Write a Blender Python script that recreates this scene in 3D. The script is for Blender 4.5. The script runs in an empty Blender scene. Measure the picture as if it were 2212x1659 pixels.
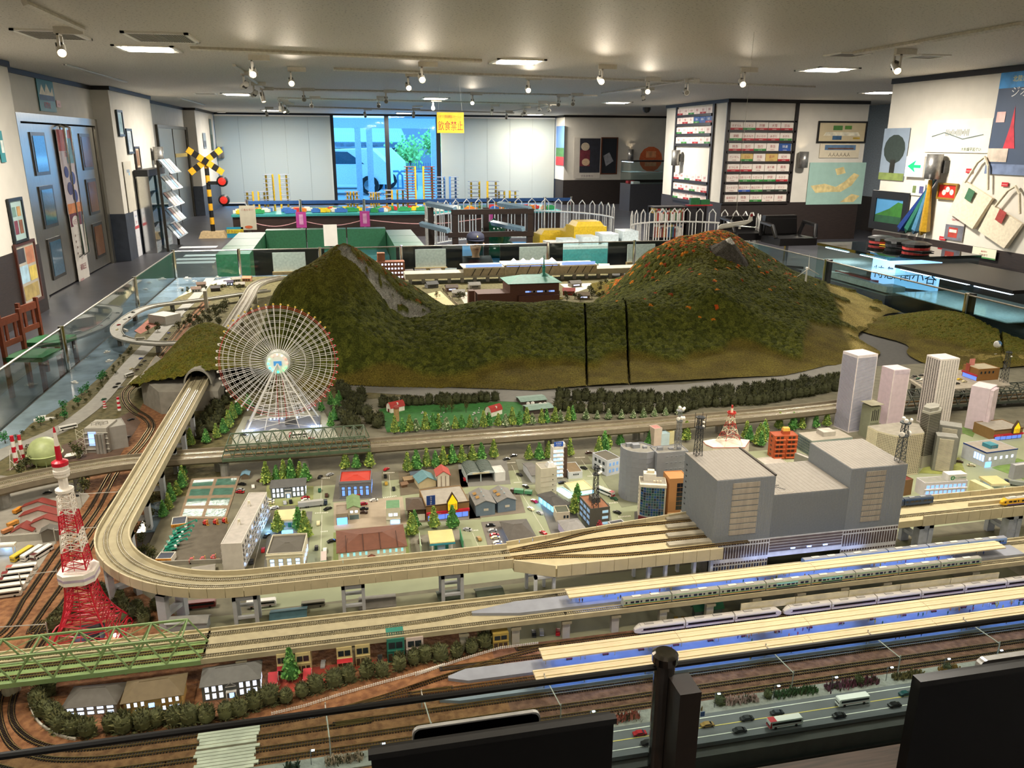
import bpy,math,random
from math import pi as PI,cos,sin
import numpy as np
import mathutils
M4,V3=mathutils.Matrix,mathutils.Vector
random.seed(7)
S=bpy.context.scene
COL=S.collection
FPX,CXP,CYP=1720.6,1106.0,829.5
PITCH,ROLL,YAW=math.radians(16.883),math.radians(.232),math.radians(12.095)
EYE=V3((0,0,1.75))
def cam_axes():
 cy,sy,cp,sp=cos(YAW),sin(YAW),cos(PITCH),sin(PITCH)
 fw=V3((sy*cp,cy*cp,-sp));rt=V3((cy,-sy,0));up=rt.cross(fw)
 cr,sr=cos(ROLL),sin(ROLL)
 return cr*rt+sr*up,-sr*rt+cr*up,fw
RT,UP,FW=cam_axes()
cd=bpy.data.cameras.new('camera');cam=bpy.data.objects.new('camera',cd);COL.objects.link(cam)
cd.sensor_fit='HORIZONTAL';cd.sensor_width=36;cd.lens=FPX/2212*36;cd.clip_start=.05;cd.clip_end=300
cam.matrix_world=M4(((RT.x,UP.x,-FW.x,EYE.x),(RT.y,UP.y,-FW.y,EYE.y),(RT.z,UP.z,-FW.z,EYE.z),(0,0,0,1)))
S.camera=cam
S.view_settings.view_transform='Standard';S.view_settings.look='None'
S.view_settings.gamma=1;S.view_settings.use_curve_mapping=False
S.view_settings.exposure=.35
W=bpy.data.worlds.new('world');S.world=W;W.use_nodes=True
nt=W.node_tree;nt.nodes.clear()
wo=nt.nodes.new('ShaderNodeOutputWorld');wb=nt.nodes.new('ShaderNodeBackground')
wb.inputs[0].default_value=(.27,.62,1,1);wb.inputs[1].default_value=4.2
nt.links.new(wb.outputs[0],wo.inputs[0])
ZM={'A':(0,900,.22904),'B':(320,940,.22904),'C':(700,940,.22904),'D':(1100,860,.22904),'E':(1450,840,.22904),'F':(1712,740,.22904),'G':(1712,1060,.22904),'H':(0,1250,.25316),'I':(400,1180,.28866),'J':(850,1180,.28866),'K':(1300,1180,.28866),'L':(1652,1180,.28866),'a':(0,0,.33759),'b':(740,0,.33759),'c':(1472,0,.33759),'d':(0,500,.33759),'e':(740,500,.33759),'f':(1472,500,.33759),'g':(860,560,.37795),'h':(380,560,.20472),'i':(1400,380,.18898),'j':(820,840,.33071),'k':(380,400,.40945),'l':(860,420,.4252),'m':(1380,420,.40945),'n':(1750,430,.36378),'o':(0,180,.56738)}
def zp(zone,u,v):
 x,y,s=ZM[zone];return x+u*s,y+v*s
def ray(px,py):return(px-CXP)/FPX*RT-(py-CYP)/FPX*UP+FW
def atZ(px,py,z):d=ray(px,py);return EYE+d*((z-EYE.z)/d.z)
def atY(px,py,y):d=ray(px,py);return EYE+d*(y/d.y)
def atX(px,py,x):d=ray(px,py);return EYE+d*(x/d.x)
TZ=.5
def T(px,py,h=0.):return atZ(px,py,TZ+h)
def Q(zone,u,v,h=0.):return T(*zp(zone,u,v),h)
def ht(base,px,py):
 d=ray(px,py);r=math.hypot(base.x,base.y)/math.hypot(d.x,d.y);return EYE.z+d.z*r
def lin(h):
 h=h.lstrip('#');c=[int(h[i:i+2],16)/255 for i in(0,2,4)]
 return tuple(((x+.055)/1.055)**2.4 if x>.04045 else x/12.92 for x in c)+(1,)
MATS={}
def mt(col,rough=.6,metal=0.,emit=0.,va=.12,scale=40.,bump=0.,alpha=1.,trans=0.,col2=None,spec=.5,coord='Object',stretch=None,ecol=None,name=None):
 key=(col,rough,metal,emit,va,scale,bump,alpha,trans,col2,spec,coord,stretch,ecol)
 if key in MATS:return MATS[key]
 m=bpy.data.materials.new(name or 'surface_'+col);m.use_nodes=True
 t=m.node_tree;b=t.nodes['Principled BSDF'];L=t.links.new
 c=lin(col)
 b.inputs['Roughness'].default_value=rough;b.inputs['Metallic'].default_value=metal
 b.inputs['Specular IOR Level'].default_value=spec
 if trans:b.inputs['Transmission Weight'].default_value=trans
 if alpha<1:b.inputs['Alpha'].default_value=alpha
 n=t.nodes.new('ShaderNodeTexNoise');n.inputs['Scale'].default_value=scale;n.inputs['Detail'].default_value=3
 tc=t.nodes.new('ShaderNodeTexCoord');o=tc.outputs[coord]
 if stretch:
  mp=t.nodes.new('ShaderNodeMapping');mp.inputs['Scale'].default_value=stretch;L(o,mp.inputs[0]);o=mp.outputs[0]
 L(o,n.inputs['Vector'])
 r=t.nodes.new('ShaderNodeValToRGB')
 if col2:a,d=lin(col2),c
 else:a=tuple(x*(1-va)for x in c[:3])+(1,);d=tuple(min(1,x*(1+va))for x in c[:3])+(1,)
 r.color_ramp.elements[0].color=a;r.color_ramp.elements[1].color=d
 r.color_ramp.elements[0].position=.35;r.color_ramp.elements[1].position=.65
 L(n.outputs[0],r.inputs[0]);L(r.outputs[0],b.inputs['Base Color'])
 if bump:
  bp=t.nodes.new('ShaderNodeBump');bp.inputs['Strength'].default_value=bump;bp.inputs['Distance'].default_value=.01
  L(n.outputs[0],bp.inputs['Height']);L(bp.outputs[0],b.inputs['Normal'])
 if emit:
  b.inputs['Emission Color'].default_value=lin(ecol or col);b.inputs['Emission Strength'].default_value=emit
 MATS[key]=m;return m
def m4(c):return mt(c,.4)
def m5(c):return mt(c,.5)
def m7(c):return mt(c,.7)
def m8(c):return mt(c,.8)
def m9(c):return mt(c,.9)
def gls(col='cfe6ee',alpha=.12,rough=.03):
 key=('glass',col,alpha,rough)
 if key in MATS:return MATS[key]
 m=bpy.data.materials.new('clear_glass');m.use_nodes=True;t=m.node_tree;t.nodes.clear();L=t.links.new
 o=t.nodes.new('ShaderNodeOutputMaterial');mx=t.nodes.new('ShaderNodeMixShader');tr=t.nodes.new('ShaderNodeBsdfTransparent')
 gl=t.nodes.new('ShaderNodeBsdfGlossy');fr=t.nodes.new('ShaderNodeLayerWeight');pw=t.nodes.new('ShaderNodeMath');ma=t.nodes.new('ShaderNodeMath')
 tr.inputs[0].default_value=lin(col);gl.inputs['Roughness'].default_value=rough;pw.operation='POWER';pw.inputs[1].default_value=4
 ma.operation='MULTIPLY_ADD';ma.inputs[1].default_value=.75;ma.inputs[2].default_value=alpha*.5;ma.use_clamp=True
 L(fr.outputs['Facing'],pw.inputs[0]);L(pw.outputs[0],ma.inputs[0]);L(ma.outputs[0],mx.inputs[0]);L(tr.outputs[0],mx.inputs[1]);L(gl.outputs[0],mx.inputs[2]);L(mx.outputs[0],o.inputs[0])
 MATS[key]=m;return m
def lit(col,e):return mt(col,.5,emit=e,va=0)
class MB:
 def __init__(s):s.v=[];s.f=[];s.m=[];s.mats=[];s.M=M4()
 def mi(s,m):
  if m not in s.mats:s.mats.append(m)
  return s.mats.index(m)
 def add(s,vs,fs,m):
  n=len(s.v);M=s.M;s.v+=[tuple(M@V3(p))for p in vs];k=s.mi(m)
  for f in fs:s.f.append(tuple(n+i for i in f));s.m.append(k)
  return s
 def at(s,x=0,y=0,z=0,rz=0,rx=0,ry=0,sc=1):
  s.M=M4.Translation((x,y,z))@M4.Rotation(rz,4,'Z')@M4.Rotation(ry,4,'Y')@M4.Rotation(rx,4,'X')@M4.Scale(sc,4);return s
 def frame(s,o,ex,ey,ez):
  s.M=M4(((ex[0],ey[0],ez[0],o[0]),(ex[1],ey[1],ez[1],o[1]),(ex[2],ey[2],ez[2],o[2]),(0,0,0,1)));return s
 def box(s,x0,x1,y0,y1,z0,z1,m,taper=1.):
  cx,cy=(x0+x1)/2,(y0+y1)/2;k=taper
  vs=[(x0,y0,z0),(x1,y0,z0),(x1,y1,z0),(x0,y1,z0)]
  vs+=[(cx+(x-cx)*k,cy+(y-cy)*k,z1)for x,y,_ in vs[:4]]
  return s.add(vs,[(3,2,1,0),(4,5,6,7),(0,1,5,4),(1,2,6,5),(2,3,7,6),(3,0,4,7)],m)
 def cbox(s,x,y,z,w,d,h,m):return s.box(x-w/2,x+w/2,y-d/2,y+d/2,z,z+h,m)
 def quad(s,a,b,c,d,m):return s.add([a,b,c,d],[(0,1,2,3)],m)
 def poly(s,pts,m):return s.add(pts,[tuple(range(len(pts)))],m)
 def pz(s,pts,z0,z1,m,mtop=None,pts2=None):
  n=len(pts);a=sum(pts[i][0]*pts[(i+1)%n][1]-pts[(i+1)%n][0]*pts[i][1]for i in range(n))
  if a<0:pts=pts[::-1];pts2=pts2[::-1]if pts2 else None
  q=pts2 or pts
  s.add([(p[0],p[1],z0)for p in pts]+[(p[0],p[1],z1)for p in q],[(i,(i+1)%n,n+(i+1)%n,n+i)for i in range(n)]+[tuple(range(n-1,-1,-1))],m)
  return s.add([(p[0],p[1],z1)for p in q],[tuple(range(n))],mtop or m)
 def extr(s,prof,x0,x1,m):
  n=len(prof);a=sum(prof[i][0]*prof[(i+1)%n][1]-prof[(i+1)%n][0]*prof[i][1]for i in range(n))
  if a<0:prof=prof[::-1]
  return s.add([(x0,y,z)for y,z in prof]+[(x1,y,z)for y,z in prof],[(i,(i+1)%n,n+(i+1)%n,n+i)for i in range(n)]+[tuple(range(n-1,-1,-1)),tuple(range(n,2*n))],m)
 def tube(s,pts,r,m,n=6,close=False,cap=True):
  pts=[V3(p)for p in pts];N=len(pts);vs=[];fs=[]
  rr=r if isinstance(r,(list,tuple))else[r]*N
  for i,p in enumerate(pts):
   if close:d=pts[(i+1)%N]-pts[i-1]
   else:d=pts[min(i+1,N-1)]-pts[max(i-1,0)]
   d.normalize();a=d.cross(V3((0,0,1)))
   if a.length<1e-4:a=d.cross(V3((0,1,0)))
   a.normalize();b=d.cross(a)
   vs+=[p+(a*cos(2*PI*k/n+.4)+b*sin(2*PI*k/n+.4))*rr[i]for k in range(n)]
  for i in range(N if close else N-1):
   j=(i+1)%N
   fs+=[(i*n+k,i*n+(k+1)%n,j*n+(k+1)%n,j*n+k)for k in range(n)]
  if cap and not close:fs+=[tuple(range(n)),tuple(range(N*n-1,(N-1)*n-1,-1))]
  return s.add(vs,fs,m)
 def bar(s,a,b,w,m,h=None):
  return s.tube([a,b],(w or h)*.7071,m,4)
 def lt(s,prof,m,n=12,c=(0,0,0)):
  vs=[];fs=[];k=len(prof)
  for i in range(n):
   a=2*PI*i/n;vs+=[(c[0]+r*cos(a),c[1]+r*sin(a),c[2]+z)for r,z in prof]
  for i in range(n):
   j=(i+1)%n
   for q in range(k-1):fs.append((i*k+q,j*k+q,j*k+q+1,i*k+q+1))
  if prof[0][0]>1e-6:fs.append(tuple(i*k for i in range(n-1,-1,-1)))
  if prof[-1][0]>1e-6:fs.append(tuple(i*k+k-1 for i in range(n)))
  return s.add(vs,fs,m)
 def ball(s,c,r,m,n=8,k=5,sz=1.):
  return s.lt([(max(0,r*sin(PI*i/k)),-r*sz*cos(PI*i/k))for i in range(k+1)],m,n,c)
 def cyl(s,x,y,z0,z1,r,m,n=12,r2=None):return s.lt([(r,z0),(r if r2 is None else r2,z1)],m,n,(x,y,0))
 def text(s,body,x,y,z,size,m,width=None,plane='xz',align='CENTER',wmin=None):
  vs,fs,w=glyphs(body)
  k=size;kx=k
  if width and w*k>0 and(w*k>width or wmin):kx=width/w
  ox={'CENTER':-w*kx/2,'LEFT':0,'RIGHT':-w*kx}[align]
  if plane=='xz':P=[(x+ox+a*kx,y,z+b*k)for a,b in vs]
  else:P=[(x+ox+a*kx,y+b*k,z)for a,b in vs]
  return s.add(P,fs,m)
 def mesh(s,name='mesh',sm_=False):
  me=bpy.data.meshes.new(name);me.from_pydata(s.v,[],s.f)
  for m in s.mats:me.materials.append(m)
  if s.m:me.polygons.foreach_set('material_index',s.m)
  if sm_:me.polygons.foreach_set('use_smooth',[True]*len(s.f))
  me.update();return me
GL={}
def glyphs(body):
 if body in GL:return GL[body]
 c=bpy.data.curves.new('t','FONT');c.body=body;c.resolution_u=2;c.align_x='LEFT'
 o=bpy.data.objects.new('t',c);me=bpy.data.meshes.new_from_object(o)
 vs=[(v.co.x,v.co.y)for v in me.vertices];fs=[tuple(p.vertices)for p in me.polygons]
 x0=min([a for a,b in vs]or[0]);vs=[(a-x0,b)for a,b in vs];w=max([a for a,b in vs]or[0])
 bpy.data.objects.remove(o);bpy.data.curves.remove(c);bpy.data.meshes.remove(me)
 GL[body]=(vs,fs,w);return GL[body]
def tag(o,lb=None,cat=None,gp=None,kind=None):
 if lb:o['label']=lb
 if cat is not None:o['category']=cat or o.name.split('.')[0].split('_')[-1]
 if gp:o['group']=gp
 if kind:o['kind']=kind
 return o
def obj(name,mb,parent=None,sm_=False,loc=None,rz=0):
 me=mb if isinstance(mb,bpy.types.Mesh)else mb.mesh(name,sm_)
 o=bpy.data.objects.new(name,me);COL.objects.link(o)
 if parent:o.parent=parent
 if loc is not None:o.location=loc
 if rz:o.rotation_euler=(0,0,rz)
 return o
def tg(name,lb,cat,loc=(0,0,0),rz=0,gp=None):
 o=bpy.data.objects.new(name,None);COL.objects.link(o);o.empty_display_size=.02
 o.location=loc;o.rotation_euler=(0,0,rz);return tag(o,lb,cat,gp)
def so(name,mb,lb,cat,gp=None,loc=None,rz=0,sm_=False):
 return tag(obj(name,mb,None,sm_,loc,rz),lb,cat,gp)
def st(name,mb,parent=None,sm_=False):
 o=obj(name,mb,parent,sm_)
 if not parent:o['kind']='structure'
 return o
def dup(root,loc,rz=0,sc=None,lb=None,gp=None):
 r=root.copy();COL.objects.link(r);r.location=loc;r.rotation_euler=(0,0,rz)
 if sc:r.scale=(sc,sc,sc)if not isinstance(sc,tuple)else sc
 if lb:r['label']=lb
 if gp:r['group']=gp
 for ch in root.children:
  c=ch.copy();COL.objects.link(c);c.parent=r
  for g in ch.children:
   d=g.copy();COL.objects.link(d);d.parent=c
 return r
def lg(name,kind,loc,energy,col=(1,1,1),size=.3,aim=None,spot=60,blend=.5,parent=None,sy=None):
 l=bpy.data.lights.new(name,kind);l.energy=energy;l.color=col
 if kind=='AREA':
  l.size=size
  if sy:l.shape='RECTANGLE';l.size_y=sy
 else:l.shadow_soft_size=size
 if kind=='SPOT':l.spot_size=math.radians(spot);l.spot_blend=blend
 o=bpy.data.objects.new(name,l);COL.objects.link(o);o.location=loc
 if aim is not None:o.rotation_euler=(V3(aim)-V3(loc)).to_track_quat('-Z','Y').to_euler()
 if parent:o.parent=parent
 return o
WARM,COOL,DAY=(1,.86,.66),(.93,.97,1),(.55,.78,1)
CEIL=2.5
LIGHT_K=1.0
WALL=mt('d8d2c6',.85,va=.03,scale=6,bump=.05)
WAIN=mt('2b211d',.55,va=.25,scale=9,stretch=(1,1,12),bump=.1)
WAINB=mt('3d4450',.45,va=.15,scale=9)
TRIM=m5('1d1614')
STEEL=mt('9a968c',.28,.9,va=.1,scale=12,stretch=(8,8,.6))
DSTEEL=mt('57534c',.35,.85)
CHROME=mt('d6d6d2',.12,1.,va=.03)
BK=mt('0c0b0b',.45,va=.2)
WH=mt('efece4',.5,va=.03)
DARKWOOD=mt('2a1b14',.5,va=.3,scale=14,stretch=(1,1,10))
def ceiling_material():
 m=bpy.data.materials.new('ceiling_board');m.use_nodes=True;t=m.node_tree;b=t.nodes['Principled BSDF'];L=t.links.new
 tc=t.nodes.new('ShaderNodeTexCoord');v=t.nodes.new('ShaderNodeTexNoise');v.inputs['Scale'].default_value=60;v.inputs['Detail'].default_value=2
 r=t.nodes.new('ShaderNodeValToRGB');e=r.color_ramp.elements
 e[0].position=.30;e[0].color=lin('7d756c');e[1].position=.40;e[1].color=lin('cfc8bc')
 L(tc.outputs['Object'],v.inputs['Vector']);L(v.outputs[0],r.inputs[0]);L(r.outputs[0],b.inputs['Base Color']);b.inputs['Roughness'].default_value=.62
 return m
XL,XP,YB=-3.38,-3.14,24.1
XR=6.66
st('floor',MB().box(-4.2,12.5,-3,24.3,-.1,0,mt('44444a',.38,va=.18,scale=3)))
st('ceiling',MB().box(-4.2,12.5,-3,24.3,CEIL,CEIL+.1,ceiling_material()))
def wallseg(name,x0,x1,y0,y1,wains=WAIN,z1=.7,m=None):
 o=st(name,MB().box(x0,x1,y0,y1,z1,CEIL,m or WALL))
 e=.012;st('wainscot',MB().box(x0-e,x1+e,y0-e,y1+e,0,z1,wains),o)
 return o
wallseg('wall_left',-4.1,XP,-3,9.35)
wl=st('wall_left',MB().box(-4.1,XL,9.35,13.1,2.03,CEIL,WALL).box(-4.1,XL,9.35,9.85,0,2.03,WALL))
wallseg('wall_left',-4.1,XP,13.1,15.85,WAINB)
wl=st('wall_left',MB().box(-4.1,-3.45,15.85,21.,2.05,CEIL,WALL).box(-4.1,-3.45,15.85,17.6,0,2.05,WALL))
wallseg('wall_left',-4.1,-3.2,21.,24.1,WAINB)
def trimrun(pts,name):
 mb=MB()
 for(xa,ya),(xb,yb)in zip(pts,pts[1:]):
  if abs(xa-xb)<.3 and abs(ya-yb)>.5:mb.box(min(xa,xb)-.0,max(xa,xb)+.025,ya,yb,CEIL-.055,CEIL-.002,TRIM)
  else:mb.box(min(xa,xb),max(xa,xb)+.025,ya-.025,yb,CEIL-.055,CEIL-.002,TRIM)
 return st(name,mb)
trimrun([(XP,-3),(XP,9.35)],'trim_1');trimrun([(XL,9.35),(XL,13.1)],'trim_2')
trimrun([(XL,13.1),(XP,13.1)],'trim_3');trimrun([(XP,13.1),(XP,15.85)],'trim_4')
trimrun([(-3.45,15.85),(-3.45,21.)],'trim_5');trimrun([(-3.45,21.),(-3.2,21.)],'trim_6');trimrun([(-3.2,21.),(-3.2,24.1)],'trim_7')
XW0,XM0,XM1,XM2,XW1=-3.2,atY(720,340,YB).x,atY(838,340,YB).x,atY(948,340,YB).x,6.45
st('wall_back',MB().box(-4.2,XW0,YB,YB+.2,0,CEIL,WALL).box(XW1,12.5,YB,YB+.2,0,CEIL,WALL).box(XW0,XW1,YB,YB+.2,CEIL-.05,CEIL,TRIM))
FR=m4('14161c')
def window(name,x0,x1):
 o=st(name,MB().box(x0,x1,YB+.09,YB+.1,.05,CEIL-.06,gls('d8f0ff',.04)))
 for a,b in((x0,x0+.06),(x1-.06,x1)):st('window_frame',MB().box(a,b,YB+.03,YB+.16,0,CEIL-.05,FR),o)
 st('window_frame',MB().box(x0,x1,YB+.03,YB+.16,0,.06,FR),o)
 return o
window('window_1',XW0,XM0);window('window_2',XM0,XM1);window('window_3',XM1,XM2);window('window_4',XM2,XW1)
def blind_material():
 m=bpy.data.materials.new('blind_slat');m.use_nodes=True;t=m.node_tree;b=t.nodes['Principled BSDF']
 n=t.nodes.new('ShaderNodeTexNoise');n.inputs['Scale'].default_value=.7;r=t.nodes.new('ShaderNodeValToRGB')
 r.color_ramp.elements[0].color=lin('b9bbaf');r.color_ramp.elements[1].color=lin('cfd2c8');t.links.new(n.outputs[0],r.inputs[0]);t.links.new(r.outputs[0],b.inputs['Base Color'])
 tl=t.nodes.new('ShaderNodeBsdfTranslucent');tl.inputs[0].default_value=lin('a8b8b0');mx=t.nodes.new('ShaderNodeMixShader');mx.inputs[0].default_value=.07
 t.links.new(b.outputs[0],mx.inputs[1]);t.links.new(tl.outputs[0],mx.inputs[2]);t.links.new(mx.outputs[0],t.nodes['Material Output'].inputs[0]);return m
BL=blind_material()
def blind(x0,x1,lb):
 t=tg('window_blind',lb,'blind',(x0,YB-.06,0))
 w=x1-x0;mb=MB();n=92
 for i in range(n):
  z=.1+i*(CEIL-.18)/n;mb.add([(0,-.013,z),(w,-.013,z),(w,.013,z+.03),(0,.013,z+.03)],[(0,1,2,3)],BL)
 s=obj('slats',mb,t);s['kind']='stuff'
 obj('head_rail',MB().box(0,w,-.03,.03,CEIL-.09,CEIL-.055,WH),t)
 obj('bottom_rail',MB().box(0,w,-.02,.02,.07,.1,WH),t)
 for k in range(1,5):obj('lift_cord',MB().box(w*k/5,w*k/5+.006,-.02,-.016,.1,CEIL-.08,m8('a7a89e')),t)
blind(XW0+.02,XM0-.03,'pale slatted blind lowered over the window beside the railway crossing sign')
blind(XM2+.06,XW1-.03,'pale slatted blind lowered over the window beside the poster wall')
YW=23.2
wallseg('wall_right',6.46,6.56,YW,YB)
wallseg('wall_right',6.46,12.5,YW-.1,YW)
st('trim_8',MB().box(6.43,6.46,YW,YB,CEIL-.06,CEIL-.002,TRIM).box(6.43,12.5,YW-.13,YW-.1,CEIL-.06,CEIL-.002,TRIM))
PX0,PY0,PY1,PX1=6.86,13.78,16.6,9.65
wallseg('wall_right',PX0,PX1,PY0,PY1)
st('trim_9',MB().box(PX0-.03,PX0,PY0-.03,PY1,CEIL-.06,CEIL-.002,TRIM).box(PX0,PX1,PY0-.03,PY0,CEIL-.06,CEIL-.002,TRIM))
wallseg('wall_right',XR,6.9,-3,9.1)
st('trim_10',MB().box(XR-.03,XR,-3,9.1,CEIL-.06,CEIL-.002,TRIM))
wallseg('wall_right',10.8,11.,9.1,23.2,m=m8('b9c6d2'))
st('wall_near',MB().box(-4.2,12.5,-3.1,-3,0,CEIL,WALL))
st('wall_far_right',MB().box(12.4,12.5,-3,24.2,0,CEIL,WALL))
st('wall_far_left',MB().box(-4.2,-4.1,-3,24.2,0,CEIL,WALL))
def wframe(side,const,tl,br):
 if side=='Y':
  a,b=atY(*tl,const),atY(*br,const);return V3((a.x,const,b.z)),0,b.x-a.x,a.z-b.z
 a,b=atX(*tl,const),atX(*br,const)
 if side=='L':return V3((const,a.y,b.z)),PI/2,b.y-a.y,a.z-b.z
 return V3((const,a.y,b.z)),-PI/2,a.y-b.y,a.z-b.z
def flat(mb,w,h,bg,marks,y=-.006):
 mb.box(0,w,y,0,0,h,mt(bg,.55,va=.04,scale=8))
 for i,k in enumerate(marks):
  yy=y-.0015-.0006*i
  if k[0]=='t':mb.text(k[5],k[1]*w,yy,k[2]*h,k[3]*h,mt(k[4],.6,va=0),k[6]*w if len(k)>6 else w*.94)
  elif k[0]=='c':
   n=14;rx,rz=k[3]*w,(k[4]*h if k[4]else k[3]*w)
   mb.poly([(k[1]*w+rx*cos(2*PI*j/n),yy,k[2]*h+rz*sin(2*PI*j/n))for j in range(n)],mt(k[5],.6))
  elif k[0]=='p':mb.poly([(a*w,yy,b*h)for a,b in k[1]],mt(k[2],.6,va=.2,scale=10))
  else:mb.quad((k[0]*w,yy,k[1]*h),(k[2]*w,yy,k[1]*h),(k[2]*w,yy,k[3]*h),(k[0]*w,yy,k[3]*h),mt(k[4],.6,va=.2,scale=10))
 return mb
def po(name,lb,cat,side,const,tl,br,bg,marks=(),frame=None,fw=.03,gp=None,deep=.02):
 o,rz,w,h=wframe(side,const,tl,br);o=o+V3((.012 if side=='L' else-.012 if side=='R' else 0,-.004 if side=='Y' else 0,0))
 if not frame:return so(name,flat(MB(),w,h,bg,marks),lb,cat,gp,o,rz)
 t=tg(name,lb,cat,o,rz,gp);obj('print',flat(MB(),w,h,bg,marks),t)
 f=mt(frame,.4);mb=MB()
 mb.box(0,w,-deep,0,-fw,0,f).box(0,w,-deep,0,h,h+fw,f).box(-fw,0,-deep,0,-fw,h+fw,f).box(w,w+fw,-deep,0,-fw,h+fw,f)
 obj('frame',mb,t);return t
def zc(px,py):return atZ(px,py,CEIL)
LAMP=lit('fff6e6',14);LAMPW=lit('ffe0b0',18)
def downlight(x,y,lb,e=85):
 t=tg('ceiling_light',lb,'ceiling light',(x,y,CEIL),0,'recessed ceiling lights')
 s=.24
 obj('housing',MB().box(-s,s,-s,-s+.03,-.012,0,WH).box(-s,s,s-.03,s,-.012,0,WH).box(-s,-s+.03,-s,s,-.012,0,WH).box(s-.03,s,-s,s,-.012,0,WH),t)
 obj('reflector',MB().box(-s+.03,s-.03,-s+.03,s-.03,-.004,-.001,mt('e8e4da',.2,.6)),t)
 for k in(-1,1):obj('bulb',MB().box(-s+.06,s-.06,k*.09-.035,k*.09+.035,-.02,-.006,LAMP),t)
 lg('ceiling_light_glow','AREA',(x,y,CEIL-.04),e*1.25*LIGHT_K,(1,.93,.82),.4,aim=(x,y,0))
for(px,py,l)in[(320,104,'recessed square ceiling light by the striped air vent, above the glass door wall'),(1117,132,'recessed square ceiling light straight above the forested ridge'),(1787,149,'recessed square ceiling light beside the two dark ceiling panels'),(512,203,'small recessed ceiling light over the crossing sign aisle'),(940,212,'recessed ceiling light above the hanging yellow notice'),(1333,221,'recessed ceiling light in front of the poster wall'),(1903,199,'recessed ceiling light half hidden by the shop wall'),(585,238,'far recessed ceiling light next to the shaded window'),(872,244,'far recessed ceiling light over the clear windows'),(1155,247,'far recessed ceiling light by the blind next to the posters')]:
 p=zc(px,py);downlight(p.x,p.y,l)
for x in(-1.4,1.8,5.1):downlight(x,2.3,'recessed square ceiling light above the front of the layout',22)
for x in(-1.4,1.8,5.1):downlight(x,-1.2,'recessed square ceiling light behind the visitors',12)
def vent(pts,lb,n=14):
 a,b=zc(*pts[0]),zc(*pts[1]);t=tg('air_vent',lb,'vent',(min(a.x,b.x),min(a.y,b.y),CEIL));w,d=abs(b.x-a.x),abs(b.y-a.y)
 f=.03
 obj('vent_frame',MB().box(0,w,0,f,-.015,0,WH).box(0,w,d-f,d,-.015,0,WH).box(0,f,0,d,-.015,0,WH).box(w-f,w,0,d,-.015,0,WH),t)
 obj('backing',MB().box(f,w-f,f,d-f,-.002,0,m9('24211e')),t)
 for i in range(n):x=f+(w-2*f)*(i+.5)/n;obj('slat',MB().box(x-.006,x+.006,f,d-f,-.014,-.004,mt('8f8980')),t)
vent([(258,66),(432,90)],'striped air vent in the ceiling beside a bright light',22)
vent([(18,60),(200,84)],'pale ceiling air vent by the near spotlight',16)
vent([(140,138),(270,176)],'narrow slot vent in the ceiling over the glass door',3)
vent([(388,211),(440,226)],'narrow slot vent in the ceiling over the steel door',3)
for pts,l in(([(1716,130),(1862,118)],'square dark access panel in the ceiling beside the right light'),([(1880,133),(2030,122)],'square dark access panel in the ceiling by the shop spotlight'),([(418,201),(480,207)],'small dark access panel in the ceiling over the aisle')):
 a,b=zc(*pts[0]),zc(*pts[1]);x0,x1=sorted((a.x,b.x));y0=min(a.y,b.y)-.15;y1=y0+(x1-x0)*.9
 t=tg('ceiling_panel',l,'panel',(x0,y0,CEIL));w,d=x1-x0,y1-y0
 obj('panel',MB().box(.02,w-.02,.02,d-.02,-.006,0,mt('6f675e')),t)
 obj('panel_edge',MB().box(0,w,0,.02,-.012,0,WH).box(0,w,d-.02,d,-.012,0,WH).box(0,.02,.02,d-.02,-.012,0,WH).box(w-.02,w,.02,d-.02,-.012,0,WH),t)
RAILM=m5('d8d2c6')
def rail(p0,p1,lb):
 a,b=zc(*p0),zc(*p1);so('lighting_rail',MB().bar(a-V3((0,0,.012)),b-V3((0,0,.012)),.03,RAILM),lb,'lighting rail')
for p0,p1,l in[((410,100),(1040,128),'long lighting rail running across the ceiling in front of the first row of spots'),((720,146),(1760,186),'long lighting rail across the ceiling behind the first row of spots'),((575,190),(1290,205),'lighting rail across the ceiling over the ridge'),((600,210),(1210,224),'lighting rail across the ceiling before the windows'),((620,228),(1110,243),'far lighting rail next to the windows'),((505,138),(572,190),'short lighting rail with a cluster of spots pointing along the room'),((600,212),(622,232),'short far lighting rail with three spots by the blind'),((1846,111),(2212,46),'lighting rail slanting over the shop wall'),((52,0),(178,58),'lighting rail over the near end of the door wall'),((1300,200),(1500,168),'lighting rail leading to the sign racks'),((1110,238),(1190,226),'short lighting rail by the poster wall')]:rail(p0,p1,l)
SPOTM=mt('d9d3c7',.45,va=.04)
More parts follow.
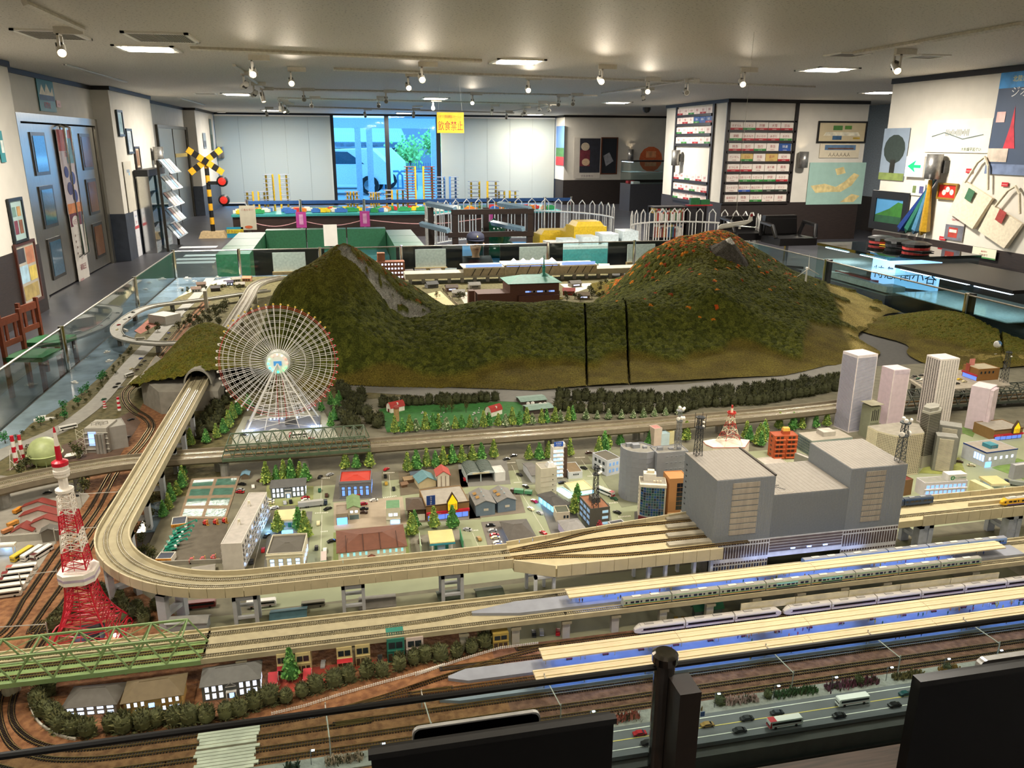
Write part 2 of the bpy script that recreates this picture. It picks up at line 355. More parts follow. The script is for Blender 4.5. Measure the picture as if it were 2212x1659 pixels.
def spot(px,py,lb,aim,on=True,e=22,adapter=1,cone=62,real=True,r=.032):
 p=zc(px,py-24 if py<120 else py-18);k=1.
 t=tg('spotlight',lb,'spotlight',p,0,None)
 obj('adapter',MB().box(-.03,.16*adapter,-.018,.018,-.045,0,SPOTM),t)
 obj('arm',MB().box(-.008,.008,-.045,-.035,-.17,-.045,SPOTM).box(-.008,.008,.035,.045,-.17,-.045,SPOTM).box(-.008,.008,-.045,.045,-.055,-.045,SPOTM),t)
 d=(V3(aim)-(p+V3((0,0,-.15)))).normalized();q=V3((0,0,-1)).rotation_difference(d).to_matrix().to_4x4()
 mb=MB();mb.M=M4.Translation((0,0,-.15))@q
 mb.lt([(r*.8,.085),(r,.08),(r,-.055),(r*1.06,-.06),(r*.9,-.06),(r*.85,-.045),(0,-.04)],SPOTM,12)
 for j in range(4):mb.box(-.004+.012*(j-1.5),.004+.012*(j-1.5),-r-.003,r+.003,.02,.07,mt('4a463f'))
 obj('lamp_head',mb,t,True)
 mb=MB();mb.M=M4.Translation((0,0,-.15))@q;mb.lt([(0,-.052),(r*.86,-.05)],LAMPW if on else mt('8a8478',.3),12)
 obj('lens',mb,t)
 if on and real:lg('spot_beam','SPOT',p+V3((0,0,-.15))+d*.07,e*.72*LIGHT_K,WARM,.03,aim=aim,spot=cone,blend=.7)
SP=[(125,82,'near spotlight above the glass door side, pointing down',(-.6,2.6,.5),1,40),(543,137,'spotlight hanging left of the ceiling spot pair over the left peak',(-.3,3.2,.5),1,60),(627,163,'bright spotlight above the left forested peak',(.0,3.9,.6),1,60),(910,152,'brightest spotlight above the middle of the ridge',(.8,2.8,.5),1,70),(881,175,'bright spotlight just behind the brightest one',(1.0,4.4,.6),1,50),(1141,182,'spotlight above the far viaduct station',(1.3,3.2,.5),1,60),(1299,157,'spotlight above the right mountain pointing down',(1.6,2.4,.5),1,70),(1400,185,'bright spotlight above the autumn mountain',(2.2,4.6,.8),1,50),(1484,188,'small spotlight near the pillar with sign racks',(2.6,3.4,.5),0,30),(1606,164,'spotlight beside the thread of the hanging aeroplane',(2.6,3.2,.5),1,60),(1942,123,'warm spotlight in front of the shop wall',(3.4,3.2,.5),1,60),(1020,217,'far bright spotlight over the yellow notice',(1.2,7.,.5),1,40),(655,208,'small dark spotlight over the left window',(0,6,.5),0,0),(672,226,'small far spotlight over the left blind',(0,7,.5),0,0),(833,212,'small unlit spotlight over the clear windows',(.5,7.5,.5),0,0),(817,226,'tilted unlit spotlight over the clear window post',(.5,8,.5),0,0),(935,232,'tilted spotlight left of the yellow notice',(1.,7.5,.5),0,0),(1207,221,'unlit twin spotlight, first of the pair by the blind',(2,8,.5),0,0),(1238,219,'unlit twin spotlight, second of the pair by the blind',(2.4,8,.5),0,0),(1131,247,'bright tiny spotlight next to the right blind',(3,20,.8),1,5),(1186,238,'tilted spotlight at the corner of the poster wall',(7.5,23,1.2),1,40),(1390,206,'spotlight in front of the round red seal',(8,23,1.2),1,40),(1165,236,'spotlight next to the tilted corner one',(7,23,1.2),0,0),(525,172,'first spotlight of the cluster on the short rail',(-3.2,15,1.5),0,0),(547,195,'second spotlight of the cluster on the short rail',(-3.1,17,1.2),1,30),(566,206,'third spotlight of the cluster on the short rail',(-.5,12,0),1,30),(604,232,'first far spotlight by the short far rail',(-1,16,.4),1,20),(611,238,'second far spotlight by the short far rail',(0,16,.4),1,20),(618,240,'third far spotlight by the short far rail',(1,16,.4),0,0),(575,249,'tiny far spotlight over the middle of the left blind',(-1,18,.4),0,0),(1062,243,'tiny far spotlight over the right blind',(3,18,.4),0,0),(1094,257,'tiny hanging spotlight over the right blind',(3.5,18,.4),0,0),(893,252,'tiny spotlight over the clear window',(1.5,18,.4),0,0),(788,252,'tiny dark spotlight near the window post',(1,18,.4),0,0)]
for px,py,l,aim,on,e in SP:spot(px,py,l,aim,bool(on),e)
for i,(x,y,aim)in enumerate([(-1.1,1.2,(-.55,1.9,.5)),(.4,.9,(.3,1.9,.5)),(1.5,1.0,(1.3,1.7,.5)),(2.6,1.6,(2.,2.3,.5)),(-1.0,2.8,(-.9,3.2,.5)),(1.2,2.6,(1.,2.6,.5)),(3.2,3.4,(2.8,3.2,.5)),(.2,5.4,(.2,5.2,.8)),(2.6,5.6,(2.4,5.6,.8)),(3.6,5.2,(3.8,4.8,.6)),(-1.,6.2,(-.7,6.2,.5)),(1.4,7.,(1.4,7.,.5))]):
 dq=V3((x,y,CEIL));v=dq-EYE;z=v.dot(FW);sx,sy=CXP+FPX*v.dot(RT)/z,CYP-FPX*v.dot(UP)/z
 if z>0 and 0<sx<2212 and-30<sy<1659:continue
 t=tg('spotlight','track spotlight above the near part of the layout','',dq,0,'spotlights above the near layout')
 obj('lamp_head',MB().lt([(.03,0),(.03,-.14),(.026,-.14),(.024,-.12),(0,-.12)],SPOTM,10),t)
 lg('spot_beam','SPOT',dq+V3((0,0,-.16)),38*LIGHT_K,WARM,.03,aim=aim,spot=85,blend=.8)
p=zc(1397,232);so('dome_camera',MB().lt([(.09,0),(.09,-.05),(.06,-.1),(0,-.12)],mt('2c2a28',.3),12),'dark dome camera on the ceiling by the sign racks','camera',None,p)
for px,py,l in((902,229,'round ceiling speaker over the clear windows'),(478,241,'round smoke detector over the left blind')):
 p=zc(px,py);so('ceiling_disc',MB().lt([(.12,0),(.12,-.02),(.1,-.03),(0,-.03)],WH,14),l,'detector',None,p)
p=atY(zp('b',690,785)[0],zp('b',690,785)[1],9.5);w,h=.31,.225
t=tg('hanging_notice','yellow notice with red characters hanging from the ceiling','',p-V3((w/2,0,h/2)))
obj('board',flat(MB(),w,h,'d6b414',[(.03,.04,.97,.96,'dcc01c'),('t',.5,.16,.5,'a01414','飲食禁止',.92),('t',.5,.74,.14,'a01414','ジオラマ鉄道模型ステーション',.9)]),t)
for s in(.06,.94):obj('thread',MB().tube([(w*s,0,h),(w*.5+(.1 if s>.5 else-.1),0,CEIL-p.z+h/2)],.0008,WH,3),t)
def outside():
 so('parking_ground',MB().box(-14,30,YB+.3,60,-.25,-.02,m8('9aa0a4')),'pale paved ground outside the windows','ground')
 t=tg('canopy_roof','pale curved walkway canopy outside the windows','canopy',(0,YB+2.2,0))
 G=m5('c9d6de')
 obj('beam',MB().box(-6,12,-.1,.1,2.15,2.45,G),t)
 mb=MB()
 for k in range(8):a=k/8*1.3;b=(k+1)/8*1.3;mb.quad((-6,-.6+1.6*sin(a)-.1,2.4+.5*cos(a)),(12,-.6+1.6*sin(a)-.1,2.4+.5*cos(a)),(12,-.6+1.6*sin(b)-.1,2.4+.5*cos(b)),(-6,-.6+1.6*sin(b)-.1,2.4+.5*cos(b)),m4('dfe9ee'))
 obj('roof_skin',mb,t)
 for i in range(16):obj('rib',MB().box(-5+i,-4.95+i,-.6,1.2,2.62,2.95,G),t)
 for px in(775,800,938):q=atY(px,350,YB+2.2);obj('post',MB().box(q.x-.09,q.x+.09,-.09,.09,-.02,2.2,G),t)
 h=tg('house','cream house with blue tiled roof across the car park','',(0,38,0))
 a,b=atY(700,300,38).x,atY(852,300,38).x
 obj('wall',MB().box(a,b,0,6,-.02,1.65,m8('cfc8b8')),h)
 for k in range(9):
  z=1.62+k*.09;mb=MB();n=46
  for i in range(n):x=a-.4+(b-a+.9)*i/n;mb.tube([(x,-.8+k*.45,z),(x,-.3+k*.45,z+.1)],.14,mt('8fa4b4',.35),6)
  r=obj('tile_course',mb,h)
 obj('door',MB().box(a+2.2,a+3.4,-.05,0,0,1.5,mt('5b5550')),h)
 for x in(a+.6,b-1.2):obj('window',MB().box(x,x+.7,-.05,0,.5,1.4,mt('56616a',.2)),h)
 obj('downpipe',MB().box(b-.5,b-.42,-.12,-.02,0,1.9,WH),h)
 h2=tg('house','grey house behind the small tree','',(0,44,0));a,b=atY(862,300,44).x,atY(990,300,44).x
 obj('wall',MB().box(a,b,0,6,-.02,3.4,m8('8d9399')),h2);obj('roof',MB().extr([(-.6,3.3),(3,5),(6.6,3.3)],a-.5,b+.5,m5('6f7d8a')),h2)
 obj('window',MB().box(a+3,a+5,-.05,0,1.,2.4,mt('bcd0da',.2)),h2)
 def car(px,y,lb,rz,sc=1.):
  q=atY(px,400,y);t=tg('parked_car',lb,'car',(q.x,y,0),rz);P=mt('e8ecee',.25)
  prof=[(-1.9,.35),(-1.9,.75),(-1.75,.95),(-1.2,1.0),(-.55,1.48),(1.3,1.52),(1.85,1.0),(1.9,.35)]
  mb=MB();mb.M=M4.Rotation(PI/2,4,'Z');mb.extr(prof,-.8,.8,P);obj('body',mb,t)
  for s in(-1,1):
   obj('side_window',MB().poly([(-1.05,s*.805,1.02),(-.5,s*.805,1.42),(1.2,s*.805,1.45),(1.6,s*.805,1.02)][::s],mt('3a5866',.1)),t)
   for x in(-1.2,1.25):
    mb=MB();mb.M=M4.Translation((x,s*.78,.32))@M4.Rotation(PI/2,4,'X');mb.lt([(0,-.1),(.32,-.1),(.32,.1),(0,.1)],BK,16);mb.lt([(0,-.115),(.19,-.112)],CHROME,10);mb.lt([(.19,.112),(0,.115)],CHROME,10)
    obj('wheel',mb,t)
  obj('windscreen',MB().poly([(-1.22,-.7,1.02),(-1.22,.7,1.02),(-.6,.66,1.47),(-.6,-.66,1.47)],mt('3a5866',.1)),t)
 car(730,29.5,'pale parked car close outside the clear window',PI-.15);car(775,33.,'pale parked car behind the nearest one outside',PI-.1)
 LEAF=mt('8fc46a',.7,va=.3)
 for px,y,zt,l in((884,36,1.9,'small bright leafy tree outside the window'),(938,42,2.6,'taller leafy tree outside at the right window')):
  q=atY(px,350,y);t=tg('tree',l,'tree',(q.x,y,0));obj('trunk',MB().tube([(0,0,0),(.05,0,zt*.6)],.05,m8('5a4a3a'),6),t)
  mb=MB();rr=random.Random(3)
  for i in range(420):c=V3((rr.gauss(0,.3),rr.gauss(0,.3),zt*.66+rr.gauss(0,.28)));d=V3((rr.gauss(0,1),rr.gauss(0,1),rr.gauss(0,1))).normalized()*.07;e=d.orthogonal();mb.quad(c-d,c-e,c+d,c+e,LEAF)
  obj('foliage',mb,t)
 f=tg('garden_fence','low garden wall with iron fence outside the window','',(0,35,0));a,b=atY(855,400,35).x,atY(975,400,35).x
 obj('block_wall',MB().box(a,b,0,.15,-.02,.5,m8('b5bac0')),f)
 for i in range(24):x=a+(b-a)*i/24;obj('picket',MB().box(x,x+.04,.05,.1,.5,.9,mt('5f6a80')),f)
 for i,px in enumerate((850,880,912)):
  q=atY(px,410,31);so('bollard',MB().tube([(-.35,0,0),(-.35,0,.55),(-.2,0,.7),(.2,0,.7),(.35,0,.55),(.35,0,0)],.04,m4('4d7f9a'),6),'bent steel hoop bollard on the pavement outside','bollard','hoop bollards outside',(q.x,31,0))
outside()
lg('daylight','AREA',(1.6,YB+1.0,1.2),20,DAY,3.4,aim=(1.6,0,.6),sy=2.2)
GX0,GX1,GY0,GY1,GZ=-1.55,4.23,1.265,8.06,.75
WOODF=mt('4a342a',.5,va=.3,scale=10,stretch=(1,14,14))
t=tg('layout_table','wide dark table that carries the whole model railway layout','',(0,0,0))
obj('table_top',MB().box(GX0,GX1,GY0+.012,GY1,.44,.498,m8('3c3a36')),t)
obj('front_ledge',MB().box(GX0-.05,GX1+.05,1.17,GY0-.012,.40,.47,WOODF),t)
obj('plinth',MB().box(GX0,GX1,GY0+.02,GY1,.001,.44,mt('1c1715')),t)
GLS=gls('e4f0f0',.05)
def barrier(name,a,b,lb,posts,z0=.47,railm=None,rr=.006,postm=CHROME):
 a,b=V3(a),V3(b);t=tg(name,lb,'glass barrier',(0,0,0));d=(b-a).normalized();n=V3((-d.y,d.x,0))*.004
 ps=[a]+[a+d*s for s in posts]+[b]
 for p,q in zip(ps,ps[1:]):
  p2,q2=p+d*.02,q-d*.02;mb=MB();mb.pz([(p2+n)[:2],(q2+n)[:2],(q2-n)[:2],(p2-n)[:2]],z0,GZ-.002,GLS);obj('glass_pane',mb,t)
 obj('top_rail',MB().tube([a+V3((0,0,GZ)),b+V3((0,0,GZ))],rr,railm or mt('a9a59c',.3,.8),8),t)
 for p in ps[1:-1]:obj('post',MB().cyl(p.x,p.y,z0,GZ+.012,.016,postm,12),t)
 return t
yl=[atZ(121,709,GZ).y,atZ(285,601,GZ).y]
barrier('glass_barrier',(GX0,GY0,0),(GX0,GY1,0),'glass barrier with steel posts along the sea side of the layout',[y-GY0 for y in yl])
bx=[atY(x,531,GY1).x for x in(514,690,866,1184)]
barrier('glass_barrier',(GX0,GY1,0),(GX1,GY1,0),'glass barrier along the far edge of the layout in front of the seated boy',[x-GX0 for x in bx]+[4.6])
yr=[atX(2090,635,GX1).y,atX(1784,564,GX1).y]
t=barrier('glass_barrier',(GX1,GY0,0),(GX1,GY1,0),'glass barrier along the shop side of the layout',[y-GY0 for y in yr],postm=CHROME)
for y in yr:obj('post_cover',MB().box(GX1+.016,GX1+.05,y-.03,y+.03,.47,GZ+.01,BK),t)
for x,y in((GX0,GY1),(GX1,GY1),(GX0,GY0),(GX1,GY0)):
 so('corner_post',MB().cyl(0,0,.44,GZ+.015,.016,CHROME,12),'chrome corner post of the glass barrier '+('at the far' if y>4 else 'at the near')+(' sea corner' if x<0 else ' shop corner'),'post',None,(x,y,0))
px=.585
t=barrier('glass_barrier',(GX0,GY0,0),(GX1,GY0,0),'near glass barrier with black top rail right in front of the viewer',[px-GX0,2.4-GX0],railm=mt('0d0d0d',.3),rr=.0068)
obj('post_cap',MB().lt([(.026,0),(.026,.016),(.02,.021),(0,.022)],mt('7d7a76',.12,1.),18,(px,GY0,GZ+.012)),t)
obj('post_sleeve',MB().cyl(px,GY0,.44,GZ+.012,.021,mt('5c5a58',.15,.9),16),t)
obj('post_box',MB().box(px+.002,px+.046,GY0-.075,GY0-.012,.40,GZ-.012,m5('1f1713')),t)
def gd(name,pts,h0,h1,m,lb,cat,kind='stuff'):
 P=[T(*p,0)if len(p)==2 else(p if isinstance(p,V3)else Q(*p))for p in pts]
 o=obj(name,MB().pz([(p.x,p.y)for p in P],TZ+h0,TZ+h1,m));tag(o,lb,cat);return o
def WV(x,y):return V3((x,y,0))
def ballast(name,c1,c2,sc=180):return mt(c1,.95,va=.2,scale=sc,bump=.6,col2=c2)
BROWN=ballast('b','8f6440','6b4428',60)
GRASSY=mt('7a7434',.95,scale=60,col2='4c4a1c',bump=.8)
SEA=mt('7f94a4',.12,scale=5,col2='54646e',bump=.12,spec=.6)
TOWN=mt('7f7f64',.8,va=.06,scale=12)
STREET=mt('93997a',.75,va=.05,scale=10)
GREYB=mt('8c8676',.9,va=.15,scale=50,bump=.3)
so('sea',MB().box(GX0+.012,.6,2.6,GY1-.012,.4985,.501,SEA),'calm grey-blue sea along the glass','water')
shore=[(0,985),('d',200,1235),('d',400,1120),('d',520,1040),('d',640,935),('d',720,850),('d',800,770),('d',850,700),('d',880,640),('d',940,560),('d',1150,415),('d',1230,365),('d',1330,330),('d',1480,300),('d',1640,292)]
gd('coast_ground',shore+[WV(.9,7.9),WV(2.6,7.95),WV(2.6,3.9),WV(-.5,3.9),WV(-.5,2.9),WV(-1.5,2.6)],.0011,.004,mt('6d6440',.95,scale=40,col2='4d4a28',bump=.5),'scrubby brown-green ground along the shore','ground')
gd('beach',[('d',1140,425),('d',1230,362),('d',1330,326),('d',1480,298),('d',1500,310),('d',1350,345),('d',1240,385)],.004,.0055,mt('d8c9a0',.95,va=.08),'pale sandy beach by the far village','beach')
gd('ballast_ground',[WV(-1.5,GY0+.02),WV(.32,GY0+.02),WV(.32,1.9),WV(-.37,1.9),WV(-.62,2.2),WV(-.72,2.6),WV(-.76,4.3),WV(-1.02,4.3),WV(-.98,3.7),WV(-1.0,3.2),WV(-1.12,2.6),WV(-1.5,1.9)],.001,.0045,BROWN,'rust-brown ballast bed under the ground-level tracks','ground')
gd('ballast_ground',[WV(.32,1.395),WV(4.2,1.395),WV(4.2,1.735),WV(.32,1.735)],.001,.0045,ballast('c','7d5846','5c3c2c',60),'rust-brown ballast bed under the station tracks','ground')
gd('far_ballast',[('d',1290,455),('d',1345,455),('d',1150,690),('d',1080,800),('d',1000,900),('d',960,900),('d',1040,770)],.004,.0055,BROWN,'rust-brown ballast strip beside the shore road','ground')
gd('town_ground',[WV(-.66,2.03),WV(4.2,2.03),WV(4.2,3.95),WV(-.66,3.95)],.001,.0035,mt('6e6a58',.9,va=.15,scale=20,bump=.2),'grey-brown base board of the town','ground')
gd('under_viaduct_ground',[WV(-.60,1.735),WV(4.2,1.735),WV(4.2,2.03),WV(-.60,2.03)],.001,.0035,TOWN,'pale green ground strip under the viaducts','ground')
gd('mountain_foot_strip',[('e',0,955),('e',700,985),('e',1560,995),('e',2180,985),(1700,806),(1830,777),(1860,810),(1700,850),(1480,880),(1100,870),(800,850),(740,850)],.0035,.006,mt('75736c',.85,va=.06),'bare grey strip along the foot of the mountains','strip')
gd('front_road',[WV(.2,1.30),WV(4.2,1.30),WV(4.2,1.386),WV(.2,1.386)],.002,.012,mt('5f5f61',.7,va=.08,scale=14),'grey two-lane road along the near edge','road')
LINEY,LINEW=mt('d8c468',.7,va=.02),mt('e6e3d6',.7,va=.02)
for y,m,l in((1.318,LINEW,'white edge line next to the glass on the near road'),(1.345,LINEY,'yellow centre line on the near road'),(1.373,LINEW,'white edge line next to the flower bed on the near road')):
 so('road_line',MB().box(.2,4.2,y-.0011,y+.0011,TZ+.012,TZ+.0125,m),l,'road marking')
gd('flower_bed_kerb',[WV(-.25,1.388),WV(4.2,1.388),WV(4.2,1.432),WV(-.25,1.432)],.003,.0075,mt('8d8a82',.9,va=.2,scale=60,bump=.4),'grey gravel bed between the near road and the tracks','bed')
def rs(pts,step):
 P=np.array([(p[0],p[1])for p in pts],float);d=np.r_[0,np.cumsum(np.linalg.norm(np.diff(P,axis=0),axis=1))]
 n=max(2,int(round(d[-1]/step))+1);s=np.linspace(0,d[-1],n);return np.c_[np.interp(s,d,P[:,0]),np.interp(s,d,P[:,1])]
def sm_(pts,k=8):
 P=[np.array(p[:2],float)for p in pts];P=[2*P[0]-P[1]]+P+[2*P[-1]-P[-2]];out=[]
 for a,b,c,d in zip(P,P[1:],P[2:],P[3:]):
  for i in range(k):
   t=i/k;out.append(.5*((2*b)+(-a+c)*t+(2*a-5*b+4*c-d)*t*t+(-a+3*b-3*c+d)*t**3))
 return np.array(out+[P[-2]])
def norms(P):
 P=np.asarray(P);d=np.gradient(P,axis=0);d/=np.linalg.norm(d,axis=1)[:,None]+1e-9;return np.c_[-d[:,1],d[:,0]],d
def offs(P,o):n,_=norms(P);return np.asarray(P)+n*o
def zs_of(z,n):return list(z)if hasattr(z,'__len__')else[z]*n
def sx_(mb,P,prof,z,m,caps=True):
 n,_=norms(P);k=len(prof);Z=zs_of(z,len(P));vs=[];fs=[]
 for i,p in enumerate(P):
  vs+=[(p[0]+n[i][0]*o,p[1]+n[i][1]*o,Z[i]+h)for o,h in prof]
 for i in range(len(P)-1):
  fs+=[(i*k+j,i*k+(j+1)%k,(i+1)*k+(j+1)%k,(i+1)*k+j)for j in range(k)]
 if caps:fs+=[tuple(range(k-1,-1,-1)),tuple(range((len(P)-1)*k,len(P)*k))]
 return mb.add(vs,fs,m)
RAILB,RAILS=mt('b59a66',.3,.85,va=.1),mt('a8a498',.3,.85,va=.1)
SLEEP,SLEEPL,BED=mt('2c221c',.9,va=.2),mt('8d8468',.9,va=.2),mt('9c9580',.9,va=.15,scale=200)
def tk(pts,z,lb,pitch=.0062,dark=True,bed=None,parent=None,gp=None,sm=None,name='railway_track'):
 P=rs(pts,.02)
 t=parent or tg(name,lb,'railway track',(0,0,0),0,gp)
 zz=zs_of(z,len(P))if not hasattr(z,'__len__')else list(np.interp(np.linspace(0,1,len(P)),np.linspace(0,1,len(z)),z))
 if bed:obj('track_bed',sx_(MB(),P,[(-.012,-.001),(-.009,.0022),(.009,.0022),(.012,-.001)],zz,bed),t)
 for s in(-.0046,.0046):obj('rail',sx_(MB(),P,[(s-.0006,.002),(s-.0006,.0046),(s+.0006,.0046),(s+.0006,.002)],zz,RAILB if dark else RAILS),t)
 S_=rs(pts,pitch);n,d=norms(S_);zi=np.interp(np.linspace(0,1,len(S_)),np.linspace(0,1,len(zz)),zz);mb=MB();w,l=.0013,.0076
 vs=[];fs=[]
 for i,p in enumerate(S_):
  a,b=d[i]*w,n[i]*l;k=len(vs)
  q=[p-a-b,p+a-b,p+a+b,p-a+b]
  vs+=[(x[0],x[1],zi[i]+.0005)for x in q]+[(x[0],x[1],zi[i]+.0028)for x in q]
  fs+=[(k+4,k+5,k+6,k+7),(k,k+1,k+5,k+4),(k+1,k+2,k+6,k+5),(k+2,k+3,k+7,k+6),(k+3,k,k+4,k+7)]
 mb.add(vs,fs,sm or(SLEEP if dark else SLEEPL));s=obj('sleepers',mb,t);s['kind']='stuff'
 return t
def straight(x0,x1,y):return[(x0,y),(x1,y)]
CONC,CONCD,CONCG=mt('a39a80',.8,va=.08,scale=25),mt('8f8872',.8,va=.08,scale=25),mt('a9a493',.8,va=.06,scale=25)
PIER=mt('b0b4b8',.7,va=.05)
def vi(name,lb,pts,hw,z,wall=.016,th=.02,m=CONC,panel=0,wt=.003,panels_m=None,walls=(1,-1),closed_ends=True):
 P=rs(pts,.03);t=tg(name,lb,'viaduct');zz=z
 if hasattr(z,'__len__'):zz=list(np.interp(np.linspace(0,1,len(P)),np.linspace(0,1,len(z)),z))
 obj('deck',sx_(MB(),P,[(-hw,0),(hw,0),(hw,-th*.5),(hw*.7,-th),(-hw*.7,-th),(-hw,-th*.5)],zz,m),t)
 if wall:
  pm=panels_m or m
  for s in walls:
   o=s*hw
   if panel:
    n=max(1,int(np.linalg.norm(np.diff(P,axis=0),axis=1).sum()/panel));R=rs(P,np.linalg.norm(np.diff(P,axis=0),axis=1).sum()/(n*4));rz=np.interp(np.linspace(0,1,len(R)),np.linspace(0,1,len(P)),zs_of(zz,len(P)))
    for i in range(n):
     seg=R[i*4:i*4+5]
     if len(seg)<3:continue
     seg=seg.copy();zsg=rz[i*4:i*4+5];seg[0]=seg[0]*.97+seg[1]*.03;seg[-1]=seg[-1]*.97+seg[-2]*.03
     obj('wall_panel',sx_(MB(),seg,[(o-wt,-th*.62),(o-wt,wall),(o+wt,wall),(o+wt,-th*.62)],zsg,pm),t)
   else:obj('parapet',sx_(MB(),P,[(o-wt,-th*.4),(o-wt,wall),(o+wt,wall),(o+wt,-th*.4)],zz,pm),t)
 return t
def pl(t,x,y,ang,w,z1,z0=.0035,m=PIER,th=.016,bars=2,dp=.014):
 mb=MB().at(x,y,0,ang)
 H=z1-z0
 mb.box(-w/2,-w/2+th,-dp,dp,TZ+z0,TZ+z1,m);mb.box(w/2-th,w/2,-dp,dp,TZ+z0,TZ+z1,m)
 mb.box(-w/2,w/2,-dp,dp,TZ+z1-th,TZ+z1,m)
 for k in range(1,bars):zc_=TZ+z0+H*k/bars-.01;mb.box(-w/2+th,w/2-th,-dp*.8,dp*.8,zc_-th*.35,zc_+th*.35,m)
 return obj('pier',mb,t)
def round_pier(t,x,y,r,z1,m=m8('8f8d86')):return obj('pier',MB().at(x,y,0).lt([(r,TZ+.003),(r,TZ+z1-.01),(r*1.35,TZ+z1)],m,14),t)
gt=TZ+.0045
def W2(*zs):return[Q(*p)[:2]for p in zs]
tk(straight(-.42,.45,1.448)+[(4.2,1.45)],gt,'nearest ground track beside the flower bed')
tk(straight(-.42,4.2,1.482),gt,'second ground track from the near road')
tk(sm_([(-.80,2.15),(-.815,1.95),(-.81,1.80),(-.785,1.70),(-.73,1.625),(-.66,1.578),(-.58,1.560),(-.4,1.556),(-.15,1.565),(.0,1.59),(.1,1.618),(.2,1.648),(.36,1.69),(.5,1.712),(.7,1.716),(4.2,1.716)]),gt,'ground track curving in from the coast and leading to the white express train',bed=None)
tk(sm_([(-.84,2.1),(-.845,1.95),(-.84,1.8),(-.81,1.7),(-.75,1.6),(-.68,1.553),(-.6,1.53),(-.5,1.522),(-.2,1.521),(0,1.524),(.3,1.53),(4.2,1.53)]),gt,'ground track running along the front of the second platform')
tk(sm_([(-.12,1.566),(.06,1.594),(.2,1.598),(.45,1.594),(4.2,1.594)]),gt,'ground track between the two long platforms')
tk(sm_([(.1,1.618),(.22,1.652),(.34,1.672),(.5,1.675),(4.2,1.675)]),gt,'ground track behind the first long platform')
tk(sm_([(-.93,1.82),(-.9,1.7),(-.83,1.6),(-.76,1.545),(-.66,1.5),(-.55,1.484),(-.42,1.482)]),gt,'outer ground track in the near bend')
tk(sm_([(-.97,1.8),(-.94,1.66),(-.86,1.55),(-.76,1.49),(-.64,1.455),(-.5,1.448),(-.42,1.448)]),gt,'outermost ground track in the near bend')
def dpt(*uv):return[Q('d',u,v)[:2]for u,v in uv]
ca=dpt((1300,460),(1200,560),(1100,680),(1010,790),(940,890),(870,960),(800,1020),(785,1060),(800,1110),(850,1165),(920,1205),(955,1255),(920,1320),(860,1400))
cb=dpt((1330,460),(1230,560),(1130,680),(1040,790),(970,890),(890,975),(832,1030),(822,1070),(840,1110),(890,1155),(955,1195),(985,1250),(955,1320),(890,1405))
tk(sm_(ca+[Q('A',1050,530)[:2],Q('A',850,880)[:2],Q('A',560,1260)[:2],Q('A',300,1640)[:2],Q('H',200,200)[:2],Q('H',20,480)[:2],(-1.0,1.95),(-.97,1.8)]),gt,'shore-side track of the long coast line',name='railway_track')
tk(sm_(cb+[Q('A',1110,540)[:2],Q('A',930,880)[:2],Q('A',660,1260)[:2],Q('A',400,1640)[:2],Q('H',300,200)[:2],Q('H',100,480)[:2],(-.95,1.95),(-.93,1.82)]),gt,'inland track of the long coast line')
tk(sm_([Q('A',1140,700)[:2],Q('A',1000,900)[:2],Q('A',760,1260)[:2],Q('H',540,50)[:2],Q('H',400,250)[:2],Q('H',250,480)[:2],(-.845,2.1)]),gt,'third coast track passing the foot of the red tower')
tk(sm_([Q('A',1180,720)[:2],Q('A',1060,900)[:2],Q('A',850,1260)[:2],Q('H',560,180)[:2],Q('H',440,330)[:2],Q('H',350,480)[:2],(-.80,2.15)]),gt,'fourth coast track passing closest to the red tower')
PLANK=mt('cfc8b4',.85,va=.12,scale=30)
for y0,y1,l in((1.505,1.58,'pale plank crossing over the two inner near tracks'),(1.43,1.50,'pale plank crossing over the two nearest tracks')):
 t=tg('plank_crossing',l,'crossing',(0,0,0));x0,x1=-.36,-.235
 for i in range(7):y=y0+(y1-y0)*i/7;obj('plank',MB().box(x0+random.uniform(-.006,.006),x1+random.uniform(-.006,.006),y+.0008,y+(y1-y0)/7-.0008,TZ+.005,TZ+.0098,PLANK),t)
t=tg('plank_crossing','white plank crossing over the coast tracks before the tunnel hill','');a,b=Q('d',820,985),Q('d',915,960)
for i in range(6):y=a.y-.02+i*.03;obj('plank',MB().box(a.x,b.x+.01,y,y+.022,TZ+.005,TZ+.0098,PLANK),t)
VZ=TZ+.13
ctr=np.array([-.295,2.395]);arc=[(ctr[0]+.42*cos(a),ctr[1]+.42*sin(a))for a in np.linspace(PI,1.5*PI,22)]
main=[(-.715,4.35),(-.715,2.42)]+arc+[(.42,1.975)]
IVORY=mt('bdb292',.75,va=.06,scale=30)
t=vi('curved_viaduct','ivory elevated railway curving from the tunnel round to the station',main,.045,VZ,.013,.024,mt('a39a7c',.8,va=.06),.042,.0022,IVORY)
for s in(-.018,.018):tk(offs(rs(main,.02),s),VZ,'',.0055,False,parent=t,sm=m9('a2987a'))
for a in(PI,PI*1.17,PI*1.34):pl(t,ctr[0]+.42*cos(a),ctr[1]+.42*sin(a),a,.085,.106)
for x in(-.30,-.02,.25):
 for y in(1.945,2.006):pl(t,x,y,0,.062,.106,th=.009,dp=.006)
for y in(2.62,2.86,3.1,3.3,3.52):pl(t,-.715,y,0,.085,.106)
t=tg('station_throat_viaduct','wide ivory viaduct where four elevated tracks fan out towards the grey building','')
fan=[(.42,1.925),(.52,1.875),(1.02,1.872),(1.02,1.93),(1.09,1.93),(1.09,2.12),(.42,2.03)]
obj('deck',MB().pz(fan,VZ-.024,VZ,mt('b9ad88',.8,va=.06)),t)
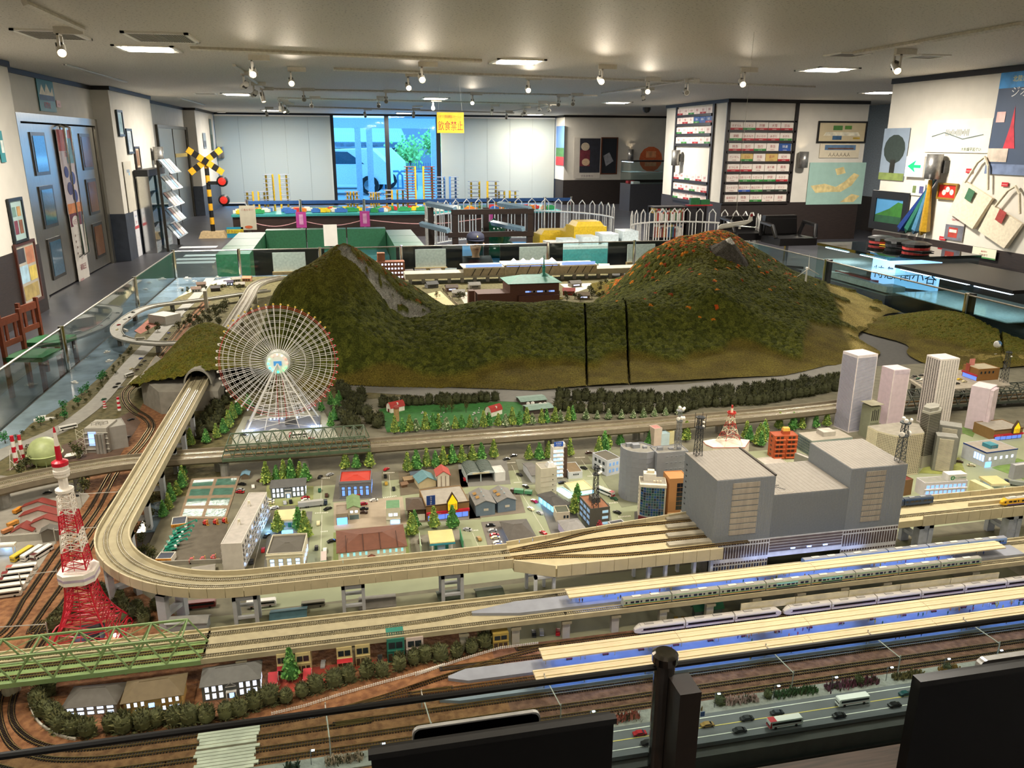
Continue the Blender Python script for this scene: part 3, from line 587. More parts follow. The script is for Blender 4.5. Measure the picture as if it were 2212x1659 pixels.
for i in range(12):
 x=.53+i*.041;obj('wall_panel',MB().box(x,x+.0398,1.869,1.8735,VZ-.022,VZ+.013,IVORY),t)
obj('wall_panel',MB().pz([(.42,1.927),(.525,1.8735),(.525,1.869),(.42,1.922)],VZ-.022,VZ+.013,IVORY),t)
for i in range(16):
 x=.42+i*.041;y=2.03+(x-.42)*.134;y2=2.03+(x+.04-.42)*.134;obj('wall_panel',MB().pz([(x,y),(x+.0398,y2),(x+.0398,y2+.004),(x,y+.004)],VZ-.01,VZ+.013,IVORY),t)
for ye in(1.91,1.965,2.015,2.07):tk(sm_([(.40,1.957 if ye<1.98 else 1.993),(.55,(1.957 if ye<1.98 else 1.993)*.6+ye*.4),(.75,ye),(1.12,ye)]),VZ,'',.0055,True,parent=t)
for i,ye in enumerate((1.937,1.99,2.043,2.095)):obj('platform_end',MB().box(.88+.02*i,1.12,ye-.011,ye+.011,VZ,VZ+.007,m8('9a9484')),t)
for x in(.5,.83,.97):
 for y in(1.89,2.):pl(t,x,y,0,.06,.106,m=mt('c9ccd0'),th=.008,dp=.006)
FZ=TZ+.07
t=vi('front_viaduct','long ivory viaduct carrying three tracks and the raised platform',straight(-.38,4.2,1.797),.064,FZ,.006,.018,mt('a99f80',.8,va=.08),0,.002)
for y,x0 in((1.748,-.38),(1.787,-.38),(1.838,-1.6)):tk(straight(max(x0,-.38),.52,y)if y!=1.787 else sm_([(-.38,1.787),(.12,1.787),(.35,1.81),(.52,1.838)]),FZ,'',.0058,False,parent=t)
tk(straight(.52,4.2,1.747),FZ,'',.0058,False,parent=t);tk(straight(.52,4.2,1.838),FZ,'',.0058,False,parent=t)
for i in range(14):x=-.30+i*.135;obj('pier',MB().box(x,x+.02,1.737,1.752,TZ+.003,FZ-.017,CONCG),t);obj('bracket',MB().box(x-.003,x+.023,1.7315,1.737,FZ-.02,FZ-.013,CONCD),t)
for i in range(5):x=1.75+i*.2;obj('pier',MB().box(x,x+.025,1.737,1.855,TZ+.003,FZ-.017,CONCG),t)
PLAT=mt('8b8f99',.7,va=.08,scale=30)
def platform(lb,x0,x1,y0,y1,z,ramp,canopy_x0,cz,cy0,cy1,cm,posts=.09,rows=(0.5,),seed=1,under=True,cw=3,x1c=None):
 t=tg('station_platform',lb,'platform',(0,0,0))
 obj('platform_slab',MB().pz([(x0-ramp,(y0+y1)/2-.004),(x0,y0),(x1,y0),(x1,y1),(x0,y1),(x0-ramp,(y0+y1)/2+.004)],z,z+.008,PLAT),t)
 X1=x1c or x1
 n=int((X1-canopy_x0)/.36)+1
 for i in range(n):
  a,b=canopy_x0+i*.36,min(canopy_x0+(i+1)*.36-.001,X1);c=(cy0+cy1)/2
  c_=obj('canopy_section',MB().extr([(cy0,cz-.0045),(cy0,cz-.001),(c-.004,cz+.002),(c,cz),(c+.004,cz+.002),(cy1,cz-.001),(cy1,cz-.0045),(c,cz-.004)],a,b,cm),t)
  for k in(-.011,.009):obj('canopy_rib',MB().box(a,b,c+k,c+k+.0012,cz+.0005,cz+.0022,m8('bfae80')),c_)
 k=0;x=canopy_x0+.012
 while x<X1:
  for dx in((0,.012)if k%2 else(0,)):obj('canopy_post',MB().box(x+dx,x+dx+.0016,(y0+y1)/2-.0008,(y0+y1)/2+.0008,z+.008,cz-.003,m7('b8ab8c')),t)
  x+=posts;k+=1
 for i in range(int((X1-canopy_x0)/.3)):
  xx=canopy_x0+.15+.3*i;obj('lamp_strip',MB().box(xx-.11,xx+.11,(y0+y1)/2-.002,(y0+y1)/2+.002,cz-.0058,cz-.0045,lit('5a86ff',9)),t)
  lg('platform_glow','AREA',(xx,(y0+y1)/2,cz-.007),.035*LIGHT_K,(.25,.45,1),.26,aim=(xx,(y0+y1)/2,0),sy=.008)
 return t
CREAM=mt('cdbd9a',.7,va=.05,scale=30)
platform('long near platform under cream canopy, second from the near road',.21,4.2,1.5415,1.5755,TZ+.0045,.045,.39,TZ+.046,1.535,1.573,CREAM)
platform('long platform under cream canopy between the express train and the near platform',.24,4.2,1.609,1.655,TZ+.0045,.045,.425,TZ+.046,1.6065,1.655,CREAM)
platform('raised platform under cream canopy on the front viaduct',.40,1.95,1.766,1.822,FZ,.12,.535,FZ+.036,1.768,1.812,CREAM,x1c=1.88)
BZ=TZ+.08
bp=sm_([(-1.5,2.72),(-1.32,2.84),(-1.15,2.95),(-.95,3.03),(-.8,3.06),(-.55,3.065),(-.2,3.05),(.5,3.055),(1.2,3.06),(2.0,3.10),(2.45,3.16)])
t=vi('far_viaduct','grey-beige viaduct crossing the layout behind the town',bp,.052,BZ,.011,.022,mt('7e7460',.8,va=.08),0,.0025)
for s in(-.024,.024):tk(offs(rs(bp,.02),s),BZ,'',.006,False,parent=t,sm=m9('b5aa86'))
for x in(-.49,-.19,.07,.42,.45,.85,1.25,1.65,2.05):
 y=float(np.interp(x,bp[:,0],bp[:,1]));round_pier(t,x,y-.028,.017,.06);round_pier(t,x-.03,y+.03,.017,.06)
for x,y in((-1.38,2.8),(-1.22,2.9),(-1.0,3.01)):round_pier(t,x,y,.022,.06)
def truss(name,lb,x0,x1,yf,yb,z,H,n,m,deckm,tracks=(),slope=0.,bw=.0022,thing_=None):
 t=tg(name,lb,'bridge');L=x1-x0;dx=L/n
 obj('deck',MB().box(x0,x1,yf,yb,z-.012,z-.006,deckm),t)
 for y in(yf,yb):
  obj('bottom_chord',MB().box(x0,x1,y-bw,y+bw,z-.016,z-.004,m),t)
  obj('top_chord',MB().box(x0+dx/2,x1-dx/2,y-bw,y+bw,z+H-.003,z+H+.002,m),t)
  for i in range(n):
   a,b,c=(x0+i*dx,y,z-.004),(x0+(i+.5)*dx,y,z+H),(x0+(i+1)*dx,y,z-.004)
   obj('diagonal',MB().bar(a,b,bw*1.7,m),t);obj('diagonal',MB().bar(b,c,bw*1.7,m),t)
 for i in range(n):
  xx=x0+(i+.5)*dx;obj('cross_strut',MB().bar((xx,yf,z+H),(xx,yb,z+H),bw*1.3,m),t)
  if i<n-1:
   k=obj('wind_brace',MB().bar((xx,yf,z+H),(xx+dx,yb,z+H),bw*.8,m),t);obj('wind_brace',MB().bar((xx,yb,z+H),(xx+dx,yf,z+H),bw*.8,m),t)
 for i in range(int(L/.05)):obj('floor_beam',MB().box(x0+i*.05,x0+i*.05+.004,yf,yb,z-.02,z-.012,m),t)
 for y in tracks:tk(straight(x0,x1,y),z-.006,'',.0058,True,parent=t,sm=m8('3a2420'))
 return t
LGREEN=mt('7a9460',.55,va=.08);DGREEN=mt('50624a',.6,va=.1)
truss('truss_bridge','light green steel truss bridge at the foot of the red tower',-1.35,-.375,1.735,1.812,FZ+.006,.062,12,LGREEN,mt('7f9a5c'),(1.755,1.79))
t=vi('side_viaduct','narrow ivory viaduct running behind the light green truss bridge',straight(-1.5,-.375,1.842),.018,FZ,.006,.018,m8('b9ad88'),0,.002,walls=(1,));tk(straight(-1.5,-.375,1.838),FZ,'',.0058,False,parent=t)
for x in(-1.2,-.82):round_pier(t,x,1.80,.02,.05,m8('a39a80'))
truss('truss_bridge','dark green steel truss bridge in front of the ferris wheel',-.49,.07,2.995,3.125,BZ+.012,.05,14,DGREEN,m7('3d4a3a'),(3.03,3.085),bw=.0018)
def hash2(ix,iy,s=0):
 n=(ix*374761393+iy*668265263+s*2147483647)&0xffffffff;n=((n^(n>>13))*1274126177)&0xffffffff
 return((n^(n>>16))&0xffff)/65535.
def vnoise(x,y,s=0):
 ix,iy=np.floor(x).astype(np.int64),np.floor(y).astype(np.int64);fx,fy=x-ix,y-iy;fx=fx*fx*(3-2*fx);fy=fy*fy*(3-2*fy)
 a,b,c,d=hash2(ix,iy,s),hash2(ix+1,iy,s),hash2(ix,iy+1,s),hash2(ix+1,iy+1,s)
 return(a*(1-fx)+b*fx)*(1-fy)+(c*(1-fx)+d*fx)*fy
def clumps(x,y,s=0):
 ix,iy=np.floor(x).astype(np.int64),np.floor(y).astype(np.int64);best=np.full(x.shape,9.);idv=np.zeros(x.shape)
 for dx in(-1,0,1):
  for dy in(-1,0,1):
   cx,cy=ix+dx,iy+dy;px,py=cx+hash2(cx,cy,s+1),cy+hash2(cx,cy,s+2);d=(x-px)**2+(y-py)**2;k=d<best
   best=np.where(k,d,best);idv=np.where(k,hash2(cx,cy,s+5),idv)
 return np.sqrt(np.clip(1-best/.75,0,1)),idv
def tps(pts):
 P=np.array(pts);n=len(P);d=np.hypot(P[:,None,0]-P[None,:,0],P[:,None,1]-P[None,:,1])
 K=np.where(d>0,d*d*np.log(d+1e-12),0)+np.eye(n)*.004;A=np.zeros((n+3,n+3));A[:n,:n]=K;A[:n,n]=1;A[:n,n+1:]=P[:,:2];A[n,:n]=1;A[n+1:,:n]=P[:,:2].T
 w=np.linalg.solve(A,np.r_[P[:,2],0,0,0])
 def f(x,y):
  r=np.full(x.shape,w[n])+w[n+1]*x+w[n+2]*y
  for i in range(n):
   q=(x-P[i,0])**2+(y-P[i,1])**2;r=r+w[i]*.5*q*np.log(q+1e-12)
  return r
 return f
ctl=[]
def cp(px,py,y):p=atY(px,py,y);ctl.append((p.x,p.y,p.z-TZ))
def c0(px,py,h=.0):p=T(px,py,h);ctl.append((p.x,p.y,h))
for p in[(740,828),(820,832),(900,832),(1000,834),(1100,836),(1180,838),(1265,838),(1350,836),(1430,830),(1500,824),(1600,812),(1700,798),(1800,778),(1860,765)]:c0(*p,h=.012)
for a in[(745,535,5.05),(715,552,5.0),(680,572,4.95),(640,600,4.9),(605,630,4.85),(580,655,4.75),(775,545,5.1),(810,568,5.15),(850,597,5.2),(890,622,5.25),(925,645,5.25),(945,668,5.2),(740,610,4.75),(720,680,4.5),(650,700,4.5),(820,640,4.85),(860,672,4.85),(740,750,4.25),(650,800,4.2),(850,696,4.7),(900,690,4.75),(960,676,4.8),(1040,663,4.8),(1100,659,4.8),(1200,664,4.8),(1265,670,4.75),(1320,668,4.75),(1360,662,4.75),(1420,652,4.85),(1480,648,4.8),(1520,640,4.75),(1560,640,4.75),(900,760,4.35),(1000,750,4.35),(1100,745,4.35),(1265,750,4.35),(1350,750,4.35),(1480,735,4.4),(1600,720,4.45),(1700,710,4.45),(1560,507,6.3),(1520,510,6.3),(1480,518,6.2),(1440,530,6.1),(1400,550,6.0),(1370,580,5.9),(1345,615,5.8),(1325,650,5.6),(1600,522,6.2),(1640,548,6.0),(1665,580,5.8),(1500,580,5.4),(1440,600,5.5),(1572,548,5.7),(1560,600,5.2),(1640,620,5.2),(1690,605,5.5),(1740,622,5.4),(1790,650,5.2),(1830,682,5.0),(1870,712,4.8),(1905,742,4.55),(1480,610,5.1),(1700,660,4.9),(1780,710,4.6),(1650,680,4.7),(1760,610,5.9),(1810,640,5.6),(1880,672,5.3),(1940,700,5.0)]:cp(*a)
for x,y in[(-.4,4.2),(-.5,4.8),(-.35,5.6),(0,6),(.5,6),(.9,5.6),(1.3,5.55),(1.7,5.6),(1.2,6.2),(1.8,6.2),(2.2,7.0),(3.,7.),(3.6,6.6),(4.2,6.4),(4.2,5.2),(3.9,4.6),(3.6,4.2),(-.45,3.9),(.2,5.75)]:ctl.append((x,y,.0))
for a in((1240,645),(1280,632),(1305,652),(1290,610),(1330,580),(1000,640)):c0(*a)
hf=tps(ctl)
def mountain_mesh(x0,x1,y0,y1,step):
 nx,ny=int((x1-x0)/step),int((y1-y0)/step);X,Y=np.meshgrid(np.linspace(x0,x1,nx),np.linspace(y0,y1,ny))
 return X,Y,nx,ny
def lerp(a,b,t):return a+(b-a)*t
def grid_obj(name,X,Y,Z,C,keep,mat,lb,cat,smooth_=True):
 ny,nx=X.shape;idx=-np.ones((ny,nx),np.int64);used=np.zeros((ny,nx),bool)
 q=keep[:-1,:-1]&keep[1:,:-1]&keep[:-1,1:]&keep[1:,1:]
 used[:-1,:-1]|=q;used[1:,:-1]|=q;used[:-1,1:]|=q;used[1:,1:]|=q;idx[used]=np.arange(used.sum())
 V=np.c_[X[used],Y[used],Z[used]];F=np.stack([idx[:-1,:-1][q],idx[:-1,1:][q],idx[1:,1:][q],idx[1:,:-1][q]],1)
 me=bpy.data.meshes.new(name);n,f=len(V),len(F)
 me.vertices.add(n);me.vertices.foreach_set('co',V.ravel());me.loops.add(f*4);me.loops.foreach_set('vertex_index',F.ravel().astype(np.int32));me.polygons.add(f)
 me.polygons.foreach_set('loop_start',np.arange(0,f*4,4,dtype=np.int32));me.polygons.foreach_set('loop_total',np.full(f,4,np.int32));me.polygons.foreach_set('use_smooth',np.full(f,smooth_))
 me.update();ca_=me.color_attributes.new('tint','FLOAT_COLOR','POINT');cc=np.ones((n,4),np.float32);cc[:,:3]=C[used];ca_.data.foreach_set('color',cc.ravel())
 me.materials.append(mat);o=bpy.data.objects.new(name,me);COL.objects.link(o);return tag(o,lb,cat)
def tint_material():
 m=bpy.data.materials.new('flocked_slope');m.use_nodes=True;t=m.node_tree;b=t.nodes['Principled BSDF'];L=t.links.new
 a=t.nodes.new('ShaderNodeAttribute');a.attribute_name='tint';n=t.nodes.new('ShaderNodeTexNoise');n.inputs['Scale'].default_value=150;n.inputs['Detail'].default_value=3
 tc=t.nodes.new('ShaderNodeTexCoord');L(tc.outputs['Object'],n.inputs['Vector']);r=t.nodes.new('ShaderNodeMapRange');r.inputs[3].default_value=.45;r.inputs[4].default_value=1.55;r.inputs[1].default_value=.3;r.inputs[2].default_value=.7;L(n.outputs[0],r.inputs[0])
 mx=t.nodes.new('ShaderNodeVectorMath');mx.operation='MULTIPLY';L(a.outputs['Color'],mx.inputs[0]);L(r.outputs[0],mx.inputs[1]);L(mx.outputs[0],b.inputs['Base Color'])
 bp_=t.nodes.new('ShaderNodeBump');bp_.inputs['Strength'].default_value=.9;bp_.inputs['Distance'].default_value=.012;L(n.outputs[0],bp_.inputs['Height']);L(bp_.outputs[0],b.inputs['Normal'])
 b.inputs['Roughness'].default_value=.95;b.inputs['Specular IOR Level'].default_value=.1;return m
SLOPE=tint_material()
def c3(h):return np.array(lin(h)[:3])
FOR1,FOR2,FORY,GRS,GRS2,ROCKC,SAND=c3('5c6024'),c3('363c14'),c3('6b6224'),c3('6a6026'),c3('544a20'),c3('9a988e'),c3('b3a160')
def build_mountains():
 X,Y,nx,ny=mountain_mesh(-.55,4.2,3.86,7.1,.0058)
 H=hf(X,Y);H=np.maximum(H,0)
 big=vnoise(X*6,Y*6,3)-.5;H=np.where(H>.02,H+big*.03*np.clip(H/.15,0,1),H)
 b,ident=clumps(X/.025,Y/.025,1);b2,_=clumps(X/.012,Y/.012,9)
 gl_=.03+.018*np.sin(X*9)+.05*vnoise(X*5,Y*0,4)
 forest=np.clip((H-gl_)/.012,0,1)
 forest=np.where(Y>5.3,np.clip((H-.03)/.02,0,1),forest)
 s1=np.clip((X-(3.02+(Y-4.2)*.52))/.06,0,1)*np.clip((H-.0)/.02,0,1);patch=vnoise(X*9,Y*9,11)
 forest=forest*(1-s1)+s1*np.clip((patch-.62)/.06,0,1)*.9
 g=vnoise(X*14,Y*14,6)[...,None];C=lerp(GRS2,GRS,g)
 fcol=lerp(FOR2,FOR1,ident[...,None]);up=np.clip((H-.30)/.25,0,1)[...,None];fcol=lerp(fcol,FORY,up*.55)
 aut=np.exp(-(((X-2.7)/.5)**2+((Y-6.2)/.4)**2));hot=(ident*7.3%1)<aut*.8
 few=((ident*13.7%1)<.012)&(X>1.7)&(Y>4.3)&(Y<5.9)&(H>.16)
 pk=(ident*31%1)[...,None];acol=np.where(pk<.4,c3('c8781e'),np.where(pk<.7,c3('b04a18'),c3('8a3a18')))
 fcol=np.where((hot|few)[...,None],acol,fcol);lp=np.exp(-(((X-.22)/.22)**2+((Y-5.05)/.2)**2));fcol=np.where(((ident*7.3%1)<lp*.12)[...,None],c3('7a4a18'),fcol)
 C=lerp(C,fcol,forest[...,None]);C=lerp(C,lerp(SAND*.75,SAND,g),(s1*(1-forest))[...,None])
 pr=[atY(752,575,4.98),atY(800,600,4.95),atY(850,640,4.9),atY(895,680,4.85),atY(840,675,4.8),atY(790,620,4.88)]
 pa,pb=np.array([pr[0].x,pr[0].y]),np.array([pr[3].x,pr[3].y]);dv=pb-pa;L2=(dv**2).sum();tt=np.clip(((X-pa[0])*dv[0]+(Y-pa[1])*dv[1])/L2,0,1);dd=np.hypot(X-(pa[0]+dv[0]*tt),Y-(pa[1]+dv[1]*tt))
 rk=np.clip((.055+.05*tt-dd+.05*(vnoise(X*26,Y*26,8)-.5))/.012,0,1);rk=rk*np.clip((vnoise(X*40,Y*15,15)-.18)/.1,0,1)
 C=lerp(C,ROCKC*(.7+.5*vnoise(X*90,Y*40,2)[...,None]),rk[...,None]);forest=forest*(1-rk)
 cone=np.clip(1-np.hypot(X-atY(1575,548,5.62).x,Y-5.62)/.17,0,1)
 hc=np.clip((cone-.08)/.05,0,1);H=H+np.maximum(0,cone-.05)*.15+hc*.012*(vnoise(np.arctan2(Y-5.62,X-2.6)*9,cone*3,5)-.5)
 C=lerp(C,c3('55514a')*(.8+.4*vnoise(X*60,Y*60,2)[...,None]),hc[...,None]);forest=forest*(1-hc)
 C=np.where((cone>.80)[...,None],c3('e8e4dc'),C)
 Z=TZ+.004+H+forest*(b*.018+b2*.008)+(1-forest)*.003*vnoise(X*60,Y*60,7)
 def joint(pts):
  P=rs([(p.x,p.y)for p in pts],.01);d=np.full(X.shape,9.)
  for a in P:d=np.minimum(d,np.hypot(X-a[0],Y-a[1]))
  return d
 j1,j2=[T(1268,838),atY(1266,750,4.35),atY(1263,668,4.82)],[T(1360,836),atY(1356,750,4.35),atY(1350,663,4.82)]
 for j in(j1,j2):
  d=joint(j);gr=d<.0065;Z=np.where(gr,Z-.05,Z);Z=np.maximum(Z,TZ+.003);C=np.where(gr[...,None],c3('0a0806'),C)
 base=(H>.004)|((Y>4)&(Y<4.4)&(H>.001));keep=base
 jx=lambda j:np.interp(Y,[j[0].y,j[2].y,7.2],[j[0].x,j[2].x,j[2].x+.1])
 a,bb=X<jx(j1),X>jx(j2)
 grid_obj('forested_mountain',X,Y,Z,C,keep&a,SLOPE,'dark green forested mountain with a grey rock face behind the ferris wheel','mountain')
 grid_obj('ridge_section',X,Y,Z,C,keep&~a&~bb,SLOPE,'narrow forested ridge section between two dark joints','mountain')
 grid_obj('autumn_mountain',X,Y,Z,C,keep&bb,SLOPE,'broad forested mountain with orange autumn trees and a small grey cone','mountain')
 return X,Y,Z
MX,MY,MZ=build_mountains()
def ground_z(x,y):
 i=int(np.clip((y-MY[0,0])/(MY[-1,0]-MY[0,0])*(MY.shape[0]-1),0,MY.shape[0]-1));j=int(np.clip((x-MX[0,0])/(MX[0,-1]-MX[0,0])*(MX.shape[1]-1),0,MX.shape[1]-1));return max(TZ+.004,float(MZ[i,j]))
def hill(name,lb,cps,x0,x1,y0,y1,poly,groove=None,grassf=.03,step=.007):
 f=tps(cps);X,Y,nx,ny=mountain_mesh(x0,x1,y0,y1,step);H=np.maximum(f(X,Y),0)
 b,ident=clumps(X/.02,Y/.02,21);b2,_=clumps(X/.010,Y/.010,29);forest=np.clip((H-grassf-.02*vnoise(X*8,Y*8,2))/.012,0,1)
 C=lerp(lerp(GRS2,GRS*1.1,vnoise(X*14,Y*14,6)[...,None]),lerp(FOR1,FORY,ident[...,None]),forest[...,None])
 Z=TZ+.004+H+forest*(b*.017+b2*.007)
 if groove is not None:
  d=np.full(X.shape,9.)
  for a in rs(groove,.01):d=np.minimum(d,np.hypot(X-a[0],Y-a[1]))
  Z=np.where(d<.008,Z-.04,Z);C=np.where((d<.008)[...,None],c3('0a0806'),C)
 P=np.array(poly);inside=np.zeros(X.shape,bool);n=len(P)
 for i in range(n):
  (xa,ya),(xb,yb)=P[i],P[(i+1)%n];inside^=((ya>Y)!=(yb>Y))&(X<(xb-xa)*(Y-ya)/(yb-ya+1e-12)+xa)
 return grid_obj(name,X,Y,Z,C,inside&(H>.002),SLOPE,lb,'hill')
hc=[]
for a in[(2010,716,4.55),(2080,690,4.6),(2140,668,4.7),(2212,655,4.75),(2100,740,4.25),(2200,720,4.3),(2040,760,4.15),(2150,690,4.55)]:p=atY(*a);hc.append((p.x,p.y,p.z-TZ))
for p in[(1962,740),(1985,765),(2040,790),(2110,805),(2200,815)]:q=T(*p);hc.append((q.x,q.y,.005))
for x,y in((3.5,4.9),(3.9,5.2),(4.2,5.2)):hc.append((x,y,0.))
g1=[tuple(atY(2130,668,4.75)[:2]),tuple(atY(2160,720,4.35)[:2]),tuple(T(2172,800)[:2])]
hill('small_hill','small rounded forested hill beside the brown shop at the glass',hc,3.15,4.21,3.75,5.2,[(3.15,3.75),(4.21,3.75),(4.21,5.2),(3.15,5.2)],g1,.004)
th_=[]
for a in[(455,705,4.55),(420,715,4.45),(485,730,4.4),(400,750,4.3),(440,735,4.3),(470,760,4.15),(370,775,4.15),(400,790,4.05),(440,790,4.05),(350,800,4.05),(340,820,3.97),(380,830,3.93),(420,800,3.98),(480,800,3.98),(500,770,4.2)]:p=atY(*a);th_.append((p.x,p.y,p.z-TZ))
for x,y in((-1.0,4.9),(-.7,5.),(-.45,4.9),(-1.05,4.4),(-.4,4.5)):th_.append((x,y,.01))
hill('tunnel_hill','small forested hill with the tunnel mouth of the curved viaduct',th_,-1.12,-.38,3.9,5.0,[(-1.06,4.02),(-.98,3.93),(-.60,3.93),(-.42,4.1),(-.40,5.),(-1.02,5.),(-1.10,4.4)],None,.06)
t=tg('tunnel_portal','grey concrete retaining wall and arched tunnel mouths under the small hill','tunnel')
PC=mt('8b877c',.9,va=.1,scale=30)
a,b,c,d=Q('d',920,1110),Q('d',1035,1175),Q('d',1240,1130),Q('d',1440,1010)
mb=MB();hz=lambda p,q:ht(p,*zp('d',*q))
zt=[hz(a,(935,925)),hz(b,(1040,1025)),hz(b,(1040,1025))+.0,hz(b,(1040,1025))]
for(p,q,z0,z1)in((a,b,zt[0],zt[1]),(b,V3((-.62,b.y+.03,0)),zt[1],zt[1]-.02)):mb.add([(p.x,p.y,TZ),(q.x,q.y,TZ),(q.x,q.y,z1),(p.x,p.y,z0),(p.x+.02,p.y+.3,TZ),(q.x+.02,q.y+.3,TZ),(q.x+.02,q.y+.3,z1+.03),(p.x+.02,p.y+.3,z0+.03)],[(0,1,2,3),(3,2,6,7),(4,7,6,5),(0,3,7,4),(1,5,6,2)],PC)
obj('retaining_wall',mb,t)
def arch_ring(t,x,y,z,r,w,name,m,hh=1.15,dark=True,dep=.05):
 mb=MB();n=14;A=[PI*i/n for i in range(n+1)]
 o=[(x+(r+w)*cos(q),z+(r+w)*hh*sin(q))for q in A];i_=[(x+r*cos(q),z+r*hh*sin(q))for q in A]
 for k in range(n):
  mb.quad((i_[k][0],y,i_[k][1]),(o[k][0],y,o[k][1]),(o[k+1][0],y,o[k+1][1]),(i_[k+1][0],y,i_[k+1][1]),m)
  mb.quad((o[k][0],y,o[k][1]),(o[k][0],y+dep,o[k][1]),(o[k+1][0],y+dep,o[k+1][1]),(o[k+1][0],y,o[k+1][1]),m)
  mb.quad((i_[k][0],y,i_[k][1]),(i_[k+1][0],y,i_[k+1][1]),(i_[k+1][0],y+dep,i_[k+1][1]),(i_[k][0],y+dep,i_[k][1]),m9('2e2a26'))
 g=obj(name,mb,t)
 if dark:obj('tunnel_bore',MB().poly([(p[0],y+dep*.9,p[1])for p in i_],mt('0a0908',1.)),t)  # flat black sheet, paints the shade inside the tunnel mouth
 return g
arch_ring(t,-.715,3.93,VZ-.01,.058,.008,'portal_arch',PC,1.2,True,.12)
arch_ring(t,-.80,b.y-.012,TZ+.004,.05,.006,'portal_arch',PC,1.1,True,.01)
rt_=random.Random(11)
def leaf_cloud(mb,n,shape,size,m,rnd):
 for _ in range(n):
  c=shape();d=V3((rnd.gauss(0,1),rnd.gauss(0,1),rnd.gauss(0,.7))).normalized()*size*rnd.uniform(.6,1.3);e=d.cross(V3((rnd.gauss(0,1),rnd.gauss(0,1),1))).normalized()*size*.6
  mb.quad(c-d,c-e,c+d,c+e,m)
def cone_tree(cols,h=.05,r=.014,seed=1,n=300,trunk=.12):
 rnd=random.Random(seed);t=tg('x','x','tree');mats=[mt(c,.85,va=.2)for c in cols]
 obj('trunk',MB().tube([(0,0,0),(0,0,h*.6)],[.0016,.001],m9('5a4632'),5),t)
 mb=MB()
 for m in mats:
  def sh():
   u=rnd.random()**1.3;a=rnd.uniform(0,6.283);rr=r*(1-u*.93)*math.sqrt(rnd.uniform(.3,1))*(1 if u>.06 else.75);return V3((rr*cos(a),rr*sin(a),h*(trunk+(1-trunk)*u)))
  leaf_cloud(mb,n//len(mats),sh,.0042,m,rnd)
 mb.lt([(r*.7,h*trunk),(r*.62,h*.35),(r*.3,h*.75),(0,h*.97)],mats[-1],8)
 obj('foliage',mb,t);return t
def shrub(cols,h=.04,r=.017,seed=1,n=230):
 rnd=random.Random(seed);t=tg('x','x','shrub');mb=MB();mats=[mt(c,.9,va=.2)for c in cols]
 for i in range(n):
  a,u=rnd.uniform(0,6.283),rnd.uniform(-.1,1);d=V3((cos(a)*math.sqrt(1-u*u if u>0 else 1),sin(a)*math.sqrt(1-u*u if u>0 else 1),max(u,0)));o=V3((0,0,h*.35))
  p=o+V3((d.x*r,d.y*r,d.z*h*.62))*rnd.uniform(.55,1.);q=o+V3((d.x*r,d.y*r,d.z*h*.62))*rnd.uniform(1.0,1.25)+V3((rnd.gauss(0,.003),rnd.gauss(0,.003),.002));s=d.orthogonal().normalized()*.0019
  k=V3((0,0,-.012*(1-max(u,0))))if u<.3 else V3();mb.add([p-s+k,p+s+k,q+k],[(0,1,2)],rnd.choice(mats))
 mb.lt([(r*.5,0),(r*.85,h*.2),(r*.95,h*.5),(r*.7,h*.78),(0,h*.93)],mats[0],8);obj('foliage',mb,t);return t
def round_tree(cols,h=.045,r=.018,seed=1,n=200):
 rnd=random.Random(seed);t=tg('x','x','tree');obj('trunk',MB().tube([(0,0,0),(.001,0,h*.5)],[.0018,.001],m9('4a3a2a'),5),t);mb=MB();mats=[mt(c,.9,va=.2)for c in cols]
 cs=[V3((rnd.gauss(0,r*.42),rnd.gauss(0,r*.42),h*(.4+.5*rnd.random())))for _ in range(7)]
 for i in range(n):
  c=rnd.choice(cs);d=V3((rnd.gauss(0,1),rnd.gauss(0,1),rnd.gauss(0,1))).normalized()*r*.48;leaf_cloud(mb,1,lambda:c+d,.0036,rnd.choice(mats),rnd)
 obj('foliage',mb,t);return t
PROTO={}
def proto(key,f,*a,**k):PROTO[key]=f(*a,**k);return PROTO[key]
for i in range(3):
 proto('yg%d'%i,cone_tree,('b0bc58','8ea44a','64823a'),.052+.005*i,.017,20+i);proto('gg%d'%i,cone_tree,('5c9a48','82b45e','427a38'),.050+.005*i,.0175,30+i)
 proto('hd%d'%i,shrub,('3c3f22','54552e','2c301a'),.04+.003*i,.017,40+i);proto('hf%d'%i,shrub,('565a36','7a7a4e','3c4026'),.036+.002*i,.0165,50+i)
 proto('dk%d'%i,round_tree,('3a4420','4c4a22','5c5a2c'),.045,.018,60+i);proto('br%d'%i,round_tree,('2f7a38','3f9248','246030'),.045,.017,70+i)
 proto('gy%d'%i,cone_tree,('8fa27a','c0c6a4','5f7a4a'),.042,.017,80+i)
USED=set()
NAMES={'yg':('conifer_tree','tree'),'gg':('conifer_tree','tree'),'hd':('hedge_shrub','shrub'),'hf':('hedge_shrub','shrub'),'dk':('leafy_tree','tree'),'br':('leafy_tree','tree'),'gy':('frosted_tree','tree')}
def pn(kind,x,y,z,lb,gp,sc=1.):
 k=kind+str(rt_.randint(0,2));src=PROTO[k];r=rt_.uniform(.88,1.14)*sc
 if k in USED:o=dup(src,(x,y,z),rt_.uniform(0,6.28),r)
 else:USED.add(k);o=src;o.location=(x,y,z);o.rotation_euler=(0,0,rt_.uniform(0,6.28));o.scale=(r,r,r)
 o.name=NAMES[kind][0];tag(o,lb,NAMES[kind][1],gp);return o
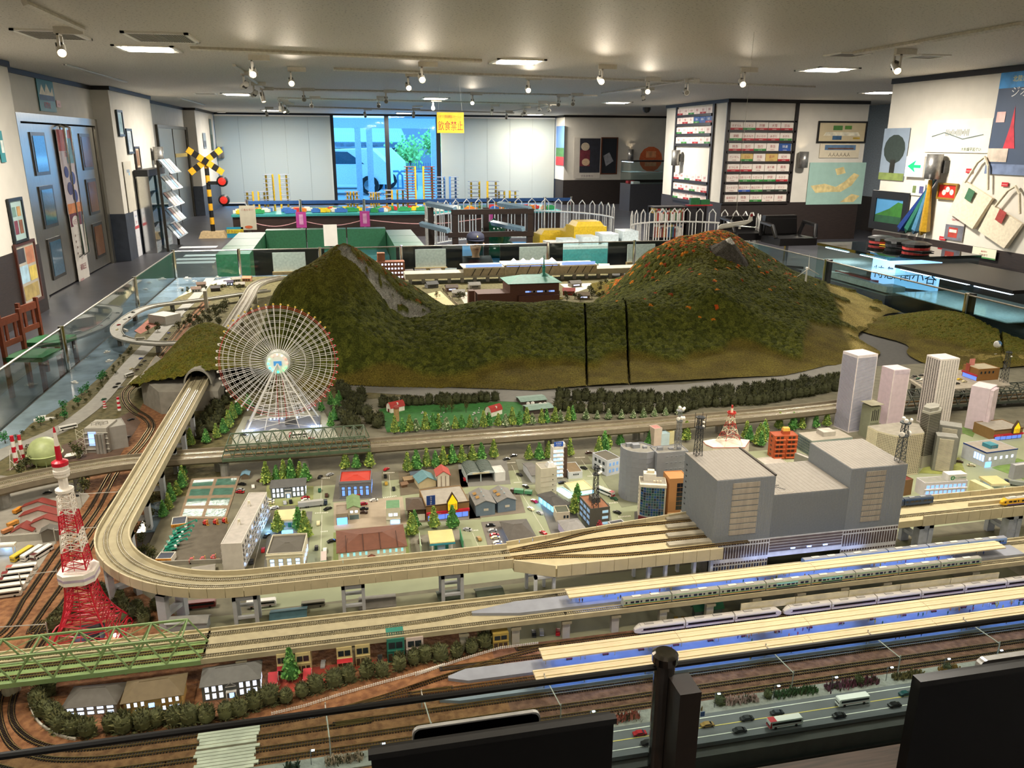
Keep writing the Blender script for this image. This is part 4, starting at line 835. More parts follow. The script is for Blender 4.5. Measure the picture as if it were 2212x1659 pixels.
def row(kind,pts,n,lb,gp,h=.004,sc=1.,jit=.006,kinds=None):
 P=[T(*p)if len(p)==2 else Q(*p)for p in pts];R=rs([(p.x,p.y)for p in P],.001);idx=np.linspace(0,len(R)-1,n).astype(int)
 for i,k in enumerate(idx):pn((kinds or[kind])[i%len(kinds or[kind])],R[k][0]+rt_.uniform(-jit,jit),R[k][1]+rt_.uniform(-jit,jit),TZ+h,lb,gp,sc)
row('hf',[('H',420,1010),('H',340,1110),('H',420,1200),('H',520,1290),('H',640,1340)],6,'spiky olive shrub of the near hedge by the bend of the tracks','hedge by the track bend',.004,1.25)
row('hf',[('H',640,1345),('H',960,1320),('H',1330,1275),('H',1700,1230),('H',2100,1170),('I',650,1180)],13,'spiky olive shrub of the near hedge in front of the three houses','hedge in front of the houses',.004,1.25)
row('hf',[('I',740,1170),('I',900,1120),('I',1080,1070),('I',1300,1010),('I',1500,960),('I',1700,890),('I',1850,850),('J',420,850),('J',530,810),('J',690,770)],14,'spiky olive shrub of the near hedge along the white fence','hedge along the white fence',.004,1.2)
row('hf',[('H',560,400),('H',500,420),('H',880,180),('H',960,150),('H',1160,370),('H',1250,420),('H',1200,300),('H',1330,300)],12,'dark olive shrub beside the red tower and the viaduct pier','shrubs by the red tower',.004,1.1,.02)
row('hd',[('H',800,60),('H',860,200),('H',1100,330)],5,'dark shrub under the curved viaduct','shrubs under the curved viaduct',.004,1.,.015)
row('dk',[('A',1420,620),('A',1350,900),('A',1330,1050),('A',1300,1200),('A',1330,1330),('A',1400,1400)],22,'dark bushy tree in the thicket between the viaduct and the ponds','thicket by the ponds',.004,.8,.03)
row('yg',[('B',330,400),('B',310,520),('B',260,610),('B',200,720),('B',160,790)],7,'light green conifer in the row beside the fish ponds','conifers by the ponds',.004,1.15,kinds=['gg','yg'])
row('hd',[('e',1370,1150),('e',1700,1170),('e',2180,1160),('f',100,1130),('f',500,1110),('f',900,1040),('f',1010,1020)],40,'dark round shrub in the long hedge along the foot of the mountains','mountain foot hedge',.004,1.5,.008)
row('hd',[('e',1390,1080),('e',1700,1100),('e',2180,1100),('f',100,1075),('f',500,1050),('f',900,990),('f',1010,975)],40,'dark round shrub in the long hedge along the foot of the mountains','mountain foot hedge',.004,1.5,.008)
row('hd',[('e',-20,1040),('e',60,1100),('e',150,1180),('e',230,1270),('e',60,1270),('e',-40,1200),('e',130,1080),('e',60,1180)],24,'dark round shrub in the grove beside the ferris wheel','grove by the ferris wheel',.004,1.5,.02)
row('hd',[('d',1260,1280),('d',1330,1200),('d',1400,1110),('d',1480,1060),('d',1370,1250),('d',1300,1330)],13,'dark round shrub in the grove between the viaduct and the ferris wheel','grove by the viaduct',.004,1.5,.015)
row('gg',[('d',1590,1130),('d',1500,1200),('d',1450,1280),('d',1370,1350),('d',1230,1380)],10,'green conifer left of the ferris wheel plaza','conifers by the ferris wheel',.004,1.3,kinds=['gg','yg'])
row('gg',[('d',1420,960),('d',1400,975)],3,'green conifer in front of the tunnel mouth','conifers by the tunnel',.004,1.2)
row('gg',[('d',2060,1160),('d',2130,1110),('d',2180,1090),('d',2120,1260)],7,'green conifer right of the ferris wheel plaza','conifers right of the ferris wheel',.004,1.2)
row('yg',[('e',340,1300),('e',520,1280),('e',760,1270),('e',1050,1250),('e',1300,1235),('e',1480,1215)],26,'light green conifer in the row between the farm and the far viaduct','conifers by the farm',.004,1.3,kinds=['yg','gg','yg','gy'])
row('gy',[('e',1480,1210),('e',1650,1205),('e',1900,1200),('e',2140,1180)],10,'pale frosted tree in front of the mountain foot hedge','frosted trees',.004,1.1)
for pts,n,l,g in[([('B',1130,460),('B',1250,440),('B',1390,430),('B',1500,440)],6,'conifer behind the grey house with lit windows','conifers behind the grey house'),([('B',1860,330),('B',1950,330),('B',2090,310)],3,'conifer behind the red-roofed bank','conifers behind the bank'),([('C',800,350),('C',890,330),('C',990,320),('C',1080,310),('C',1190,290),('C',1290,270)],7,'conifer behind the blue and red gabled houses','conifers behind the gabled houses'),([('C',1390,250),('C',1520,235),('C',1600,230)],3,'conifer behind the bus depot','conifers behind the depot'),([('B',1220,930),('B',1440,900)],2,'conifer beside the blue-lit petrol station','conifers at the lit station'),([('B',1480,990)],1,'conifer at the corner of the cream bank',None),([('C',840,950),('C',870,880)],2,'conifer left of the cream petrol station','conifers left of petrol station'),([('C',1040,880),('C',1210,880)],2,'conifer behind the cream petrol station','conifers behind petrol station'),([('C',1940,240),('C',2030,240),('C',2120,230)],3,'conifer left of the tall narrow hotel','conifers by the hotel'),([('D',620,1100),('D',640,1000)],2,'conifer left of the dark brown office block','conifers by the dark office'),([('D',850,560),('D',930,480),('D',1050,460)],4,'conifer behind the round grey department store','conifers behind the store'),([('D',1660,410),('D',1830,380),('D',575,560)],3,'small conifer by the lattice masts','conifers by the masts'),([('E',700,480),('E',760,520),('E',830,560),('E',900,450),('E',830,480)],9,'bushy light green tree left of the orange apartment block','trees by the orange block'),([('E',1010,390),('E',1190,400),('E',1260,380),('E',1460,370)],5,'conifer behind the orange apartment block','conifers behind the orange block')]:
 row('yg',pts,n,l,g,.004,1.45,.006,['yg','gg'])
pq=Q('I',795,1010);o=pn('gg',pq.x,pq.y,TZ+.004,'tall bright green conifer between two red stalls',None,1.0);o.scale=(1.4,1.4,1.75)
row('br',[('d',410,1215),('d',490,1140),('d',545,1050),('d',580,1020),('d',700,925),('d',190,1300),('d',40,1360)],9,'bright green round tree on the shore verge','shore trees',.004,1.1)
row('dk',[('d',100,1330),('d',300,1240),('d',470,1150),('d',620,1020),('d',700,950),('d',800,800),('d',830,760)],26,'low dark scrub bush on the shore verge','shore scrub',.002,.55,.02)
row('dk',[('d',1250,600),('d',1300,560),('d',1350,620),('d',1400,560),('d',1450,480),('d',1330,520),('d',1180,640)],30,'olive tree in the wood between the coast line and the far viaduct','wood by the coast line',.004,1.2,.06)
row('dk',[('d',930,650),('d',980,660),('d',1100,540)],6,'dark tree inside the loop of the elevated road','trees in the road loop',.004,1.1,.02)
row('dk',[('d',1180,400),('d',1250,385),('d',1330,375),('d',1420,370),('d',1520,375)],16,'small dark tree in the far seaside village','village trees',.004,.9,.05)
row('dk',[('A',790,720),('A',850,690),('A',30,540),('A',960,370),('A',300,400)],7,'dark tree near the elevated track by the warehouses','trees by the warehouses',.004,1.3,.012)
row('dk',[('e',560,440),('e',1420,420),('e',1500,450),('e',1580,400),('e',1660,440),('e',1660,350),('e',1740,330)],26,'dark tree in the valley by the brown factory','valley trees',.004,1.3,.08)
FB=[('b86a52','coral'),('c9a090','pale pink'),('4f6a42','green'),('7a4a52','plum'),('8a6a3a','ochre'),('b08a80','dusty pink')]
def flower_patch(x0,x1,col,lb,y=1.412,seed=0):
 rnd=random.Random(seed);mb=MB();m=[mt(col,.9,va=.3),m9('4a4a30')]
 for i in range(int((x1-x0)/.0022)*9):
  p=V3((rnd.uniform(x0,x1),rnd.gauss(y,.0055),TZ+.007));q=p+V3((rnd.gauss(0,.002),rnd.gauss(0,.002),rnd.uniform(.006,.015)));s=V3((rnd.gauss(0,1),rnd.gauss(0,1),0)).normalized()*.0016;mb.add([p-s,p+s,q+s*.8,q-s*.8],[(0,1,2,3)],m[0]if rnd.random()<.75 else m[1])
 so('flower_patch',mb,lb,'flowers')
for i,(u0,u1,zone,col,l)in enumerate([(1050,1330,'I','c8b09a','pale pink flower patch behind the propped tablet'),(760,860,'I','3f5a4a','dark green flower patch by the near lamp'),(1380,1660,'I','8a8260','olive flower patch beside the near lamp post'),(1100,1400,'J','4a5a40','dark green flower patch right of the propped tablet'),(1540,1860,'J','b86a5a','coral flower patch beside the red car'),(570,720,'K','8a6a3a','ochre flower patch by the blue road sign'),(920,1190,'K','c9a8a0','pale pink flower patch behind the grey cars'),(1340,1700,'K','4f6a42','green hedge patch behind the red-nosed coach'),(1780,1940,'K','7a4a5a','plum flower patch left of the white coach'),(560,850,'L','7a4452','plum flower patch behind the white coach'),(980,1240,'L','8a7a4a','olive flower patch right of the bright lamp'),(1400,1560,'L','a07a3a','ochre flower patch beside the silver device')]):
 v={'I':1600,'J':1340,'K':1210,'L':1040}[zone];flower_patch(Q(zone,u0,v).x,Q(zone,u1,v).x,col,l,seed=i)
row('hf',[('J',1440,1360),('J',1510,1340)],2,'small shrub between the coral flowers and the green patch','bed shrubs',.006,.6,.002)
row('hf',[('K',880,1200),('K',1235,1140),('K',340,1280),('L',520,1080),('L',870,1020),('L',1350,950)],6,'small shrub standing in the bed beside a street lamp','bed shrubs by lamps',.006,.65,.002)
pq=Q('D',840,1290);o=pn('br',pq.x,pq.y,TZ+.004,'crimson maple tree by the elevated tracks',None,1.0);o.name='maple_tree'
RED=mt('a8323e',.85,va=.3)
f_=[c for c in o.children if c.name.startswith('foliage')][0];f_.data=f_.data.copy()
for i in range(len(f_.data.materials)):f_.data.materials[i]=RED
for k,o in list(PROTO.items()):
 if k not in USED:
  for c in list(o.children):bpy.data.objects.remove(c)
  bpy.data.objects.remove(o)
BASE=TZ+.0035
def box3(z,base,tnl,tnr,tb,corner='L',back='L',dmax=None,h=.0035):
 b=Q(z,*base,h=h);H=ht(b,*zp(z,*(tnl if corner=='L' else tnr)))
 A,B_,K=atZ(*zp(z,*tnl),H),atZ(*zp(z,*tnr),H),atZ(*zp(z,*tb),H)
 e=B_-A;rz=math.atan2(e.y,e.x);n=V3((-sin(rz),cos(rz),0));D=(K-(A if back=='L' else B_)).dot(n)
 if dmax:D=min(D,dmax)
 return V3((A.x,A.y,TZ+h)),rz,e.length,max(D,.01),H-TZ-h
WLIT=lit('8fb4ff',2.2);WBLUE=lit('58a8ff',4.);WDIM=mt('2a3238',.15);WGLS=mt('39525e',.12);WWHITE=lit('cfe0ff',2.)
def wins(t,face,W,D,cols,rows,x0,x1,z0,z1,ww,wh,m,join=False,name='window',frame=None,skip=()):
 L=W if face in 'FB' else D;mb=MB();me=MB().box(-ww/2,ww/2,-.0007,.0002,-wh/2,wh/2,m)
 fr=None
 if frame:fr=MB().box(-ww/2-.0008,ww/2+.0008,-.0005,.0002,-wh/2-.0008,wh/2+.0008,frame)
 mesh=None if join else me.mesh(name);fmesh=fr.mesh('window_frame')if fr and not join else None
 for i in range(cols):
  for j in range(rows):
   if(i,j)in skip:continue
   x=L*(x0+(x1-x0)*(i+.5)/cols);z=z0+(z1-z0)*(j+.5)/rows
   if face=='F':p,r=(x,0,z),0
   elif face=='R':p,r=(W,x,z),PI/2
   elif face=='L':p,r=(0,D-x,z),-PI/2
   else:p,r=(W-x,D,z),PI
   if join:
    mb.at(*p,r)
    if fr:mb.box(-ww/2-.0008,ww/2+.0008,-.0005,.0002,-wh/2-.0008,wh/2+.0008,frame)
    mb.box(-ww/2,ww/2,-.0007,.0002,-wh/2,wh/2,m)
   else:
    o=obj(name,mesh,t,loc=p,rz=r)
    if fmesh:obj('window_frame',fmesh,o)
 if join and mb.v:o=obj('window_grid',mb,t);o['kind']='stuff'
def rhp(W,D,H,rh,m,ov=.004,ridge=.5):
 k=D/2*1.0;a=-ov;mb=MB();x0,x1,y0,y1=-ov,W+ov,-ov,D+ov
 r0,r1=x0+min(W*.42,D*.5),x1-min(W*.42,D*.5);ym=(y0+y1)/2
 v=[(x0,y0,H),(x1,y0,H),(x1,y1,H),(x0,y1,H),(r0,ym,H+rh),(r1,ym,H+rh)];lo=[(x,y,H-.0015)for x,y,_ in v[:4]]
 mb.add(v+lo,[(0,1,5,4),(1,2,5),(2,3,4,5),(3,0,4),(0,6,7,1),(1,7,8,2),(2,8,9,3),(3,9,6,0),(9,8,7,6)],m);mb.bar((r0,ym,H+rh),(r1,ym,H+rh),.0016,m);return mb
def rgb(W,D,H,rh,m,ov=.003,axis='x',th=.002):
 mb=MB()
 if axis=='x':mb.extr([(-ov,H-rh*ov*2/D),(D/2,H+rh),(D+ov,H-rh*ov*2/D),(D+ov,H-rh*ov*2/D+th),(D/2,H+rh+th*1.3),(-ov,H-rh*ov*2/D+th)],-ov,W+ov,m)
 else:
  mb.M=M4(((0,1,0,0),(1,0,0,0),(0,0,1,0),(0,0,0,1)));mb.extr([(-ov,H),(W/2,H+rh),(W+ov,H),(W+ov,H+th),(W/2,H+rh+th*1.3),(-ov,H+th)],-ov,D+ov,m);mb.f=[f[::-1]for f in mb.f]
 return mb
def bu(name,lb,spec,wall,roof,kind='flat',rh=.01,axis='x',par=.003,plot=None,cat='building',ov=.004,dmax=None,sink=.003,gp=None):
 o,rz,W,D,H=spec if isinstance(spec,tuple)and isinstance(spec[0],V3)else box3(*spec)
 t=tg(name,lb,cat,o,rz,gp);wm=mt(wall,.7,va=.05,scale=50)if isinstance(wall,str)else wall;rm=mt(roof,.75,va=.08,scale=60)if isinstance(roof,str)else roof
 t['w'],t['d'],t['h']=W,D,H
 if kind=='flat':
  obj('wall',MB().box(0,W,0,D,0,H-sink,wm),t);obj('roof',MB().box(.001,W-.001,.001,D-.001,H-sink,H-sink+.0008,rm),t)
  if par:obj('parapet',MB().box(0,W,0,.002,H-sink,H,wm).box(0,W,D-.002,D,H-sink,H,wm).box(0,.002,.002,D-.002,H-sink,H,wm).box(W-.002,W,.002,D-.002,H-sink,H,wm),t)
 elif kind=='hip':obj('wall',MB().box(0,W,0,D,0,H,wm),t);obj('roof',rhp(W,D,H,rh,rm,ov),t)
 elif kind=='gable':
  mb=MB().box(0,W,0,D,0,H,wm)
  if axis=='x':mb.add([(0,0,H),(0,D,H),(0,D/2,H+rh)],[(0,2,1)],wm).add([(W,0,H),(W,D,H),(W,D/2,H+rh)],[(0,1,2)],wm)
  else:mb.add([(0,0,H),(W,0,H),(W/2,0,H+rh)],[(0,1,2)],wm).add([(0,D,H),(W,D,H),(W/2,D,H+rh)],[(0,2,1)],wm)
  obj('wall',mb,t);obj('roof',rgb(W,D,H,rh,rm,ov,axis),t)
 if plot:obj('plot',MB().box(-plot[1],W+plot[2],-plot[3],D+plot[4],-.0006,.0012,mt(plot[0],.85,va=.06)),t)
 return t,W,D,H
def deco(t,name,mb):return obj(name,mb,t)
gd('town_streets',[WV(-.30,2.035),WV(4.2,2.16),WV(4.2,2.86),WV(-.16,2.86)],.0028,.0036,STREET,'pale green street surface of the town','street')
PLOTS=[('8a8f5a',[('B',1100,690),('B',1555,660),('B',1560,490),('B',1120,480)]),('6f6c64',[('B',1740,640),('C',550,600),('C',540,350),('B',1780,390)]),('a89a86',[('C',95,905),('C',780,850),('C',740,590),('C',90,650)]),('7d8a52',[('C',85,1240),('C',810,1190),('C',780,880),('C',90,930)]),('6a604e',[('C',720,580),('C',1360,500),('C',1330,330),('C',700,350)]),('7c7a74',[('C',1290,500),('C',1760,470),('C',1720,240),('C',1260,260)]),('77705f',[('C',790,840),('C',1480,800),('C',1380,560),('C',780,600)]),('8a8578',[('C',830,1170),('C',1350,1120),('C',1290,900),('C',810,970)]),('7a7062',[('C',1370,800),('C',1900,740),('C',1830,520),('C',1370,560)]),('77716a',[('C',1560,1110),('C',2000,1040),('C',1900,800),('C',1480,830)]),('6d6c66',[('B',1090,1310),('B',1490,1290),('B',1550,730),('B',1500,730),('B',1120,920)]),('77786a',[('D',130,830),('D',560,800),('D',470,540),('D',60,590)]),('6b6a66',[('D',420,1360),('D',740,1310),('D',560,960),('D',290,1000)]),('63665a',[('D',700,1300),('D',980,1260),('D',940,1000),('D',660,1040)]),('a9b090',[('D',480,960),('D',800,900),('D',780,780),('D',440,810)]),('7d8068',[('D',740,560),('D',1040,480),('D',1300,1000),('D',1060,1040)]),('6c6b68',[('D',1180,1190),('D',1660,1160),('D',1600,1000),('D',1180,1080)])]
for i,(c,pts)in enumerate(PLOTS):
 P=[Q(*p)for p in pts];cx,cy=sum(p.x for p in P)/len(P),sum(p.y for p in P)/len(P)
 o=obj('building_plot',MB().pz([(p.x,p.y)for p in P],BASE,BASE+.0009,mt(c,.85,va=.08,scale=20)),None);tag(o,['paved forecourt around the grey house with lit windows','dark paved plot round the red-roofed bank','pinkish garage forecourt with the green gabled hut','green lawn plot of the long brown-roofed house','earthy plot of the gabled houses','grey yard of the bus depot','dark plot of the yellow-signed store','paved forecourt of the cream petrol station','yard of the twin warehouses','car park beside the dark-roofed diner','dark paved plot behind the cream bank','plot of the tall hotel','paved plot of the blue-lit house','plot of the dark brown office','bright plot of the blue-lit shop','pavement round the rounded department store','pavement in front of the blue glass office'][i],'plot')
def stripes(p0,p1,n,w,lb):
 a,b=Q(*p0),Q(*p1);t=tg('zebra_crossing',lb,'road marking',(a.x,a.y,BASE+.0003));d=(b-a);rz=math.atan2(d.y,d.x);L=d.length
 for i in range(n):obj('stripe',MB().at(0,0,0,rz).box(L*i/n,L*(i+.5)/n,-w/2,w/2,0,.0003,LINEW),t)
for p0,p1,n,l in[(('B',1590,415),('B',1720,412),8,'zebra crossing beside the red-roofed bank'),(('B',1575,745),('B',1705,738),8,'zebra crossing by the grey lorry'),(('B',1630,920),('B',1700,915),5,'half zebra crossing by the brown-roofed house'),(('B',1550,1265),('B',1710,1260),9,'zebra crossing beside the curved viaduct wall'),(('C',560,365),('C',670,360),8,'zebra crossing between bank and gabled houses'),(('C',560,600),('C',690,580),8,'zebra crossing by the white saloon car'),(('C',1710,270),('C',1810,265),8,'zebra crossing near the far viaduct by the depot'),(('C',1790,455),('C',1890,450),8,'zebra crossing beside the depot corner'),(('C',1340,915),('C',1460,905),8,'zebra crossing beside the petrol station'),(('C',1390,1105),('C',1540,1095),9,'zebra crossing in front of the parked row'),(('D',620,570),('D',720,565),8,'zebra crossing by the brown flat shop'),(('D',940,1000),('D',1060,990),8,'zebra crossing by the dark green car'),(('D',1030,1130),('D',1150,1120),8,'zebra crossing near the dark office'),(('D',740,745),('D',840,740),7,'zebra crossing beside the white van')]:stripes(p0,p1,n,.008,l)
def lane(pts,lb):P=rs([Q(*p)[:2]for p in pts],.02);so('lane_line',sx_(MB(),P,[(-.0005,0),(.0005,0),(.0005,.0003),(-.0005,.0003)],BASE+.0002,LINEW),lb,'road marking')
for pts,l in[([('B',1640,430),('B',1625,740)],'white lane line of the street left of the bank'),([('B',1640,760),('B',1625,1260)],'white lane line of the street left of the brown-roofed house'),([('B',1000,720),('B',1060,1000),('B',980,1320)],'white lane line of the street by the apartment slab'),([('C',615,380),('C',630,580)],'white lane line between bank and gabled houses'),([('C',1770,290),('C',1840,440)],'white lane line by the depot'),([('D',100,880),('D',370,1330)],'white lane line of the sloping street by the diner'),([('D',680,590),('D',790,740)],'white lane line by the brown flat shop'),([('D',880,830),('D',1000,1000)],'white lane line beside the department store'),([('C',1400,930),('C',1470,1090)],'white lane line by the petrol station')]:lane(pts,l)
t=tg('fish_pond','eight rectangular green fish ponds with brown rims','')
A_,B_,C_,D_=[Q('B',*p)for p in((290,800),(735,805),(870,400),(410,425))]
def bil(u,v):return(A_*(1-u)+B_*u)*(1-v)+(D_*(1-u)+C_*u)*v
obj('rim',MB().pz([tuple(bil(*q)[:2])for q in((0,0),(1,0),(1,1),(0,1))],BASE-.0005,BASE+.0035,mt('8a7760',.85,va=.12,scale=60)),t)
WATER=mt('4d7466',.3,scale=60,va=.2,bump=.25)
for i in range(2):
 for j in range(4):
  u0,u1,v0,v1=.06+.48*i,.47+.48*i,.045+.245*j,.215+.245*j
  obj('pool',MB().pz([tuple(bil(*q)[:2])for q in((u0,v0),(u1,v0),(u1,v1),(u0,v1))],BASE+.002,BASE+.0037,WATER),t)
bu('pond_hut','tiny hut with blue roof beside the fish ponds',('B',(880,420),(875,385),(950,380),(880,350)),'6f604c','6f94a8','gable',.008,'y',ov=.002)
t=tg('yard','dark paved equipment yard with low concrete wall','')
Y4=[Q('B',*p)for p in((70,1240),(690,1215),(755,830),(370,800))]
obj('paving',MB().pz([p[:2]for p in Y4],BASE-.0005,BASE+.0014,mt('5d564a',.9,va=.12)),t)
for a,b in((Y4[0],Y4[1]),(Y4[3],Y4[0])):
 d=(b-a).normalized();n=V3((-d.y,d.x,0))*.002;obj('wall',MB().pz([(a-n)[:2],(b-n)[:2],(b+n)[:2],(a+n)[:2]],BASE,BASE+.014,mt('9a968a',.85)),t)
for sp,l in((('B',(218,912),(215,845),(355,828),(260,770)),'shed with dark panel roof and orange signboard at the far end of the yard'),(('B',(72,1222),(68,1165),(215,1162),(110,1100)),'shed with dark panel roof and orange signboard at the near end of the yard')):
 b,W,D,H=bu('rental_shed',l,sp,'d8d4c8','3c4250',sink=.004)
 deco(b,'signboard',MB().box(0,W,-.0016,0,H-.011,H-.001,mt('d08a2a')).text('重機レンタル',W/2,-.0018,H-.0085,.006,mt('5a2a10'),W*.9));deco(b,'door',MB().box(.003,W*.45,-.0008,0,0,H-.012,m5('b8b4aa')))
def forklift(u,v,l,rz):
 p=Q('B',u,v,.005);t=tg('forklift',l,'forklift',p,rz,'forklifts in the yard');R_,Yl=m5('c0302a'),m5('d8a83a')
 obj('body',MB().box(-.008,.006,-.005,.005,.002,.009,R_).box(-.009,-.003,-.005,.005,.009,.012,R_),t)
 obj('mast',MB().box(.006,.0075,-.004,-.0025,.001,.02,Yl).box(.006,.0075,.0025,.004,.001,.02,Yl).box(.006,.0075,-.004,.004,.018,.0195,Yl),t)
 obj('fork',MB().box(.0075,.016,-.0035,-.0022,.001,.002,Yl).box(.0075,.016,.0022,.0035,.001,.002,Yl),t)
 obj('roof_guard',MB().box(-.005,.004,-.0045,.0045,.016,.017,R_).box(-.005,-.004,-.0045,-.0035,.009,.016,R_).box(-.005,-.004,.0035,.0045,.009,.016,R_).box(.003,.004,-.0045,-.0035,.009,.016,R_).box(.003,.004,.0035,.0045,.009,.016,R_),t)
 for x in(-.005,.003):
  for y in(-.0055,.0055):mb=MB();mb.M=M4.Translation((x,y,.0024))@M4.Rotation(PI/2,4,'X');mb.lt([(0,-.0012),(.0024,-.0012),(.0024,.0012),(0,.0012)],BK,8);obj('wheel',mb,t)
for u,v,l in((545,845,'red forklift nearest the far shed'),(640,838,'red forklift in the middle of the far yard row'),(725,825,'red forklift beside the apartment slab in the far yard row'),(415,1205,'red forklift nearest the near shed'),(520,1195,'red forklift in the middle of the near yard row'),(620,1178,'red forklift beside the apartment slab in the near yard row')):forklift(u,v,l,-.6 if v<900 else.2)
def crane(u,v,l,rz):
 p=Q('B',u,v,.005);t=tg('truck_crane',l,'crane',p,rz,'teal cranes in the yard');G_=mt('1f8a72',.45)
 obj('carrier',MB().box(-.022,.022,-.007,.007,.004,.009,G_).box(.016,.023,-.0065,.0065,.009,.016,m4('cfd4d0')),t)
 obj('cab',MB().box(-.010,.000,-.0065,.0065,.009,.018,G_),t)
 obj('boom',MB().tube([(-.012,0,.016),(.055,0,.032)],.0025,G_,4),t);obj('hook_block',MB().box(.052,.058,-.002,.002,.024,.031,m5('3aa890')),t)
 for x in(-.016,-.008,.010,.018):
  for y in(-.007,.007):mb=MB();mb.M=M4.Translation((x,y,.003))@M4.Rotation(PI/2,4,'X');mb.lt([(0,-.001),(.0032,-.001),(.0032,.001),(0,.001)],BK,8);obj('wheel',mb,t)
for i,(u,v)in enumerate(((300,915),(270,965),(245,1012),(225,1055),(200,1095))):crane(u,v,['teal mobile crane nearest the far shed','teal mobile crane second from the far shed','teal mobile crane in the middle of the row','teal mobile crane second from the near shed','teal mobile crane nearest the near shed'][i],.35)
b,W,D,H=bu('apartment_block','long white apartment slab with balconies beside the yard',('B',(893,1275),(683,1025),(878,1018),(1000,540),'R','R'),'d4cfc6','b0aaa2',par=.0015)
for j in range(5):
 z=H*(.1+.165*j);n=12
 for i in range(n):
  y=D*(i+.1)/n;y1=D*(i+.9)/n
  bl=obj('balcony',MB().box(W,W+.006,y,y1,z,z+.0008,m7('c9c6c0')).box(W+.0052,W+.006,y,y1,z,z+.005,mt('c9cdd4')),b)
 for i in range(n):y=D*(i+.5)/n;obj('window',MB().box(W-.0001,W+.0006,y-.005,y+.005,z+.001,z+.0105,WLIT if(i*7+j*3)%5==0 else WDIM),b)
for j in range(4):obj('stair_landing',MB().box(-.004,0,D*.02,D*.07,H*(.15+.2*j),H*(.15+.2*j)+.008,m7('b9b5ac')),b)
for y in(.35,.72):
 deco(b,'water_tank',MB().cyl(W*.4,D*y,H+.008,H+.017,.004,mt('d9d2b8'),10));mb=MB()
 for dx,dy in((-.003,-.003),(.003,-.003),(.003,.003),(-.003,.003)):mb.bar((W*.4+dx*1.4,D*y+dy*1.4,H-.002),(W*.4+dx,D*y+dy,H+.008),.0009,mt('d9d2b8'))
 deco(b,'tank_stand',mb)
def lit_house(lb,spec,wall,roof,rh,cols=8,trim='e8e8e4',portico=True,join=False,gw=None,rows=2):
 b,W,D,H=bu('western_house',lb,spec,wall,roof,'hip',rh,ov=.004)
 wins(b,'F',W,D,cols,rows,.03,.97,H*.08,H*.96,W/cols*.48,H*.3,gw or WWHITE,frame=mt(trim,.6),skip={(cols//2,j)for j in range(rows)}|{(cols//2-1,j)for j in range(rows)}if portico else())
 wins(b,'R' if spec[1][0]<1500 else 'L',W,D,3,rows,.1,.9,H*.08,H*.96,D*.14,H*.3,gw or WWHITE,frame=mt(trim,.6))
 if portico:
  deco(b,'portico',MB().box(W*.41,W*.59,-.008,0,H*.46,H*.52,mt(trim,.6)).box(W*.41,W*.425,-.008,-.0065,0,H*.46,mt(trim,.6)).box(W*.575,W*.59,-.008,-.0065,0,H*.46,mt(trim,.6)))
  deco(b,'portico_gable',MB().at(W*.41,-.006,H*.82).box(0,W*.18,-.001,.006,0,.002,mt(trim,.6)).poly([(0,-.001,.002),(W*.18,-.001,.002),(W*.09,-.001,.01)],mt(roof,.7)).quad((0,-.001,.002),(W*.09,-.001,.01),(W*.09,.01,.01),(0,.01,.002),mt(roof,.7)).quad((W*.09,-.001,.01),(W*.18,-.001,.002),(W*.18,.01,.002),(W*.09,.01,.01),mt(roof,.7)))
  deco(b,'door',MB().box(W*.46,W*.54,-.0008,0,0,H*.34,lit('9fc0ff',1.6)))
 return b,W,D,H
lit_house('grey western house with lit windows and dark hip roof behind its car park',('B',(1160,605),(1152,500),(1478,475),(1190,425)),'6a7270','5a5a58',.016)
def bank(lb,spec,wall,roofc,cols=5,lightm=None):
 b,W,D,H=bu('bank_building',lb,spec,wall,roofc,sink=.006);wm=mt(wall,.7,va=.05,scale=50)
 deco(b,'cornice',MB().box(-.002,W+.002,-.003,0,H-.008,H-.004,wm).box(-.0015,W+.0015,-.002,0,H*.72,H*.75,wm));deco(b,'plinth',MB().box(-.002,W+.002,-.003,0,0,H*.12,wm))
 for i in range(cols+1):x=W*(.03+.94*i/cols);deco(b,'column',MB().box(x-.0022,x+.0022,-.003,0,H*.12,H*.72,wm))
 wins(b,'F',W,D,cols,1,.03,.97,H*.18,H*.5,W/cols*.42,H*.3,lightm or WDIM,frame=wm);wins(b,'F',W,D,cols,1,.03,.97,H*.52,H*.7,W/cols*.42,H*.13,lightm or WDIM,frame=wm)
 wins(b,'R',W,D,4,1,.05,.95,H*.18,H*.5,D/4*.4,H*.3,lightm or WDIM)
 mb2=rhp(W*.92,D*.9,H-.0055,.007,mt(roofc,.75,va=.06),0);mb2.v=[(x+W*.04,y+D*.05,z)for x,y,z in mb2.v];deco(b,'low_roof',mb2)
 return b,W,D,H
b,W,D,H=bank('grey stone bank with columns and a bright red roof',('C',(150,605),(140,440),(440,425),(148,335)),'75767a','b8321e',5,lit('6a9aff',.8))
deco(b,'awning',MB().box(W*.52,W*.66,-.006,0,H*.22,H*.25,mt('b02020')))
b,W,D,H=bank('cream stone bank with tall lit windows and a dark flat roof',('B',(1125,1300),(1112,1120),(1455,1100),(1150,940)),'d6cfb8','57534a',4,lit('8fb8ff',2.2))
b,W,D,H=bu('garage_hut','small garage hut with green gabled roof and lit bay',('C',(235,800),(225,695),(335,685),(215,590)),'c9c2ae','6f8a5a','gable',.01,'y')
wins(b,'F',W,D,2,1,.1,.9,H*.55,H*.85,W*.22,H*.18,WWHITE);deco(b,'bay_door',MB().box(W*.1,W*.9,-.0008,0,0,H*.42,m4('5f7478')))
b,W,D,H=bu('garage_annex','flat brown annex with blue-lit garage bay',('C',(118,850),(112,745),(222,735),(125,660)),'9a8c7a','8f8272')
